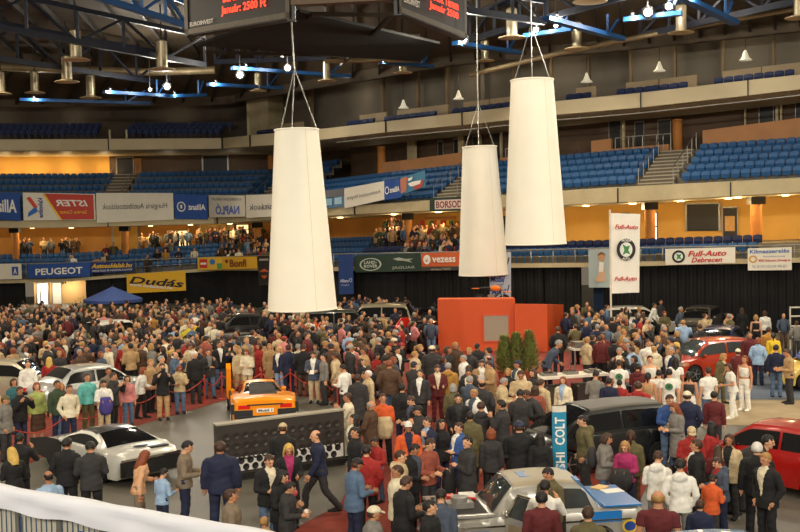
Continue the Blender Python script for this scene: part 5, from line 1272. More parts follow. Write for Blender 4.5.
class Fig:
    def __init__(s, pose, fem):
        ra, la, legs, lean, yaw, pit = POSES[pose]; s.fem = fem; k = .90 if fem else 1.0
        s.hip = Vector((0, 0, .93)); LM = Matrix.Rotation(R(lean), 4, 'X'); s.up = Matrix.Translation(s.hip) @ LM @ Matrix.Translation(-s.hip)
        s.k = k; s.arms = []
        for sg, a in ((1, ra), (-1, la)):
            u, f = UPR[a]; sh = Vector((sg * .180 * k, .005, 1.395)); u = Vector((u[0] * sg, u[1], u[2])).normalized(); f = Vector((f[0] * sg, f[1], f[2])).normalized()
            el = sh + u * .295; wr = el + f * .255; s.arms.append([s.up @ sh, s.up @ el, s.up @ wr, (LM.to_3x3() @ f).normalized(), sg])
        feet = {0: ((.11, .0), (-.11, .0)), 1: ((.13, -.10), (-.10, .06)), 2: ((.09, .30), (-.09, -.32))}[legs]
        s.legs = []
        for sg, (fx, fy) in zip((1, -1), feet):
            hp = Vector((sg * .088, 0, .92)); an = Vector((fx, fy + .03, .085 if not (legs == 2 and fy > 0) else .14)); kn = hp.lerp(an, .52) + Vector((0, -.035 - (.07 if legs == 2 else 0), .0)); s.legs.append((hp, kn, an, sg))
        nb = Vector((0, .005, 1.52)); s.head = s.up @ (Matrix.Translation(nb) @ Matrix.Rotation(R(-lean * .6 + pit), 4, 'X') @ Matrix.Rotation(R(yaw), 4, 'Z') @ Matrix.Translation(-nb))
    def torso(s, mb, g, z0=.86, z1=1.495, flare=0, low=None):
        fem = s.fem
        P = [(.86, .155, .108), (.96, .158, .110), (1.08, .140, .098), (1.20, .158, .112), (1.32, .176, .118), (1.39, .170, .105), (1.44, .128, .086), (1.49, .070, .068)]
        if fem: P = [(.86, .158, .112), (.96, .160, .114), (1.08, .122, .090), (1.20, .142, .112), (1.31, .155, .128), (1.39, .148, .098), (1.44, .112, .080), (1.485, .062, .062)]
        P = [(z, a + g, b + g * 1.05) for z, a, b in P if z0 - .001 <= z <= z1]
        if low: P = [(z, a, b) for z, a, b in low] + P
        rings = []
        for z, a, b in P:
            M_ = s.up if z > .9 else Matrix.Identity(4)
            rings.append([M_ @ Vector((a * cos(t) * (1 - .08 * abs(cos(t)) ** 4), b * sin(t) + (-.012 if z > 1.15 and fem and sin(t) < 0 else 0), z)) for t in (2 * pi * i / 20 for i in range(20))])
        mb.loft(rings)
    def body(s):
        mb = MB(); s.torso(mb, 0)
        hm = s.head
        mb.tube([s.up @ Vector((0, .01, 1.42)), hm @ Vector((0, .008, 1.50)), hm @ Vector((0, -.002, 1.60))], [.066, .056 * (.9 if s.fem else 1), .05], 12)
        m3 = hm.to_3x3(); E = lambda c, r, n=14, q=10: mb.ell(hm @ Vector(c), r, n, q, 0, m3)
        E((0, .008, 1.655), (.074, .094, .097), 18, 12); E((0, -.022, 1.595), (.058, .068, .068)); E((0, -.066, 1.552), (.026, .024, .022)); E((0, -.03, 1.64), (.067, .066, .05))
        mb.tube([hm @ Vector((0, -.086, 1.655)), hm @ Vector((0, -.108, 1.618)), hm @ Vector((0, -.084, 1.608))], [.010, .016, .012], 8)
        E((0, -.080, 1.668), (.05, .018, .011)); E((0, -.081, 1.580), (.024, .014, .012))
        for sg in (-1, 1): E((sg * .076, .012, 1.625), (.012, .022, .033))
        for sh, el, wr, f, sg in s.arms:
            mb.tube([sh, el], [.052, .042], 12); mb.tube([el, wr], [.042, .029], 12); mb.ell(sh, (.050,) * 3, 12, 8); mb.ell(el, (.043,) * 3, 10, 8)
            # hand: palm, four fingers of different length, thumb off the side
            ref = Vector((0, -1, 0)) if abs(f.y) < .8 else Vector((0, 0, 1)); side = f.cross(Vector((sg, 0, 0))); side = (ref - f * ref.dot(f)).normalized(); nrm = f.cross(side) * sg
            pm = wr + f * .05; mb.tube([wr, wr + f * .045, wr + f * .095], [.026, .036, .034], 10)
            for j, (o, ln) in enumerate(((.036, .070), (.012, .080), (-.012, .075), (-.035, .058))):
                b = wr + f * .088 + side * o; c = b + f * ln * .5 + side * o * .18; e = c + (f * .8 + nrm * -.45).normalized() * ln * .5; mb.tube([b - f * .02, b, c, e], [.011, .0105, .0095, .0075], 8)
            b = wr + f * .03 + side * .03; c = b + (f * .7 + side * .7).normalized() * .04; e = c + (f * .9 + side * .2 - nrm * .2).normalized() * .032; mb.tube([b, c, e], [.014, .012, .009], 8)
        for hp, kn, an, sg in s.legs:
            mb.tube([hp, kn, an], [.082, .056, .038], 12); mb.ell(kn, (.056,) * 3, 10, 8); mb.tube([an + Vector((0, .03, -.04)), an + Vector((0, -.06, -.055)), an + Vector((0, -.15, -.065))], [.036, .034, .02], 10)
        me, co = vox(mb, .0088, [SKIN[0], EYE_M, LIP_M], 'person', 2)
        cc, nn = face_centres(me); hi = np.array(hm.inverted()); p = cc @ hi[:3, :3].T + hi[:3, 3]; mi = np.zeros(len(cc), np.int32)
        ey = (np.abs(np.abs(p[:, 0]) - .031) < .0125) & (np.abs(p[:, 2] - 1.645) < .0055) & (p[:, 1] < -.05)
        br = (np.abs(np.abs(p[:, 0]) - .032) < .018) & (np.abs(p[:, 2] - 1.670) < .0035) & (p[:, 1] < -.05)
        lp = (np.abs(p[:, 0]) < .024) & (np.abs(p[:, 2] - 1.581) < .009) & (p[:, 1] < -.06)
        mi[ey | br] = 1; mi[lp] = 2; me.polygons.foreach_set('material_index', mi); me.update(); return me
    def sleeves(s, mb, g, upto=1.0):
        for sh, el, wr, f, sg in s.arms:
            mb.ell(sh + Vector((-sg * .012, 0, -.01)), (.060 + g * .8,) * 3, 14, 9)
            if upto < .6: e = sh.lerp(el, upto / .55); mb.tube([sh, e], [.058 + g, .054 + g], 14); continue
            mb.tube([sh, sh.lerp(el, .5), el], [.056 + g, .053 + g, .047 + g], 14); mb.ell(el, (.047 + g,) * 3, 12, 8)
            e = el.lerp(wr, min(1, (upto - .55) / .45) * 1.03); mb.tube([el, el.lerp(e, .5), e], [.047 + g, .043 + g, .036 + g], 14)
    def top(s, kind):
        mb = MB(); v = .0135
        if kind == 'jacket': s.torso(mb, .040, 1.0, 1.5, 0, [(.76, .204, .164), (.80, .206, .166), (.90, .204, .164)]); s.sleeves(mb, .017); mb.tube([s.up @ Vector((0, .012, 1.44)), s.head @ Vector((0, .016, 1.535))], [.098, .072], 14)
        elif kind == 'coat': s.torso(mb, .044, 1.0, 1.5, 0, [(.42, .235, .19), (.5, .23, .187), (.7, .215, .172), (.9, .203, .158)]); s.sleeves(mb, .019); mb.tube([s.up @ Vector((0, .012, 1.44)), s.head @ Vector((0, .016, 1.545))], [.10, .076], 14)
        elif kind == 'sweater': s.torso(mb, .020, 1.0, 1.5, 0, [(.83, .198, .154), (.90, .198, .154)]); s.sleeves(mb, .012); mb.tube([s.up @ Vector((0, .01, 1.44)), s.up @ Vector((0, .01, 1.505))], [.085, .068], 14)
        elif kind == 'hooded': s.torso(mb, .034, 1.0, 1.5, 0, [(.79, .202, .160), (.90, .202, .160)]); s.sleeves(mb, .015); mb.tube([s.up @ Vector((0, .012, 1.44)), s.head @ Vector((0, .016, 1.53))], [.095, .072], 14); mb.ell(s.up @ Vector((0, .115, 1.44)), (.13, .065, .10), 14, 9)
        elif kind == 'tshirt': s.torso(mb, .016, 1.0, 1.5, 0, [(.84, .194, .150), (.90, .194, .150)]); s.sleeves(mb, .010, .36); mb.tube([s.up @ Vector((0, .01, 1.44)), s.up @ Vector((0, .01, 1.49))], [.08, .066], 14)
        elif kind == 'singlet': s.torso(mb, .013, 1.0, 1.42)
        sd = hash((kind, s.fem)) % 7
        def wr_(co):
            a = np.sin(co[:, 2] * 34 + co[:, 0] * 9 + 1.3 * np.sin(co[:, 0] * 21)) * np.sin(co[:, 1] * 17 + co[:, 2] * 11) * .0045
            d = co.copy(); d[:, 2] = 0; l = np.linalg.norm(d[:, :2], axis=1, keepdims=True) + 1e-6; co[:, :2] += d[:, :2] / l * a[:, None]; return co
        me, co = vox(mb, v, [PH, PH], kind, 2, wr_)
        cc, nn = face_centres(me); u = np.array(s.up.inverted()); p = cc @ u[:3, :3].T + u[:3, 3]
        mi = np.zeros(len(cc), np.int32)
        w = np.clip((p[:, 2] - 1.02) * .17 + .012, 0, .09)
        if kind in ('jacket', 'coat', 'hooded'): mi[(np.abs(p[:, 0]) < w) & (p[:, 1] < -.03) & (p[:, 2] > 1.0) & (nn[:, 1] < .1)] = 1
        me.polygons.foreach_set('material_index', mi); me.update(); return me
    def trousers(s, skirt=False):
        mb = MB(); k = .012
        if skirt: mb.loft([[Vector((a * cos(t), b * sin(t), z)) for t in (2 * pi * i / 20 for i in range(20))] for z, a, b in ((.30, .21, .18), (.6, .195, .16), (.85, .18, .13), (1.0, .165, .12))])
        else:
            mb.loft([[Vector((a * cos(t), b * sin(t), z)) for t in (2 * pi * i / 20 for i in range(20))] for z, a, b in ((.84, .165, .118), (.93, .172, .124), (1.02, .160, .116))])
            for hp, kn, an, sg in s.legs:
                b = an + (an - kn).normalized() * .045; mb.tube([hp + Vector((0, 0, .03)), hp.lerp(kn, .5), kn, kn.lerp(b, .55), b], [.093, .086, .074, .068, .066], 14)
        def wr_(co):
            a = np.sin(co[:, 2] * 41 + np.sin(co[:, 1] * 30)) * .0045; co[:, 1] += a * (co[:, 2] < .8); return co
        me, co = vox(mb, .0135, [PH], 'skirt' if skirt else 'trousers', 2, wr_); return me
SKIN = [mat('skin fair', (214, 160, 122), .55, 0, .06, 9), mat('skin warm', (196, 138, 100), .55, 0, .06, 9), mat('skin tan', (174, 118, 84), .55, 0, .06, 9)]
EYE_M = mat('eye and brow', (84, 58, 44), .5); LIP_M = mat('lips', (168, 92, 78), .5); PH = mat('plain cloth', (120, 120, 120), .8)
# hair shapes, modelled on the skull
def hair_mesh(kind):
    mb = MB(); c = Vector((0, .008, 1.655))
    def fn(d):
        wob = .10 * sin(d.x * 15 + 1) + .05 * sin(d.x * 31) + .04 * sin(d.z * 27)
        lim = .60 - (.16 if abs(d.x) > .5 else 0) + wob * .8
        face = d.y < -.12 + .05 * wob and d.z < lim and not (abs(d.x) > .86 and d.z > -.15 and d.y > -.30)
        low = d.z < (-.62 if d.y > .25 else -.22 if d.y > -.1 else .0) + wob
        if kind == 'fringe':
            if d.z > .40 + wob or d.y < -.05 + wob: return .86
            return 1.04 + .03 * sin(d.x * 19 + d.z * 23) if d.z > -.58 + wob else .86
        if kind in ('beanie', 'cap'):
            return 1.15 + .05 * max(0, d.z) if d.z > .02 + (.16 if d.y < 0 else 0) else .85
        if face: return .84
        if low and kind == 'short': return .86
        return (1.13 if kind != 'short' else 1.09) + .07 * max(0, d.z) + .036 * sin(d.x * 19 + d.z * 13 + 2 * sin(d.y * 5)) + .028 * sin(d.y * 25 + d.x * 9) + .02 * sin(d.z * 31 + d.x * 7)
    mb.ell(c, (.079, .099, .102), 34, 22, 0, None, fn)
    if kind == 'cap':
        mb.loft([[(x * .074, -.085 + .0 - (1 - x * x) * .01, 1.69) for x in (-1, -.5, 0, .5, 1)], [(x * .066, -.14 - (1 - x * x) * .03, 1.676) for x in (-1, -.5, 0, .5, 1)], [(x * .066, -.14 - (1 - x * x) * .03, 1.670) for x in (-1, -.5, 0, .5, 1)], [(x * .074, -.085, 1.683) for x in (-1, -.5, 0, .5, 1)]], 0, True, False)
    if kind == 'long':
        rings = []
        for v in range(8):
            u = v / 7; z = 1.70 - .34 * u; w = .088 + .020 * sin(u * pi) ; row = []
            for i in range(17):
                a = R(-118 + 236 * i / 16); k = 1 + .035 * sin(i * 2.3 + v * .5); row.append(Vector((w * sin(a) * k, .012 + (.100 + .012 * u) * cos(a) * k, z - .02 * abs(sin(i * 1.7)) * u)))
            rings.append(row + [Vector((p.x * .8, .01 + (p.y - .01) * .8, p.z)) for p in reversed(row)])
        mb.loft(rings)
    if kind == 'bob':
        rings = []
        for v in range(6):
            u = v / 5; z = 1.70 - .17 * u; w = .090 + .016 * sin(u * pi * .9); row = []
            for i in range(15):
                a = R(-112 + 224 * i / 14); row.append(Vector((w * sin(a), .012 + .108 * cos(a), z)))
            rings.append(row + [Vector((p.x * .8, .01 + (p.y - .01) * .8, p.z)) for p in reversed(row)])
        mb.loft(rings)
    if kind == 'ponytail': mb.tube([(0, .10, 1.70), (0, .15, 1.69), (0, .165, 1.60), (0, .14, 1.46)], [.022, .030, .032, .010], 10)
    me = mb.mesh(kind, [PH], 180); fixn(me); return me
HAIRS = {}
def shoe_mesh():
    mb = MB(); rings = []
    for y, w, h, z0 in ((.075, .020, .05, .012), (.06, .036, .095, 0), (.02, .040, .11, 0), (-.05, .043, .085, 0), (-.12, .047, .06, 0), (-.17, .038, .045, .004), (-.195, .018, .03, .012)):
        rings.append([Vector((w * cos(t), y, z0 + max(0, sin(t)) * h * .9 + (0.0 if sin(t) < -.3 else .012))) for t in (2 * pi * i / 14 for i in range(14))])
    mb.loft(rings); me = mb.mesh('shoe', [PH], 180); fixn(me); return me
SHOE = shoe_mesh()
FIGS = {}; MESHC = {}
def fig(pose, fem):
    k = (pose, fem)
    if k not in FIGS: FIGS[k] = Fig(pose, fem)
    return FIGS[k]
def cached(k, fn):
    if k not in MESHC: MESHC[k] = fn()
    return MESHC[k]
def setm(o, i, m):
    s = o.material_slots[i]; s.link = 'OBJECT'; s.material = m
COL = dict(black=(26, 25, 26), charcoal=(50, 48, 48), navy=(30, 36, 62), blue=(52, 84, 140), denim=(84, 106, 132), grey=(124, 120, 112), brown=(84, 60, 42), tan=(176, 142, 98), beige=(196, 174, 134), cream=(222, 210, 180), white=(232, 228, 216),
           red=(156, 38, 34), maroon=(98, 34, 36), orange=(214, 92, 40), yellow=(232, 196, 50), green=(56, 72, 50), olive=(96, 88, 56), turquoise=(100, 184, 176), pink=(206, 130, 126), magenta=(164, 44, 96), purple=(70, 60, 130), peach=(218, 166, 124), lime=(176, 188, 106), taupe=(128, 112, 92), ochre=(178, 130, 58), slate=(70, 80, 96), lightblue=(150, 176, 204), rust=(150, 78, 60), teal=(50, 104, 110))
HCOL = dict(black=(28, 22, 20), brown=(66, 42, 28), fair=(168, 126, 72), blond=(206, 168, 84), grey=(150, 146, 140), white=(218, 214, 204), auburn=(132, 66, 34))
def cm(c): return cloth(c, COL[c])
def hm_(c): return mat('hair ' + c, HCOL[c] if c in HCOL else COL[c], .6, 0, .2, 14, .3)
PEOPLE = []      # plan spots taken
PGROUP = 'visitors on the show floor'
rp = random.Random(11)
LABELS = {}
def person(pt, face, label, pose='stand', fem=False, top=('jacket', 'black'), legs='navy', hair=('short', 'brown'), h=1.75, shirt=None, skin=None, wide=1.0, shoes='black', z=.012, skirt=False):
    """face: degrees, 0 looks at the camera, 90 to the photo's right, 180 away, -90 to its left"""
    assert label not in LABELS, label
    LABELS[label] = 1
    F = fig(pose, fem)
    me = cached(('body', pose, fem), F.body); o = add('person', me); az = atan2(pt[0], pt[1])
    o.location = (pt[0], pt[1], z); o.rotation_euler.z = R(face) - az; k = h / 1.75; wide *= 1.12; o.scale = (k * wide, k * wide, k * 1.01)
    setm(o, 0, skin or SKIN[rp.choice((0, 0, 1, 1, 2))]); tag(o, label, 'person', PGROUP)
    t = add({'jacket': 'jacket', 'coat': 'coat', 'sweater': 'sweater', 'hooded': 'hooded_jacket', 'tshirt': 't_shirt', 'singlet': 'singlet'}[top[0]], cached(('top', pose, fem, top[0]), lambda: F.top(top[0])), o)
    setm(t, 0, cm(top[1])); setm(t, 1, cm(shirt or top[1]))
    l = add('skirt' if skirt else 'trousers', cached(('legs', pose, fem, skirt), lambda: F.trousers(skirt)), o); setm(l, 0, cm(legs))
    if hair[0] != 'bald':
        kk = hair[0]; hmsh = cached(('hair', kk), lambda: hair_mesh(kk)); hh = add('cap' if kk == 'cap' else 'knit_hat' if kk == 'beanie' else 'hair', hmsh, o, F.head); setm(hh, 0, hm_(hair[1]))
        if kk in ('cap', 'beanie'): h2 = add('hair', cached(('hair', 'fringe'), lambda: hair_mesh('fringe')), o, F.head @ Matrix.Translation((0, 0, -.012))); setm(h2, 0, hm_('brown'))
    for hp, kn, an, sg in F.legs:
        sh = add('shoe', SHOE, o); sh.location = (an.x, an.y - .03, max(0, an.z - .085)); setm(sh, 0, cm(shoes))
    PEOPLE.append((pt[0], pt[1])); return o
def P(x, yh, face, label, pose='stand', fem=False, top=('jacket', 'black'), legs='navy', hair=('short', 'brown'), h=1.75, **kw):
    if h == 1.75 and fem: h = 1.66
    g = G(x, yh, h + .03); return person((g.x, g.y), face, label, pose, fem, top, legs, hair, h, **kw)
J = lambda c: ('jacket', c); S = lambda c: ('sweater', c); CO = lambda c: ('coat', c); HO = lambda c: ('hooded', c); TS = lambda c: ('tshirt', c)
sh = lambda c='brown': ('short', c)
lo = lambda c='brown': ('long', c)
# ---- lower left, by the covered railing
P(13, 448, 200, 'blond woman in black jacket at the far left behind the white railing', 'hold', True, J('black'), 'navy', lo('blond'))
P(19, 434, 160, 'man in black taking a photo behind the blond woman at far left', 'camera', False, J('black'), 'black', sh('black'))
P(66, 439, 150, 'man in black jacket by the silver coupe, left one of two seen from behind', 'pockets', False, J('black'), 'black', sh('black'), wide=1.1)
P(90, 442.5, 178, 'man in black jacket by the silver coupe, right one of two seen from behind', 'hold', False, J('charcoal'), 'black', sh('black'), wide=1.12)
P(48, 471, 200, 'balding man in pale blue behind the white-covered railing', 'stand', False, S('lightblue'), 'navy', ('fringe', 'black'), 1.72)
P(137, 451, 95, 'red-haired woman in peach sweater behind the white-covered railing', 'reach', True, S('peach'), 'taupe', lo('auburn'))
P(161, 469, 130, 'small boy in pale blue jacket between the redhead and the taupe sweater', 'hold', False, S('lightblue'), 'navy', sh('black'), 1.35)
P(183, 441, 82, 'tall man in taupe sweater holding a phone behind the railing', 'hold', False, S('taupe'), 'navy', sh('black'), 1.82, shirt='cream')
P(220, 442, 176, 'broad man in navy work jacket seen from behind left of the loudspeaker wall', 'stand', False, J('navy'), 'navy', sh('brown'), 1.84, wide=1.24)
P(231, 490, 92, 'man in beige jacket looking right just above the white railing', 'stand', False, J('taupe'), 'brown', sh('brown'), 1.72)
P(264, 517, 150, 'fair-haired child whose head just clears the white railing', 'stand', False, S('tan'), 'denim', sh('fair'), 1.25)
P(267, 454, 28, 'young man in black jacket with cream shirt left of the blond woman', 'hold', False, J('black'), 'denim', sh('brown'), 1.78, shirt='cream')
P(278.5, 470, 60, 'black-haired woman in black in front of the blond woman', 'hold', True, J('black'), 'black', lo('black'), 1.70)
P(286, 482, 80, 'dark boy holding a white cup in front of the pink bag', 'hold', False, J('charcoal'), 'black', sh('black'), 1.58)
bw = P(288, 443, 8, 'blond woman in long black coat with bright pink scarf', 'hold', True, CO('black'), 'black', lo('blond'), 1.74, shirt='magenta')
P(282, 424, 170, 'man in black leather jacket and beige cap facing the loudspeaker wall', 'hold', False, J('black'), 'black', ('cap', 'beige'), 1.78)
P(319, 430, -78, 'bald man in navy sweatshirt striding past the loudspeaker wall', 'walk', False, S('navy'), 'charcoal', ('fringe', 'brown'), 1.82)
P(353, 459, 120, 'man in denim jacket with black cap, standing on the red carpet', 'hold', False, J('denim'), 'navy', ('cap', 'black'))
P(366, 446, 175, 'man in red jacket seen from behind right of the denim jacket', 'pockets', False, J('red'), 'black', sh('black'), 1.74)
P(377, 437, -40, 'boy in red sweater with white print', 'hold', False, S('red'), 'denim', sh('black'), 1.45)
P(371.5, 507, 100, 'man in grey jacket and beige flat cap at the bottom edge', 'pockets', False, J('grey'), 'charcoal', ('cap', 'cream'), 1.7)
P(402, 477, 120, 'man in black jacket with white sleeve stripe at bottom centre', 'hold', False, J('black'), 'black', sh('brown'), 1.78)
P(397, 466, -70, 'man in white and maroon jacket behind the white-striped black jacket', 'stand', False, J('cream'), 'black', sh('brown'))
P(398.5, 451, 75, 'man in beige hooded jacket looking right', 'pockets', False, HO('beige'), 'navy', sh('brown'))
P(411, 443.5, 60, 'man in open black jacket over patterned shirt beside the rust shirt', 'hold', False, J('black'), 'black', sh('black'), shirt='slate')
P(427, 438, 50, 'man in rust-red shirt holding a camera', 'hold', False, S('rust'), 'charcoal', sh('brown'), 1.8)
P(408, 422, 5, 'man in orange and navy jacket with white cap', 'stand', False, J('orange'), 'navy', ('cap', 'white'), shirt='navy')
P(459, 423, -60, 'man in blue and white sports jacket behind the grey cape', 'folded', False, J('blue'), 'navy', sh('brown'), shirt='white')
P(467, 437, -72, 'man in grey cape with hand on his chest', 'hug', False, CO('charcoal'), 'charcoal', sh('black'), 1.82)
P(491, 429, 182, 'auburn-haired woman in dark quilted jacket seen from behind', 'stand', True, J('charcoal'), 'black', ('bob', 'auburn'))
P(430, 501, 80, 'man in black leather jacket at the bottom edge before the open engine', 'stand', False, J('black'), 'navy', sh('black'), 1.74)
P(440, 490, 178, 'man in slate shirt bowed over the open engine of the boxy saloon', 'lean', False, S('slate'), 'navy', sh('black'), 1.74)
P(520, 390, 178, 'man in dark grey coat seen from behind facing the bearded man', 'hold', False, CO('charcoal'), 'charcoal', sh('black'), 1.8)
P(519, 422, 180, 'broad figure in black with navy cap behind the boxy saloon', 'folded', False, J('black'), 'black', ('cap', 'navy'), 1.8, wide=1.22)
P(540, 433, 178, 'long dark-haired girl in black by the bonnet of the dark hatchback', 'stand', True, J('black'), 'black', lo('black'), 1.62)
P(481, 402.5, 182, 'person in dark grey hooded coat seen from behind', 'pockets', False, HO('charcoal'), 'charcoal', sh('brown'), 1.7, wide=1.1)
P(501, 378, 85, 'grey-haired person in long beige raincoat facing the bearded man', 'hold', False, CO('beige'), 'tan', sh('grey'), 1.72)
P(521, 370, -4, 'bearded man in pale sweater with a paper left of the music table', 'hold', False, S('beige'), 'olive', sh('brown'), 1.85, wide=1.08)
P(563, 377, -20, 'auburn woman in cream jacket over pale blue top', 'stand', True, J('cream'), 'navy', ('bob', 'auburn'), shirt='lightblue')
P(541.5, 386, -75, 'man in dark jacket leaning over the dark bonnet', 'lean', False, J('charcoal'), 'olive', sh('brown'), 1.8)
P(458, 394, 4, 'man in shiny black leather jacket facing the camera', 'pockets', False, J('black'), 'black', sh('black'), shirt='charcoal')
P(453, 384, 176, 'grey-haired person behind the shiny leather jacket', 'stand', True, J('olive'), 'black', ('bob', 'grey'))
P(448, 363, 170, 'person in ochre jacket with grey fur collar', 'stand', False, HO('ochre'), 'brown', sh('grey'), wide=1.1)
P(481, 359.5, 8, 'man in tan jacket holding a white sheet', 'hold', False, J('tan'), 'black', sh('brown'), shirt='white')
P(491, 361, -75, 'man in tan coat turned towards the man with the white sheet', 'hold', False, CO('tan'), 'black', sh('brown'))
P(508, 369, -20, 'fair woman in dark jacket next to the bearded man', 'stand', True, J('black'), 'black', ('bob', 'fair'))
P(370, 401, 70, 'bald man in dark brown coat right of the loudspeaker wall', 'back', False, CO('brown'), 'black', ('fringe', 'grey'))
P(382.5, 394, 5, 'man in orange-red sweater with a beige coat over his arm', 'folded', False, S('orange'), 'black', sh('brown'), 1.8)
P(349, 393, -85, 'man in pale grey sweater at the end of the loudspeaker wall', 'camera', False, S('cream'), 'beige', sh('brown'))
P(353.5, 415, -70, 'dark-haired woman in black by the end of the loudspeaker wall', 'stand', True, J('charcoal'), 'black', lo('black'), shirt='cream')
P(355.5, 428, -60, 'dark-haired man behind the denim jacket', 'stand', False, J('black'), 'black', sh('black'))
P(389, 361, 175, 'broad man in brown leather jacket seen from behind', 'pockets', False, J('brown'), 'denim', sh('auburn'), 1.84, wide=1.15)
P(368, 371, -70, 'white-haired old man in beige jacket', 'stand', False, J('beige'), 'charcoal', sh('white'))
P(357.5, 374.5, 178, 'man in dark coat seen from behind left of the white-haired man', 'stand', False, CO('charcoal'), 'black', sh('brown'))
P(345, 364.5, -130, 'man in pale pink shirt near the right barrier post', 'hold', False, S('white'), 'charcoal', sh('black'))
P(437, 364.5, 6, 'man in maroon jacket facing the camera left of the ochre jacket', 'hold', False, J('maroon'), 'maroon', sh('brown'), shirt='cream')
P(420, 370, -15, 'man in dark suit with white shirt front', 'stand', False, J('charcoal'), 'black', sh('black'), shirt='white')
P(432, 346, 178, 'big man in dark coat with cream cap seen from behind', 'stand', False, CO('charcoal'), 'black', ('beanie', 'cream'), 1.85, wide=1.2)
P(414, 396, -60, 'man in open black jacket over grey shirt, centre of the crowd', 'hold', False, J('black'), 'black', sh('brown'), shirt='slate')
P(420, 406, -70, 'young man in black cap raising his hand to his mouth', 'chin', False, J('charcoal'), 'black', ('cap', 'black'))
P(429, 417, -50, 'man in navy jacket with pale blue lining', 'chin', False, J('navy'), 'black', sh('brown'), shirt='lightblue')
P(441, 420, 40, 'woman with dark hair behind the rust-red shirt', 'stand', True, J('black'), 'navy', lo('black'))
P(470, 412, 178, 'person in dark olive coat between the cape and the hooded coat', 'stand', False, CO('olive'), 'black', sh('black'), 1.7)
P(402, 384, 160, 'man in black jacket behind the orange-red sweater', 'stand', False, J('black'), 'navy', sh('black'), 1.8)
# ---- around the dark hatchback and the boxy saloon, right
P(668, 394, 25, 'man in blue sports sweater with white shoulder stripes', 'hold', False, S('blue'), 'denim', sh('brown'), 1.84)
P(677.5, 402.5, -60, 'person in long grey hooded coat facing the blue sports sweater', 'hold', True, CO('grey'), 'charcoal', lo('auburn'), 1.72)
P(687, 392, 176, 'person in navy jacket with cream cap seen from behind', 'pockets', False, J('navy'), 'navy', ('cap', 'cream'), 1.8, wide=1.1)
P(638, 382, 178, 'person in bright red fleece with fur collar seen from behind', 'stand', False, HO('red'), 'denim', sh('brown'), 1.78, wide=1.15)
P(637.5, 364, 176, 'person in dark brown top behind the bright red fleece', 'folded', True, HO('maroon'), 'brown', sh('black'), 1.66)
P(609, 378, 175, 'young man in navy top behind the dark hatchback roof', 'stand', False, S('navy'), 'navy', sh('black'), 1.6)
P(619.5, 380, 178, 'child in red top beside the navy top behind the dark hatchback', 'stand', False, S('red'), 'navy', sh('black'), 1.5)
P(595, 371, 160, 'man in grey sweater right of the music table', 'hold', False, S('grey'), 'charcoal', sh('black'), 1.78)
GRL = P(619, 360, 178, 'man in white t-shirt with green back print, left of two', 'folded', False, TS('white'), 'white', sh('brown'), 1.8, shoes='white')
GRR = P(669, 369, 178, 'man in white t-shirt with green back print, right of two', 'stand', False, TS('white'), 'white', sh('black'), 1.78, shoes='white')
P(675.5, 358, 172, 'long-haired woman in white t-shirt next to the right green back print', 'stand', True, TS('white'), 'white', lo('black'), shoes='white')
P(659, 370, 178, 'person in white t-shirt left of the right green back print', 'stand', False, TS('white'), 'cream', sh('black'), 1.7, shoes='white')
P(648, 373, 176, 'bare-shouldered woman in tan singlet behind the red fleece', 'stand', True, ('singlet', 'tan'), 'white', ('ponytail', 'black'))
P(689, 372, 178, 'bare-shouldered woman in dark singlet and white trousers', 'stand', True, ('singlet', 'charcoal'), 'white', ('ponytail', 'black'), shoes='white')
P(650, 356, 10, 'man in white singlet facing the camera amid the white t-shirts', 'stand', False, ('singlet', 'white'), 'white', sh('black'), shoes='white')
P(744.5, 356, -30, 'woman in white crop top and white trousers at right', 'stand', True, ('singlet', 'white'), 'white', ('ponytail', 'auburn'), 1.72, shoes='white')
P(733, 363, -75, 'woman in white t-shirt and white trousers reaching forward at right', 'reach', True, TS('white'), 'white', ('bob', 'brown'), 1.68, shoes='white')
P(708, 367.5, -150, 'white t-shirted dancer with blue print seen from behind', 'stand', False, TS('white'), 'denim', sh('brown'), shoes='white')
P(789.5, 349, -70, 'man in tan pullover with dark vest at the right edge', 'hold', False, S('tan'), 'charcoal', sh('brown'), 1.78)
P(776, 345, 176, 'man in navy top and jeans seen from behind before the yellow car', 'stand', False, S('navy'), 'denim', sh('black'))
P(773.5, 333, 178, 'woman in bright yellow top in front of the yellow car', 'stand', True, S('yellow'), 'charcoal', ('ponytail', 'black'))
P(768.5, 327.5, 170, 'man in ochre jacket left of the bright yellow top', 'stand', False, J('ochre'), 'charcoal', sh('brown'))
P(758, 338, 172, 'woman in pale denim jacket right of the orange-red hatchback', 'pockets', True, J('lightblue'), 'navy', ('bob', 'auburn'), 1.7)
P(719, 353, 65, 'woman in olive vest over beige sleeves beside the dancers', 'reach', True, J('olive'), 'olive', ('bob', 'fair'), shirt='beige')
P(714, 391.5, 178, 'person in maroon sweater seen from behind left of the dancers in white', 'stand', False, S('maroon'), 'charcoal', sh('black'), 1.66)
P(691, 426, 8, 'man in red jacket and beige cap beside the white hoods', 'hold', False, J('red'), 'navy', ('cap', 'beige'), 1.74)
P(711, 422, -120, 'woman in dark red sweater near the red hatchback', 'stand', True, S('red'), 'charcoal', lo('black'))
P(735, 418, 75, 'man in dark jacket bending down in front of the red hatchback', 'bend', False, J('charcoal'), 'charcoal', sh('black'), 2.0)
P(718, 446, 178, 'dark-haired girl in maroon jacket between the red sweater and beige jacket', 'hold', True, J('maroon'), 'charcoal', lo('brown'), 1.5)
P(585, 416, -75, 'man in olive parka with tan fur collar beside the dark hatchback', 'pockets', False, HO('olive'), 'charcoal', sh('black'), 1.8, wide=1.1)
P(603, 433, 82, 'curly-haired woman in striped grey jacket with a backpack', 'hold', True, J('grey'), 'denim', ('bob', 'brown'), 1.7)
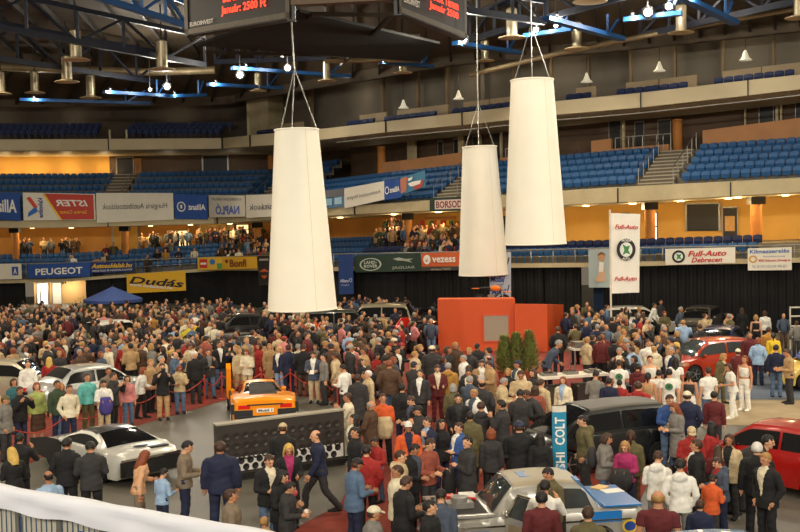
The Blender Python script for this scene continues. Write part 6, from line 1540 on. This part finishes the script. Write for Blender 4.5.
P(631, 431, 176, 'brown-haired woman in olive jacket behind the magenta top', 'stand', True, J('olive'), 'brown', ('ponytail', 'brown'), 1.68)
P(626, 440.5, -18, 'girl in magenta top holding a dark jacket', 'hold', True, S('magenta'), 'navy', ('bob', 'fair'), 1.62)
P(657, 452, 165, 'person in white hooded jacket, the one standing on the left of two', 'hold', False, HO('white'), 'grey', sh('brown'), 1.7)
P(680, 460, 178, 'person in white hooded jacket with black hair, right of two', 'pockets', False, HO('white'), 'grey', sh('black'), 1.74)
P(658, 491, 178, 'bald man in maroon t-shirt at the bottom edge', 'stand', False, TS('maroon'), 'navy', ('fringe', 'fair'), 1.84, wide=1.15)
P(588, 507, 178, 'man in olive jacket at the bottom edge beside the boxy saloon', 'stand', False, J('olive'), 'olive', sh('brown'), 1.74)
P(551, 467, -40, 'young man in dark leather jacket by the open door of the boxy saloon', 'hold', False, J('olive'), 'black', sh('black'), 1.76)
P(544.5, 481, 172, 'man in white sweater photographing the boxy saloon', 'camera', False, S('white'), 'grey', sh('black'), 1.74)
P(541.5, 492, 180, 'man in maroon sweater at the bottom edge by the open door', 'stand', False, S('maroon'), 'charcoal', sh('black'), 1.74, wide=1.08)
P(757, 443, 178, 'white-haired man in black suit seen from behind', 'stand', False, J('black'), 'black', sh('white'), 1.8, wide=1.1)
P(767, 453, -40, 'fair-haired man in black jacket beside the white-haired man', 'pockets', False, J('black'), 'black', sh('fair'), 1.8, shirt='cream')
P(729, 435, -15, 'smiling woman in pale yellow jacket near the red hatchback', 'stand', True, J('beige'), 'charcoal', ('bob', 'brown'), 1.72, shirt='black')
P(696, 440, -88, 'man in black jacket looking left beside the white hoods', 'stand', False, J('black'), 'black', sh('brown'), 1.78, shirt='white')
P(721, 457, -60, 'boy in grey and red hooded jacket looking down', 'hold', False, HO('slate'), 'navy', sh('brown'), 1.55, shirt='red')
P(711.5, 475, 150, 'small boy in orange and grey jacket with black hat', 'hold', False, J('orange'), 'charcoal', ('beanie', 'black'), 1.3)
P(700, 500, 178, 'dark-jacketed teenager partly behind the small boy in orange', 'stand', False, J('navy'), 'black', sh('brown'), 1.4)
# ---- far right
P(783.5, 298, 174, 'man in dark green jacket standing on the podium at the right', 'pockets', False, J('charcoal'), 'tan', sh('black'), 1.8, z=.412)
P(765, 311, 172, 'woman in white blouse by the podium on the right', 'stand', True, S('white'), 'charcoal', ('bob', 'brown'))
P(680, 307, 60, 'tall man in slate shirt left of the dark blue car', 'pockets', False, S('slate'), 'charcoal', sh('grey'), 1.82)
P(696, 310, -20, 'woman in beige blouse in front of the black car on the podium', 'stand', True, S('beige'), 'taupe', ('bob', 'brown'))
P(756, 315, 170, 'bare-armed blond woman in black top by the podium', 'stand', True, ('singlet', 'black'), 'black', ('bob', 'fair'))
P(742, 308, 178, 'dark-coated woman with long hair right of the podium car', 'stand', True, CO('black'), 'black', lo('brown'))
P(675.5, 297, 20, 'man in grey jacket at the black drape above the slate shirt', 'phone', False, J('olive'), 'charcoal', sh('brown'))
P(661, 300, 30, 'man in dark jacket at the black drape right of the tall flag', 'stand', False, J('charcoal'), 'black', sh('brown'))
P(692.5, 306, -10, 'woman in pink blouse behind the beige blouse', 'stand', True, S('pink'), 'charcoal', ('bob', 'auburn'))
P(664.5, 311, 5, 'woman in olive patterned jacket left of the slate shirt', 'hold', True, J('olive'), 'black', ('bob', 'auburn'))
P(653, 303, 80, 'man in white shirt walking at the black drape', 'walk', False, S('white'), 'black', sh('black'))
# ---- the row behind the barrier, left
P(87, 374, 25, 'man in turquoise shirt and olive trousers behind the barrier', 'stand', False, S('turquoise'), 'olive', sh('brown'), 1.74)
P(103, 379.5, 10, 'woman in white top carrying a purple jacket behind the barrier', 'hold', True, S('white'), 'beige', sh('black'))
P(112, 373, 62, 'man in dark leather jacket pointing a camera behind the barrier', 'camera', False, J('charcoal'), 'black', sh('brown'))
P(127, 376, 15, 'girl in pink striped top behind the barrier', 'stand', True, S('pink'), 'denim', ('bob', 'brown'), 1.55)
P(139, 367, 60, 'woman in white blouse and black trousers behind the barrier', 'reach', True, S('white'), 'black', ('bob', 'auburn'))
P(162, 363.5, 8, 'man in black jacket and beige trousers taking a picture behind the barrier', 'camera', False, J('black'), 'tan', sh('brown'), 1.8)
P(174, 352, 60, 'balding man in pale blue jacket aiming a camera', 'camera', False, J('denim'), 'navy', ('fringe', 'brown'))
P(179, 365, 12, 'woman in beige hooded jacket and jeans behind the barrier', 'hold', True, HO('beige'), 'denim', ('bob', 'auburn'), 1.6)
P(195, 352, 10, 'white-haired old man in black jacket behind the barrier', 'stand', False, J('black'), 'charcoal', sh('white'), 1.78)
P(36.5, 383, 20, 'woman in lime green sweater and long brown skirt', 'stand', True, S('lime'), 'brown', ('bob', 'auburn'), 1.7, skirt=True)
P(19, 387, 35, 'man in black with a camera left of the lime green sweater', 'camera', False, J('black'), 'navy', sh('brown'))
P(68.5, 385, 25, 'man in cream sweater behind the barrier', 'pockets', False, S('cream'), 'navy', sh('brown'))
P(61, 383.5, 20, 'woman in maroon sweater left of the cream sweater', 'stand', True, S('maroon'), 'denim', ('bob', 'fair'))
P(57, 381, 30, 'man in dark green jacket behind the maroon sweater', 'stand', False, J('green'), 'navy', sh('black'))
P(13.5, 379, 30, 'woman in teal sweater behind the man with the camera', 'stand', True, S('teal'), 'black', ('bob', 'brown'))
P(27.5, 361, 15, 'man in white shirt between the beige car and the silver saloon', 'stand', False, S('white'), 'navy', sh('brown'))
P(49, 357.5, 160, 'blond woman in red sweater behind the silver saloon boot', 'stand', True, S('red'), 'charcoal', lo('blond'))
P(4, 396, 60, 'person in grey plaid jacket at the left edge', 'pockets', False, J('grey'), 'charcoal', ('beanie', 'olive'))
P(108.5, 368, 10, 'dark-haired man in front of the silver saloon', 'stand', False, J('taupe'), 'navy', sh('brown'))
P(208, 349, 15, 'man in dark suit rubbing his mouth, left of the raised orange door', 'chin', False, J('charcoal'), 'denim', sh('brown'), shirt='grey')
P(219, 342, 20, 'man in black jacket and white shirt behind the raised orange door', 'stand', False, J('black'), 'denim', sh('brown'), shirt='white')
P(239, 348, 20, 'woman in beige jacket leaning on her neighbour behind the orange roof', 'hug', True, J('beige'), 'tan', ('bob', 'fair'))
P(247, 349, -20, 'woman in cream jacket holding the beige one behind the orange roof', 'hold', True, J('cream'), 'beige', ('bob', 'auburn'))
P(259, 343.5, -75, 'woman in bright red coat behind the orange supercar', 'stand', True, CO('red'), 'denim', ('bob', 'brown'))
P(279, 347, -30, 'blond woman in navy vest and pale jeans behind the orange supercar', 'stand', True, J('navy'), 'lightblue', lo('blond'), shirt='white')
P(288, 345, -160, 'man in navy jacket right of the blond woman in pale jeans', 'stand', False, J('navy'), 'navy', sh('brown'), 1.8)
P(303, 344.5, 170, 'big man in dark jacket and brown trousers behind the right barrier', 'pockets', False, J('black'), 'brown', sh('brown'), 1.84, wide=1.1)
P(313.5, 351, -10, 'man in blue jacket and beige trousers reading a leaflet', 'hold', False, J('slate'), 'beige', sh('brown'), 1.78, shirt='white')
P(323.5, 354, -70, 'man in black and white striped sweater behind the barrier', 'stand', False, S('grey'), 'charcoal', sh('black'), 1.72)
P(336, 353, -110, 'man in beige jacket right of the striped sweater', 'pockets', False, J('beige'), 'charcoal', sh('brown'))
P(269.5, 344, 10, 'fair woman in tan coat between the red coat and the navy vest', 'stand', True, CO('tan'), 'black', ('bob', 'fair'))
# ---- music table
P(546, 337, 75, 'grey-haired man in blue sweater leaning over the music decks', 'lean', False, S('slate'), 'black', sh('grey'), 2.0)
P(558, 327, 178, 'man in black seen from behind left of the small white table', 'pockets', False, J('black'), 'black', sh('brown'), 1.85)
P(600, 336, 175, 'person in dark red jacket right of the small white table', 'stand', False, J('maroon'), 'black', sh('brown'))
N_HAND = len(PEOPLE)

# ---- things people hold
def held(x, y, Y, name, lab, cat, build):
    p = PY(x, y, Y); t = thing(name, lab, cat, p); build(t); return t
def pink_bag(t):
    MB().ell((0, 0, 0), (.17, .10, .13), 16, 10, 0, None, lambda d: 1 - .25 * max(0, d.z)).build('bag_body', mat('pink bag cloth', (214, 96, 100), .7), t, 180)
    MB().tube([(-.07, 0, .09), (-.06, 0, .20), (0, 0, .25), (.06, 0, .20), (.07, 0, .09)], .014, 8).build('handle', mat('pink bag cloth', (214, 96, 100)), t, 180)
b = bw.location; t = thing('handbag', 'pink handbag held by the blond woman with the pink scarf', 'bag', (b.x + .05, b.y - .42, .84)); pink_bag(t)
def cup(t): MB().lathe([(.03, 0), (.038, .1), (.034, .1), (.028, .01)], 14).build('cup_wall', white_m, t, 40)
def pt_of(i, fwd, z, side=0):
    o = i; a = o.rotation_euler.z; return Vector((o.location.x + sin(a) * fwd + cos(a) * side, o.location.y - cos(a) * fwd + sin(a) * side, z))
by = {o['label']: o for o in C.objects if o.get('category') == 'person'}
def small(lab, name, label, cat, fwd, z, size, m, pitch=0):
    o = by[lab]; k = o.scale.z; p = pt_of(o, fwd * k, z * k); mb = MB(); mb.box((0, 0, 0), size); q = mb.build(name, m); q.location = p; q.rotation_euler = (pitch, 0, o.rotation_euler.z); tag(q, label, cat); return q
cam_m = mat('black camera body', (28, 28, 30), .4)
def camera_at(lab, label):
    o = by[lab]; p = pt_of(o, .27, 1.60 * o.scale.z); t = thing('camera', label, 'camera', p, o.rotation_euler.z, 'cameras held up by visitors')
    MB().box((0, 0, 0), (.13, .05, .09)).build('camera_body', cam_m, t); MB().lathe([(.03, -.09), (.034, -.02), (.03, 0)], 14, (0, 0, 0), 0, 'Y').build('lens', dark_steel, t, 40)
for l, d in (('man in black taking a photo behind the blond woman at far left', 'camera of the man behind the far left blond woman'), ('man in white sweater photographing the boxy saloon', 'camera raised by the man in white at the boxy saloon'),
             ('man in dark leather jacket pointing a camera behind the barrier', 'camera of the leather-jacketed man behind the barrier'), ('man in black jacket and beige trousers taking a picture behind the barrier', 'camera of the man in beige trousers behind the barrier'),
             ('balding man in pale blue jacket aiming a camera', 'camera of the balding man in pale blue'), ('man in black with a camera left of the lime green sweater', 'camera of the man left of the lime green sweater')): camera_at(l, d)
small('man in tan jacket holding a white sheet', 'paper_sheet', 'white sheet held in front of the tan jacket', 'paper', .34, 1.12, (.30, .012, .42), white_m, .2)
small('bearded man in pale sweater with a paper left of the music table', 'paper_sheet', 'white paper held low by the bearded man', 'paper', .40, 1.08, (.34, .26, .012), white_m, .5)
small('man in blue jacket and beige trousers reading a leaflet', 'leaflet', 'small white leaflet read by the man in beige trousers', 'paper', .40, 1.10, (.16, .20, .01), white_m, .6)
small('tall man in taupe sweater holding a phone behind the railing', 'mobile_phone', 'pale phone in the hands of the taupe sweater', 'phone', .42, 1.12, (.06, .10, .02), white_m, .4)
small('man in rust-red shirt holding a camera', 'camera', 'small black camera held low by the man in rust red', 'camera', .40, 1.10, (.12, .05, .08), cam_m)
small('dark boy holding a white cup in front of the pink bag', 'paper_cup', 'white paper cup in the dark boy\'s hands', 'cup', .40, 1.14, (.07, .07, .1), white_m)
def drape(lab, name, label, m, fwd=.26, z=.86, w=.18, hgt=.30):
    o = by[lab]; k = o.scale.z; p = pt_of(o, fwd * k, z * k); t = MB(); rings = []
    for v in range(7):
        u = v / 6; a = w * (.8 + .3 * sin(u * pi) + .04 * sin(v * 5)); b_ = .07 + .05 * sin(u * pi); rings.append([(a * cos(q) * (1 + .08 * sin(q * 5 + v)), b_ * sin(q), hgt * (.5 - u)) for q in (2 * pi * i / 16 for i in range(16))])
    q = t.loft(rings).build(name, m, None, 180); q.location = p; q.rotation_euler.z = o.rotation_euler.z; tag(q, label, 'jacket'); return q
drape('woman in white top carrying a purple jacket behind the barrier', 'carried_jacket', 'purple jacket carried over the arms of the woman in white', cm('purple'), .34, .98, .18, .52)
drape('man in orange-red sweater with a beige coat over his arm', 'carried_coat', 'beige coat hanging over the arm of the orange-red sweater', cm('beige'), .36, .98, .20, .56)
drape('girl in magenta top holding a dark jacket', 'carried_jacket', 'dark jacket bundled in the arms of the girl in magenta', cm('charcoal'), .38, .98, .22, .42)
drape('man in rust-red shirt holding a camera', 'carried_jacket', 'black jacket hanging from the arm of the rust-red shirt', cm('black'), .20, .86, .17, .62).location += Vector((.28, 0, 0))
o = by['curly-haired woman in striped grey jacket with a backpack']; p = pt_of(o, -.24, 1.22 * o.scale.z); t = thing('backpack', 'grey backpack worn by the curly-haired woman', 'backpack', p, o.rotation_euler.z)
MB().ell((0, 0, 0), (.17, .11, .24), 16, 10, 0, None, lambda d: 1 + .12 * (abs(d.x * d.z))).build('bag_body', cm('charcoal'), t, 180); MB().ell((0, .09, -.08), (.11, .05, .1)).build('front_pocket', cm('slate'), t, 180)
for o in (GRL, GRR):          # green print on the back of two t-shirts
    mb = MB(); v, f = disc2d(20); mb.add([((a - .5) * .2, .155, 1.27 - (b_ - .5) * .2) for a, b_ in v], f); mb.add([((a - .5) * .12, .158, 1.27 - (b_ - .5) * .1) for a, b_ in bird2d()[0]], bird2d()[1], 1)
    part(mb.build('back_print', [ink((60, 120, 70)), ink((30, 60, 60))], o, None, False), 'round green print')

# ---- the rest of the crowd
def inpoly(x, y, P):
    c = False; j = len(P) - 1
    for i in range(len(P)):
        if (P[i][1] > y) != (P[j][1] > y) and x < (P[j][0] - P[i][0]) * (y - P[i][1]) / (P[j][1] - P[i][1]) + P[i][0]: c = not c
        j = i
    return c
CLEAR = [[(536, 385), (606, 385), (606, 438), (536, 438)], [(440, 352), (575, 352), (573, 386), (545, 386), (540, 418), (494, 418), (492, 390), (440, 388)], [(-60, 560), (-60, 462), (62, 450), (130, 428), (208, 404), (232, 398), (300, 394), (348, 403), (362, 425), (350, 480), (345, 560)], [(676, 399), (830, 399), (830, 480), (742, 480), (738, 440), (690, 428)], [(757, 378), (800, 380), (800, 405), (750, 400)], [(370, 640), (345, 500), (360, 470), (440, 498), (470, 478), (640, 470), (810, 470), (830, 640)], [(560, 408), (690, 408), (700, 470), (540, 470)]]
STAGE = [(A.x - .3, A.y - .5), (C_.x + .2, C_.y - .5), (D_.x + .5, D_.y + .3), (D_.x - 2, D_.y + 1.5), (A.x, A.y + 3.9)]
def free(X, Y, r=.62):
    for (c, a, hl, hw) in CARBOX:
        d = Vector((X, Y)) - c; u = d.x * cos(a) + d.y * sin(a); v = -d.x * sin(a) + d.y * cos(a)
        if abs(u) < hl + .05 and abs(v) < hw + .05: return False
    if inpoly(X, Y, STAGE): return False
    for o in (g, g2):
        if abs(X - o.x) < 1.6 and abs(Y - o.y) < .85: return False
    for a, b in FIXED:
        if (X - a) ** 2 + (Y - b) ** 2 < .5: return False
    for a, b in PEOPLE:
        if (X - a) ** 2 + (Y - b) ** 2 < r * r: return False
    return True
FIXED = [(o.location.x, o.location.y) for o in C.objects if o.get('category') in ('conifer', 'parasol', 'shrub', 'barrier post', 'display', 'sign', 'flag', 'case')]
cand = []
for i in range(int(62 / .82)):
    for j in range(int(80 / .82)):
        X = -38 + j * .82 + rp.uniform(-.3, .3); Y = 22 + i * .82 + rp.uniform(-.3, .3); q = proj((X, Y, 0)); hq = proj((X, Y, 1.7))
        if not (-14 < q[0] < 814) or hq[1] > 520: continue
        if any(inpoly(q[0], q[1], c) for c in CLEAR): continue
        lim = plan(q[0]).y - 1.5
        if q[0] > 640: lim = 50.3
        if q[0] < 345: lim = min(lim, 66 if q[0] < 230 else 62)
        if Y > lim: continue
        if 410 < q[0] < 575 and Y > 55: continue
        dens = 1.0
        if q[0] > 600: dens = .80
        if q[0] > 690: dens = .75 if q[1] > 352 else .4
        if 755 < q[0]: dens = .12
        if Y > 62: dens = .75
        if rp.random() > dens: continue
        cand.append((Y, X, q))
cand.sort()
LAND = [(92, 385, 'by the silver saloon'), (20, 372, 'by the beige car at the left edge'), (160, 385, 'behind the barrier left of the raised orange door'), (262, 380, 'behind the orange supercar'), (232, 345, 'near the black-green car'), (330, 380, 'behind the barrier right of the orange supercar'), (345, 335, 'below the biggest hanging column'), (251, 325, 'by the black car'),
        (395, 395, 'in the crowd right of the loudspeaker wall'), (395, 360, 'in the crowd left of the red sports car'), (424, 352, 'by the red and black sports car'), (475, 365, 'in front of the red stage'), (515, 388, 'in front of the conifers'), (455, 395, 'in the middle of the crowd'), (575, 385, 'near the music table'), (610, 385, 'behind the dark hatchback'), (585, 350, 'right of the red stage'), (640, 345, 'left of the orange-red hatchback'),
        (635, 322, 'below the tall flag'), (680, 375, 'among the white t-shirts'), (705, 372, 'in front of the orange-red hatchback'), (735, 345, 'right of the orange-red hatchback'), (190, 340, 'near the yellow slanted panel'), (120, 345, 'between the parasol and the silver saloon'), (70, 345, 'in the far left crowd'), (420, 440, 'left of the boxy saloon'), (480, 440, 'behind the boxy saloon'), (690, 445, 'by the white hoods'), (30, 440, 'near the left end of the barrier'), (620, 440, 'beside the dark hatchback')]
TOPC = [('black', 34), ('charcoal', 20), ('navy', 12), ('brown', 13), ('grey', 7), ('tan', 9), ('beige', 8), ('cream', 4), ('white', 4), ('red', 4), ('maroon', 4), ('olive', 6), ('slate', 5), ('denim', 5), ('green', 2), ('orange', 1), ('lightblue', 2), ('pink', 1), ('rust', 2), ('ochre', 1)]
tc = [c for c, w in TOPC for _ in range(w)]
CN = dict(lightblue='pale blue', denim='denim blue', charcoal='dark grey', slate='slate blue', maroon='dark red')
HN = {('short', True): 'short-haired', ('bald', True): 'bald'}
def hair_word(hr):
    k, c = hr
    if k == 'fringe': return 'balding'
    if k == 'beanie': return 'knit-hatted'
    if k == 'cap': return 'capped'
    b = {'black': 'black-haired', 'brown': 'brown-haired', 'fair': 'fair-haired', 'blond': 'blond', 'grey': 'grey-haired', 'white': 'white-haired', 'auburn': 'auburn'}[c]
    return ('long-haired ' + {'black-haired': 'dark', 'brown-haired': 'brunette'}.get(b, b)) if k == 'long' else b
GN = {'jacket': 'jacket', 'coat': 'long coat', 'sweater': 'sweater', 'hooded': 'hooded jacket', 'tshirt': 't-shirt'}
PN = {'stand': '', 'standl': '', 'standr': '', 'pockets': 'hands in pockets', 'folded': 'arms folded', 'camera': 'taking a photo', 'hold': 'hands in front', 'walk': 'walking', 'chin': 'hand at chin', 'back': 'hands behind back', 'point': 'arm held out', 'phone': 'on the phone'}
FWD = lambda f: 'facing the camera' if abs(f) < 45 else 'turned right' if 45 <= f < 135 else 'turned left' if -135 < f <= -45 else 'seen from behind'
HANDPX = [(proj((o.location.x, o.location.y, 1.76 * o.scale.z)), proj((o.location.x, o.location.y, 0)), o.location.y) for o in by.values()]
KEEP = [(40, 130, 352, 388, 41), (-10, 38, 352, 384, 44), (682, 742, 336, 346, 46), (408, 440, 318, 344, 50), (226, 272, 312, 326, 60), (92, 112, 321, 330, 62)]
n_gen = 0; MAXIND = 296; leftover = []
for Y, X, q in cand:
    if not free(X, Y): continue
    hq = proj((X, Y, 1.78))
    if any(a < q[0] < b and c < hq[1] < d and Y < e for a, b, c, d, e in KEEP): continue
    if any(Y < hy + .2 and abs(q[0] - a[0]) < .19 * (b[1] - a[1]) and a[1] - 4 < hq[1] < a[1] + (.55 if q[0] < 345 else .34) * (b[1] - a[1]) for a, b, hy in HANDPX): continue
    if len(PEOPLE) < MAXIND:
        lm = min(LAND, key=lambda l: (l[0] - q[0]) ** 2 + ((l[1] - q[1]) * 1.6) ** 2)
        for _ in range(200):
            fem = rp.random() < .38
            pose = rp.choice(('stand', 'standl', 'standr', 'pockets', 'pockets', 'hold', 'folded', 'back', 'stand', 'chin', 'camera', 'standl', 'standr'))
            kind = rp.choice(('jacket', 'jacket', 'jacket', 'sweater', 'coat', 'hooded')); c = rp.choice(tc)
            hr = (rp.choice(('bob', 'long', 'bob', 'ponytail')), rp.choice(('black', 'brown', 'brown', 'fair', 'auburn', 'blond'))) if fem else (rp.choice(('short',) * 12 + ('fringe', 'cap', 'beanie')), rp.choice(('black', 'brown', 'brown', 'black', 'grey', 'fair')))
            if hr[0] in ('cap', 'beanie'): hr = (hr[0], rp.choice(('black', 'navy', 'cream', 'grey', 'red')))
            if 470 < q[0] < 620 and rp.random() < .3: f = rp.gauss(0, 50)
            elif q[0] < 340: f = rp.choice((rp.gauss(20, 40), rp.gauss(20, 40), rp.gauss(170, 40)))
            else: f = rp.choice((rp.gauss(180, 45), rp.gauss(-60, 60), rp.gauss(0, 60), rp.gauss(180, 45)))
            f = (f + 180) % 360 - 180
            lab = '%s %s in %s %s, %s, %s' % (hair_word(hr), 'woman' if fem else 'man', CN.get(c, c), GN[kind], FWD(f) if not PN[pose] or rp.random() < .6 else PN[pose], lm[2])
            key = (CN.get(c, c), GN[kind], lm[2], hair_word(hr), fem)
            if lab not in LABELS and key not in LABELS and len(lab.split()) <= 16: break
        LABELS[key] = 1
        person((X, Y), f, lab, pose, fem, (kind, c), rp.choice(('navy', 'black', 'charcoal', 'denim', 'charcoal', 'brown', 'tan', 'black', 'denim')), hr, rp.gauss(1.66 if fem else 1.77, .05), shirt=rp.choice((None, None, 'white', 'grey', 'cream', 'slate')), wide=rp.uniform(.98, 1.12))
        n_gen += 1
    else:
        leftover.append((X, Y, 0.012)); PEOPLE.append((X, Y))
print('PEOPLE hand', N_HAND, 'generated', n_gen, 'crowd', len(leftover))
# spectators in the lower stand on the left and at the corner
spect = []
for (a, b, n_, dense) in ((0, 60, 16, 0), (55, 100, 10, 1), (118, 170, 16, 0), (165, 250, 34, 0), (206, 262, 30, 1), (330, 420, 40, 0), (395, 456, 30, 1), (95, 250, 14, 1)):
    for _ in range(n_):
        x = rp.uniform(a, b)
        if dense: r_ = rp.randrange(4 if x < 340 else 2); o = .3 + .85 * r_ + .35; z = zK(x) + .22 + .36 * r_; sit = 1
        else: o = (3.9 if x < 340 else 2.4) + rp.uniform(0, 2.2); z = zlow(x) - .06; sit = 0
        p_ = plan(x, o); spect.append((p_.x, p_.y, z - (.38 if sit else 0)))
# low-detail figure
def low_fig(v):
    mb = MB(); r_ = random.Random(v)
    rg = lambda z, a, b, y=0: [(a * cos(2 * pi * i / 8), b * sin(2 * pi * i / 8) + y, z) for i in range(8)]
    mb.loft([rg(.80, .19, .14), rg(1.08, .17, .13), rg(1.30, .21, .145), rg(1.43, .19, .11), rg(1.50, .075, .07)], 0)
    for sg in (-1, 1):
        el = (sg * .27, .04 - .05 * v, 1.14); wr = [(sg * .24, -.10, .90), (sg * .10, -.26, 1.12), (sg * .05, -.25, 1.45), (sg * .22, .02, .90)][v]
        mb.tube([(sg * .20, 0, 1.42), el, wr], [.072, .062, .048], 6, 0); mb.ell(wr, (.045, .045, .055), 6, 4, 1)
        mb.tube([(sg * .09, 0, .92), (sg * .10, -.02, .48), (sg * .11, 0, .06)], [.10, .078, .062], 6, 2); mb.box((sg * .11, -.05, .04), (.09, .26, .08), 0, 2)
    mb.ell((0, -.02, 1.625), (.075, .092, .125), 10, 7, 1); mb.tube([(0, 0, 1.47), (0, -.01, 1.56)], .055, 6, 1); mb.box((0, -.115, 1.62), (.025, .03, .04), 0, 1)
    mb.ell((0, .012, 1.66), (.085, .10, .10), 10, 7, 3, None, lambda d: .8 if d.y < -.3 and d.z < .4 else 1.05)
    return np.array(mb.v), mb.f, np.array(mb.m)
LF = [low_fig(i) for i in range(4)]
cmats = [SKIN[0], SKIN[1], hm_('black'), hm_('brown'), hm_('fair'), hm_('grey')]; names = list(dict.fromkeys(tc)); off = len(cmats); cmats += [cm(n_) for n_ in names]
VV = []; FF = []; MI = []; base = 0
for n_, (X, Y, z) in enumerate(leftover + spect):
    v, f, m_ = LF[rp.randrange(4)]; a = rp.choice((rp.gauss(0, 50), rp.gauss(170, 60))) if n_ < len(leftover) else rp.gauss(0, 30); a = R(a) - atan2(X, Y); k = max(.9, min(1.03, rp.gauss(.985, .04))); ca, sa = cos(a), sin(a); w = k * rp.uniform(1, 1.15)
    VV.append(np.stack([X + w * (v[:, 0] * ca - v[:, 1] * sa), Y + w * (v[:, 0] * sa + v[:, 1] * ca), z + k * v[:, 2]], 1))
    lut = [off + names.index(rp.choice(tc)), rp.randrange(2), off + names.index(rp.choice(('black', 'navy', 'charcoal', 'denim', 'brown'))), rp.choice((2, 3, 3, 3, 4, 5, 2))]
    FF.extend([tuple(base + i for i in q) for q in f]); MI.extend([lut[i] for i in m_]); base += len(v)
VV = np.concatenate(VV); me = bpy.data.meshes.new('crowd'); me.from_pydata(VV.tolist(), [], FF)
for m_ in cmats: me.materials.append(m_)
me.polygons.foreach_set('material_index', MI); me.polygons.foreach_set('use_smooth', [True] * len(FF)); me.update(); fixn(me)
o = add('crowd', me); o['kind'] = 'stuff'; tag(o, 'dense distant crowd filling the far floor and the lower stand', 'crowd')
# ------------------------------------------------------------------ light
w = bpy.data.worlds.new('world'); SC.world = w; w.use_nodes = True
bgn = w.node_tree.nodes['Background']; bgn.inputs['Color'].default_value = (1, .82, .58, 1); bgn.inputs['Strength'].default_value = .2
def light(kind, loc, power, col, **kw):
    l = bpy.data.lights.new('lamp', kind); l.energy = power; l.color = col
    for k, v in kw.items(): setattr(l, k, v)
    o = bpy.data.objects.new('lamp_light', l); C.objects.link(o); o.location = loc; return o
WARM = (1, .85, .63)
# rows of roof lamps over the floor
for X in (-24, -12, 0, 12, 22):
    for Y in (14, 27, 40, 53, 66):
        if X > 12 and Y > 46: continue
        if X < -18 and Y < 20: continue
        light('SPOT', (X + (Y % 5), Y, 17.2), 2100, WARM, spot_size=R(140), spot_blend=.6, shadow_soft_size=.5)
for p, d, s, c in LIGHTS:
    o = light('SPOT', p, 1800 * s, (1, .93, .78), spot_size=R(120), spot_blend=.5, shadow_soft_size=.06); o.rotation_euler = d.to_track_quat('-Z', 'Y').to_euler()
    light('POINT', c + Vector((.1, -.55, .25)), 260 * s, (1, .95, .85), shadow_soft_size=.05)
for p in BEAMS: light('POINT', p, 150, (1, .96, .88), shadow_soft_size=.04)  # extra lights added in front of the beams to brighten them
# floodlights on the roof girders over the near half of the hall, turned to its middle
for X in (-26, -15, -5, 5, 15, 26):
    o = light('SPOT', (X, -12, 15.5), 14500 - 90 * X, (1, .94, .83), spot_size=R(75), spot_blend=1, shadow_soft_size=.5); o.rotation_euler = (Vector((X * .45, 58, 7)) - Vector((X, -12, 15.5))).to_track_quat('-Z', 'Y').to_euler()
for X, Y, tx in ((-34, 36, 6), (-34, 52, 2), (26, 22, -6), (27, 36, -6)):
    o = light('SPOT', (X, Y, 14.5), 6000, (1, .87, .68), spot_size=R(100), spot_blend=1, shadow_soft_size=.5); o.rotation_euler = (Vector((tx, 46, 3)) - Vector((X, Y, 14.5))).to_track_quat('-Z', 'Y').to_euler()
# concourse ceiling lamps
lampface = mat('round ceiling lamp', (255, 224, 160), .4, 0, 0, 1, 0, 8)
for i, x in enumerate((-30, 20, 60, 130, 165, 200, 250, 300, 350, 400, 448, 500, 560, 610, 660, 710, 727, 770, 820, 870)):
    p = plan(x, 3.6 if x != 727 else 2.2); z = zB(x)
    MBl = MB().lathe([(.001, -.05), (.16, -.05), (.2, -.01), (.2, 0)], 16); o = MBl.build('round_lamp', lampface); o.location = (p.x, p.y, z); tag(o, 'round glowing lamp under the upper tier, number %d along the concourse ceiling' % (i + 1), 'lamp', 'round lamps of the lower concourse')
    light('POINT', (p.x, p.y, z - .3), 95 if x < 330 else 130, (1, .72, .36), shadow_soft_size=.2)
for x in (-20, 10, 45, 78):
    p = plan(x, 8.0); light('POINT', (p.x, p.y, zFb(x) - 1.2), 75, (1, .72, .36), shadow_soft_size=.2)
for x in (130, 180, 300, 370, 430, 520, 600, 680, 760): 
    p = plan(x, 7.5); light('POINT', (p.x, p.y, zFb(x) - 1.6), 45, WARM, shadow_soft_size=.2)
for x in (30, 60):
    p = plan(x, 2.2); light('POINT', (p.x, p.y, zK(x) - .5), 120, (1, .85, .62), shadow_soft_size=.2)
for x in (-20, 60, 150, 300, 420, 520, 620, 720, 800):
    p = plan(x, 4.4); light('POINT', (p.x, p.y, zC(x) - .6), 40, WARM, shadow_soft_size=.2)
vs = SC.view_settings; vs.view_transform = 'Standard'; vs.look = 'None'; vs.gamma = 1; vs.use_curve_mapping = False; vs.exposure = -.22
SC.display_settings.display_device = 'sRGB'
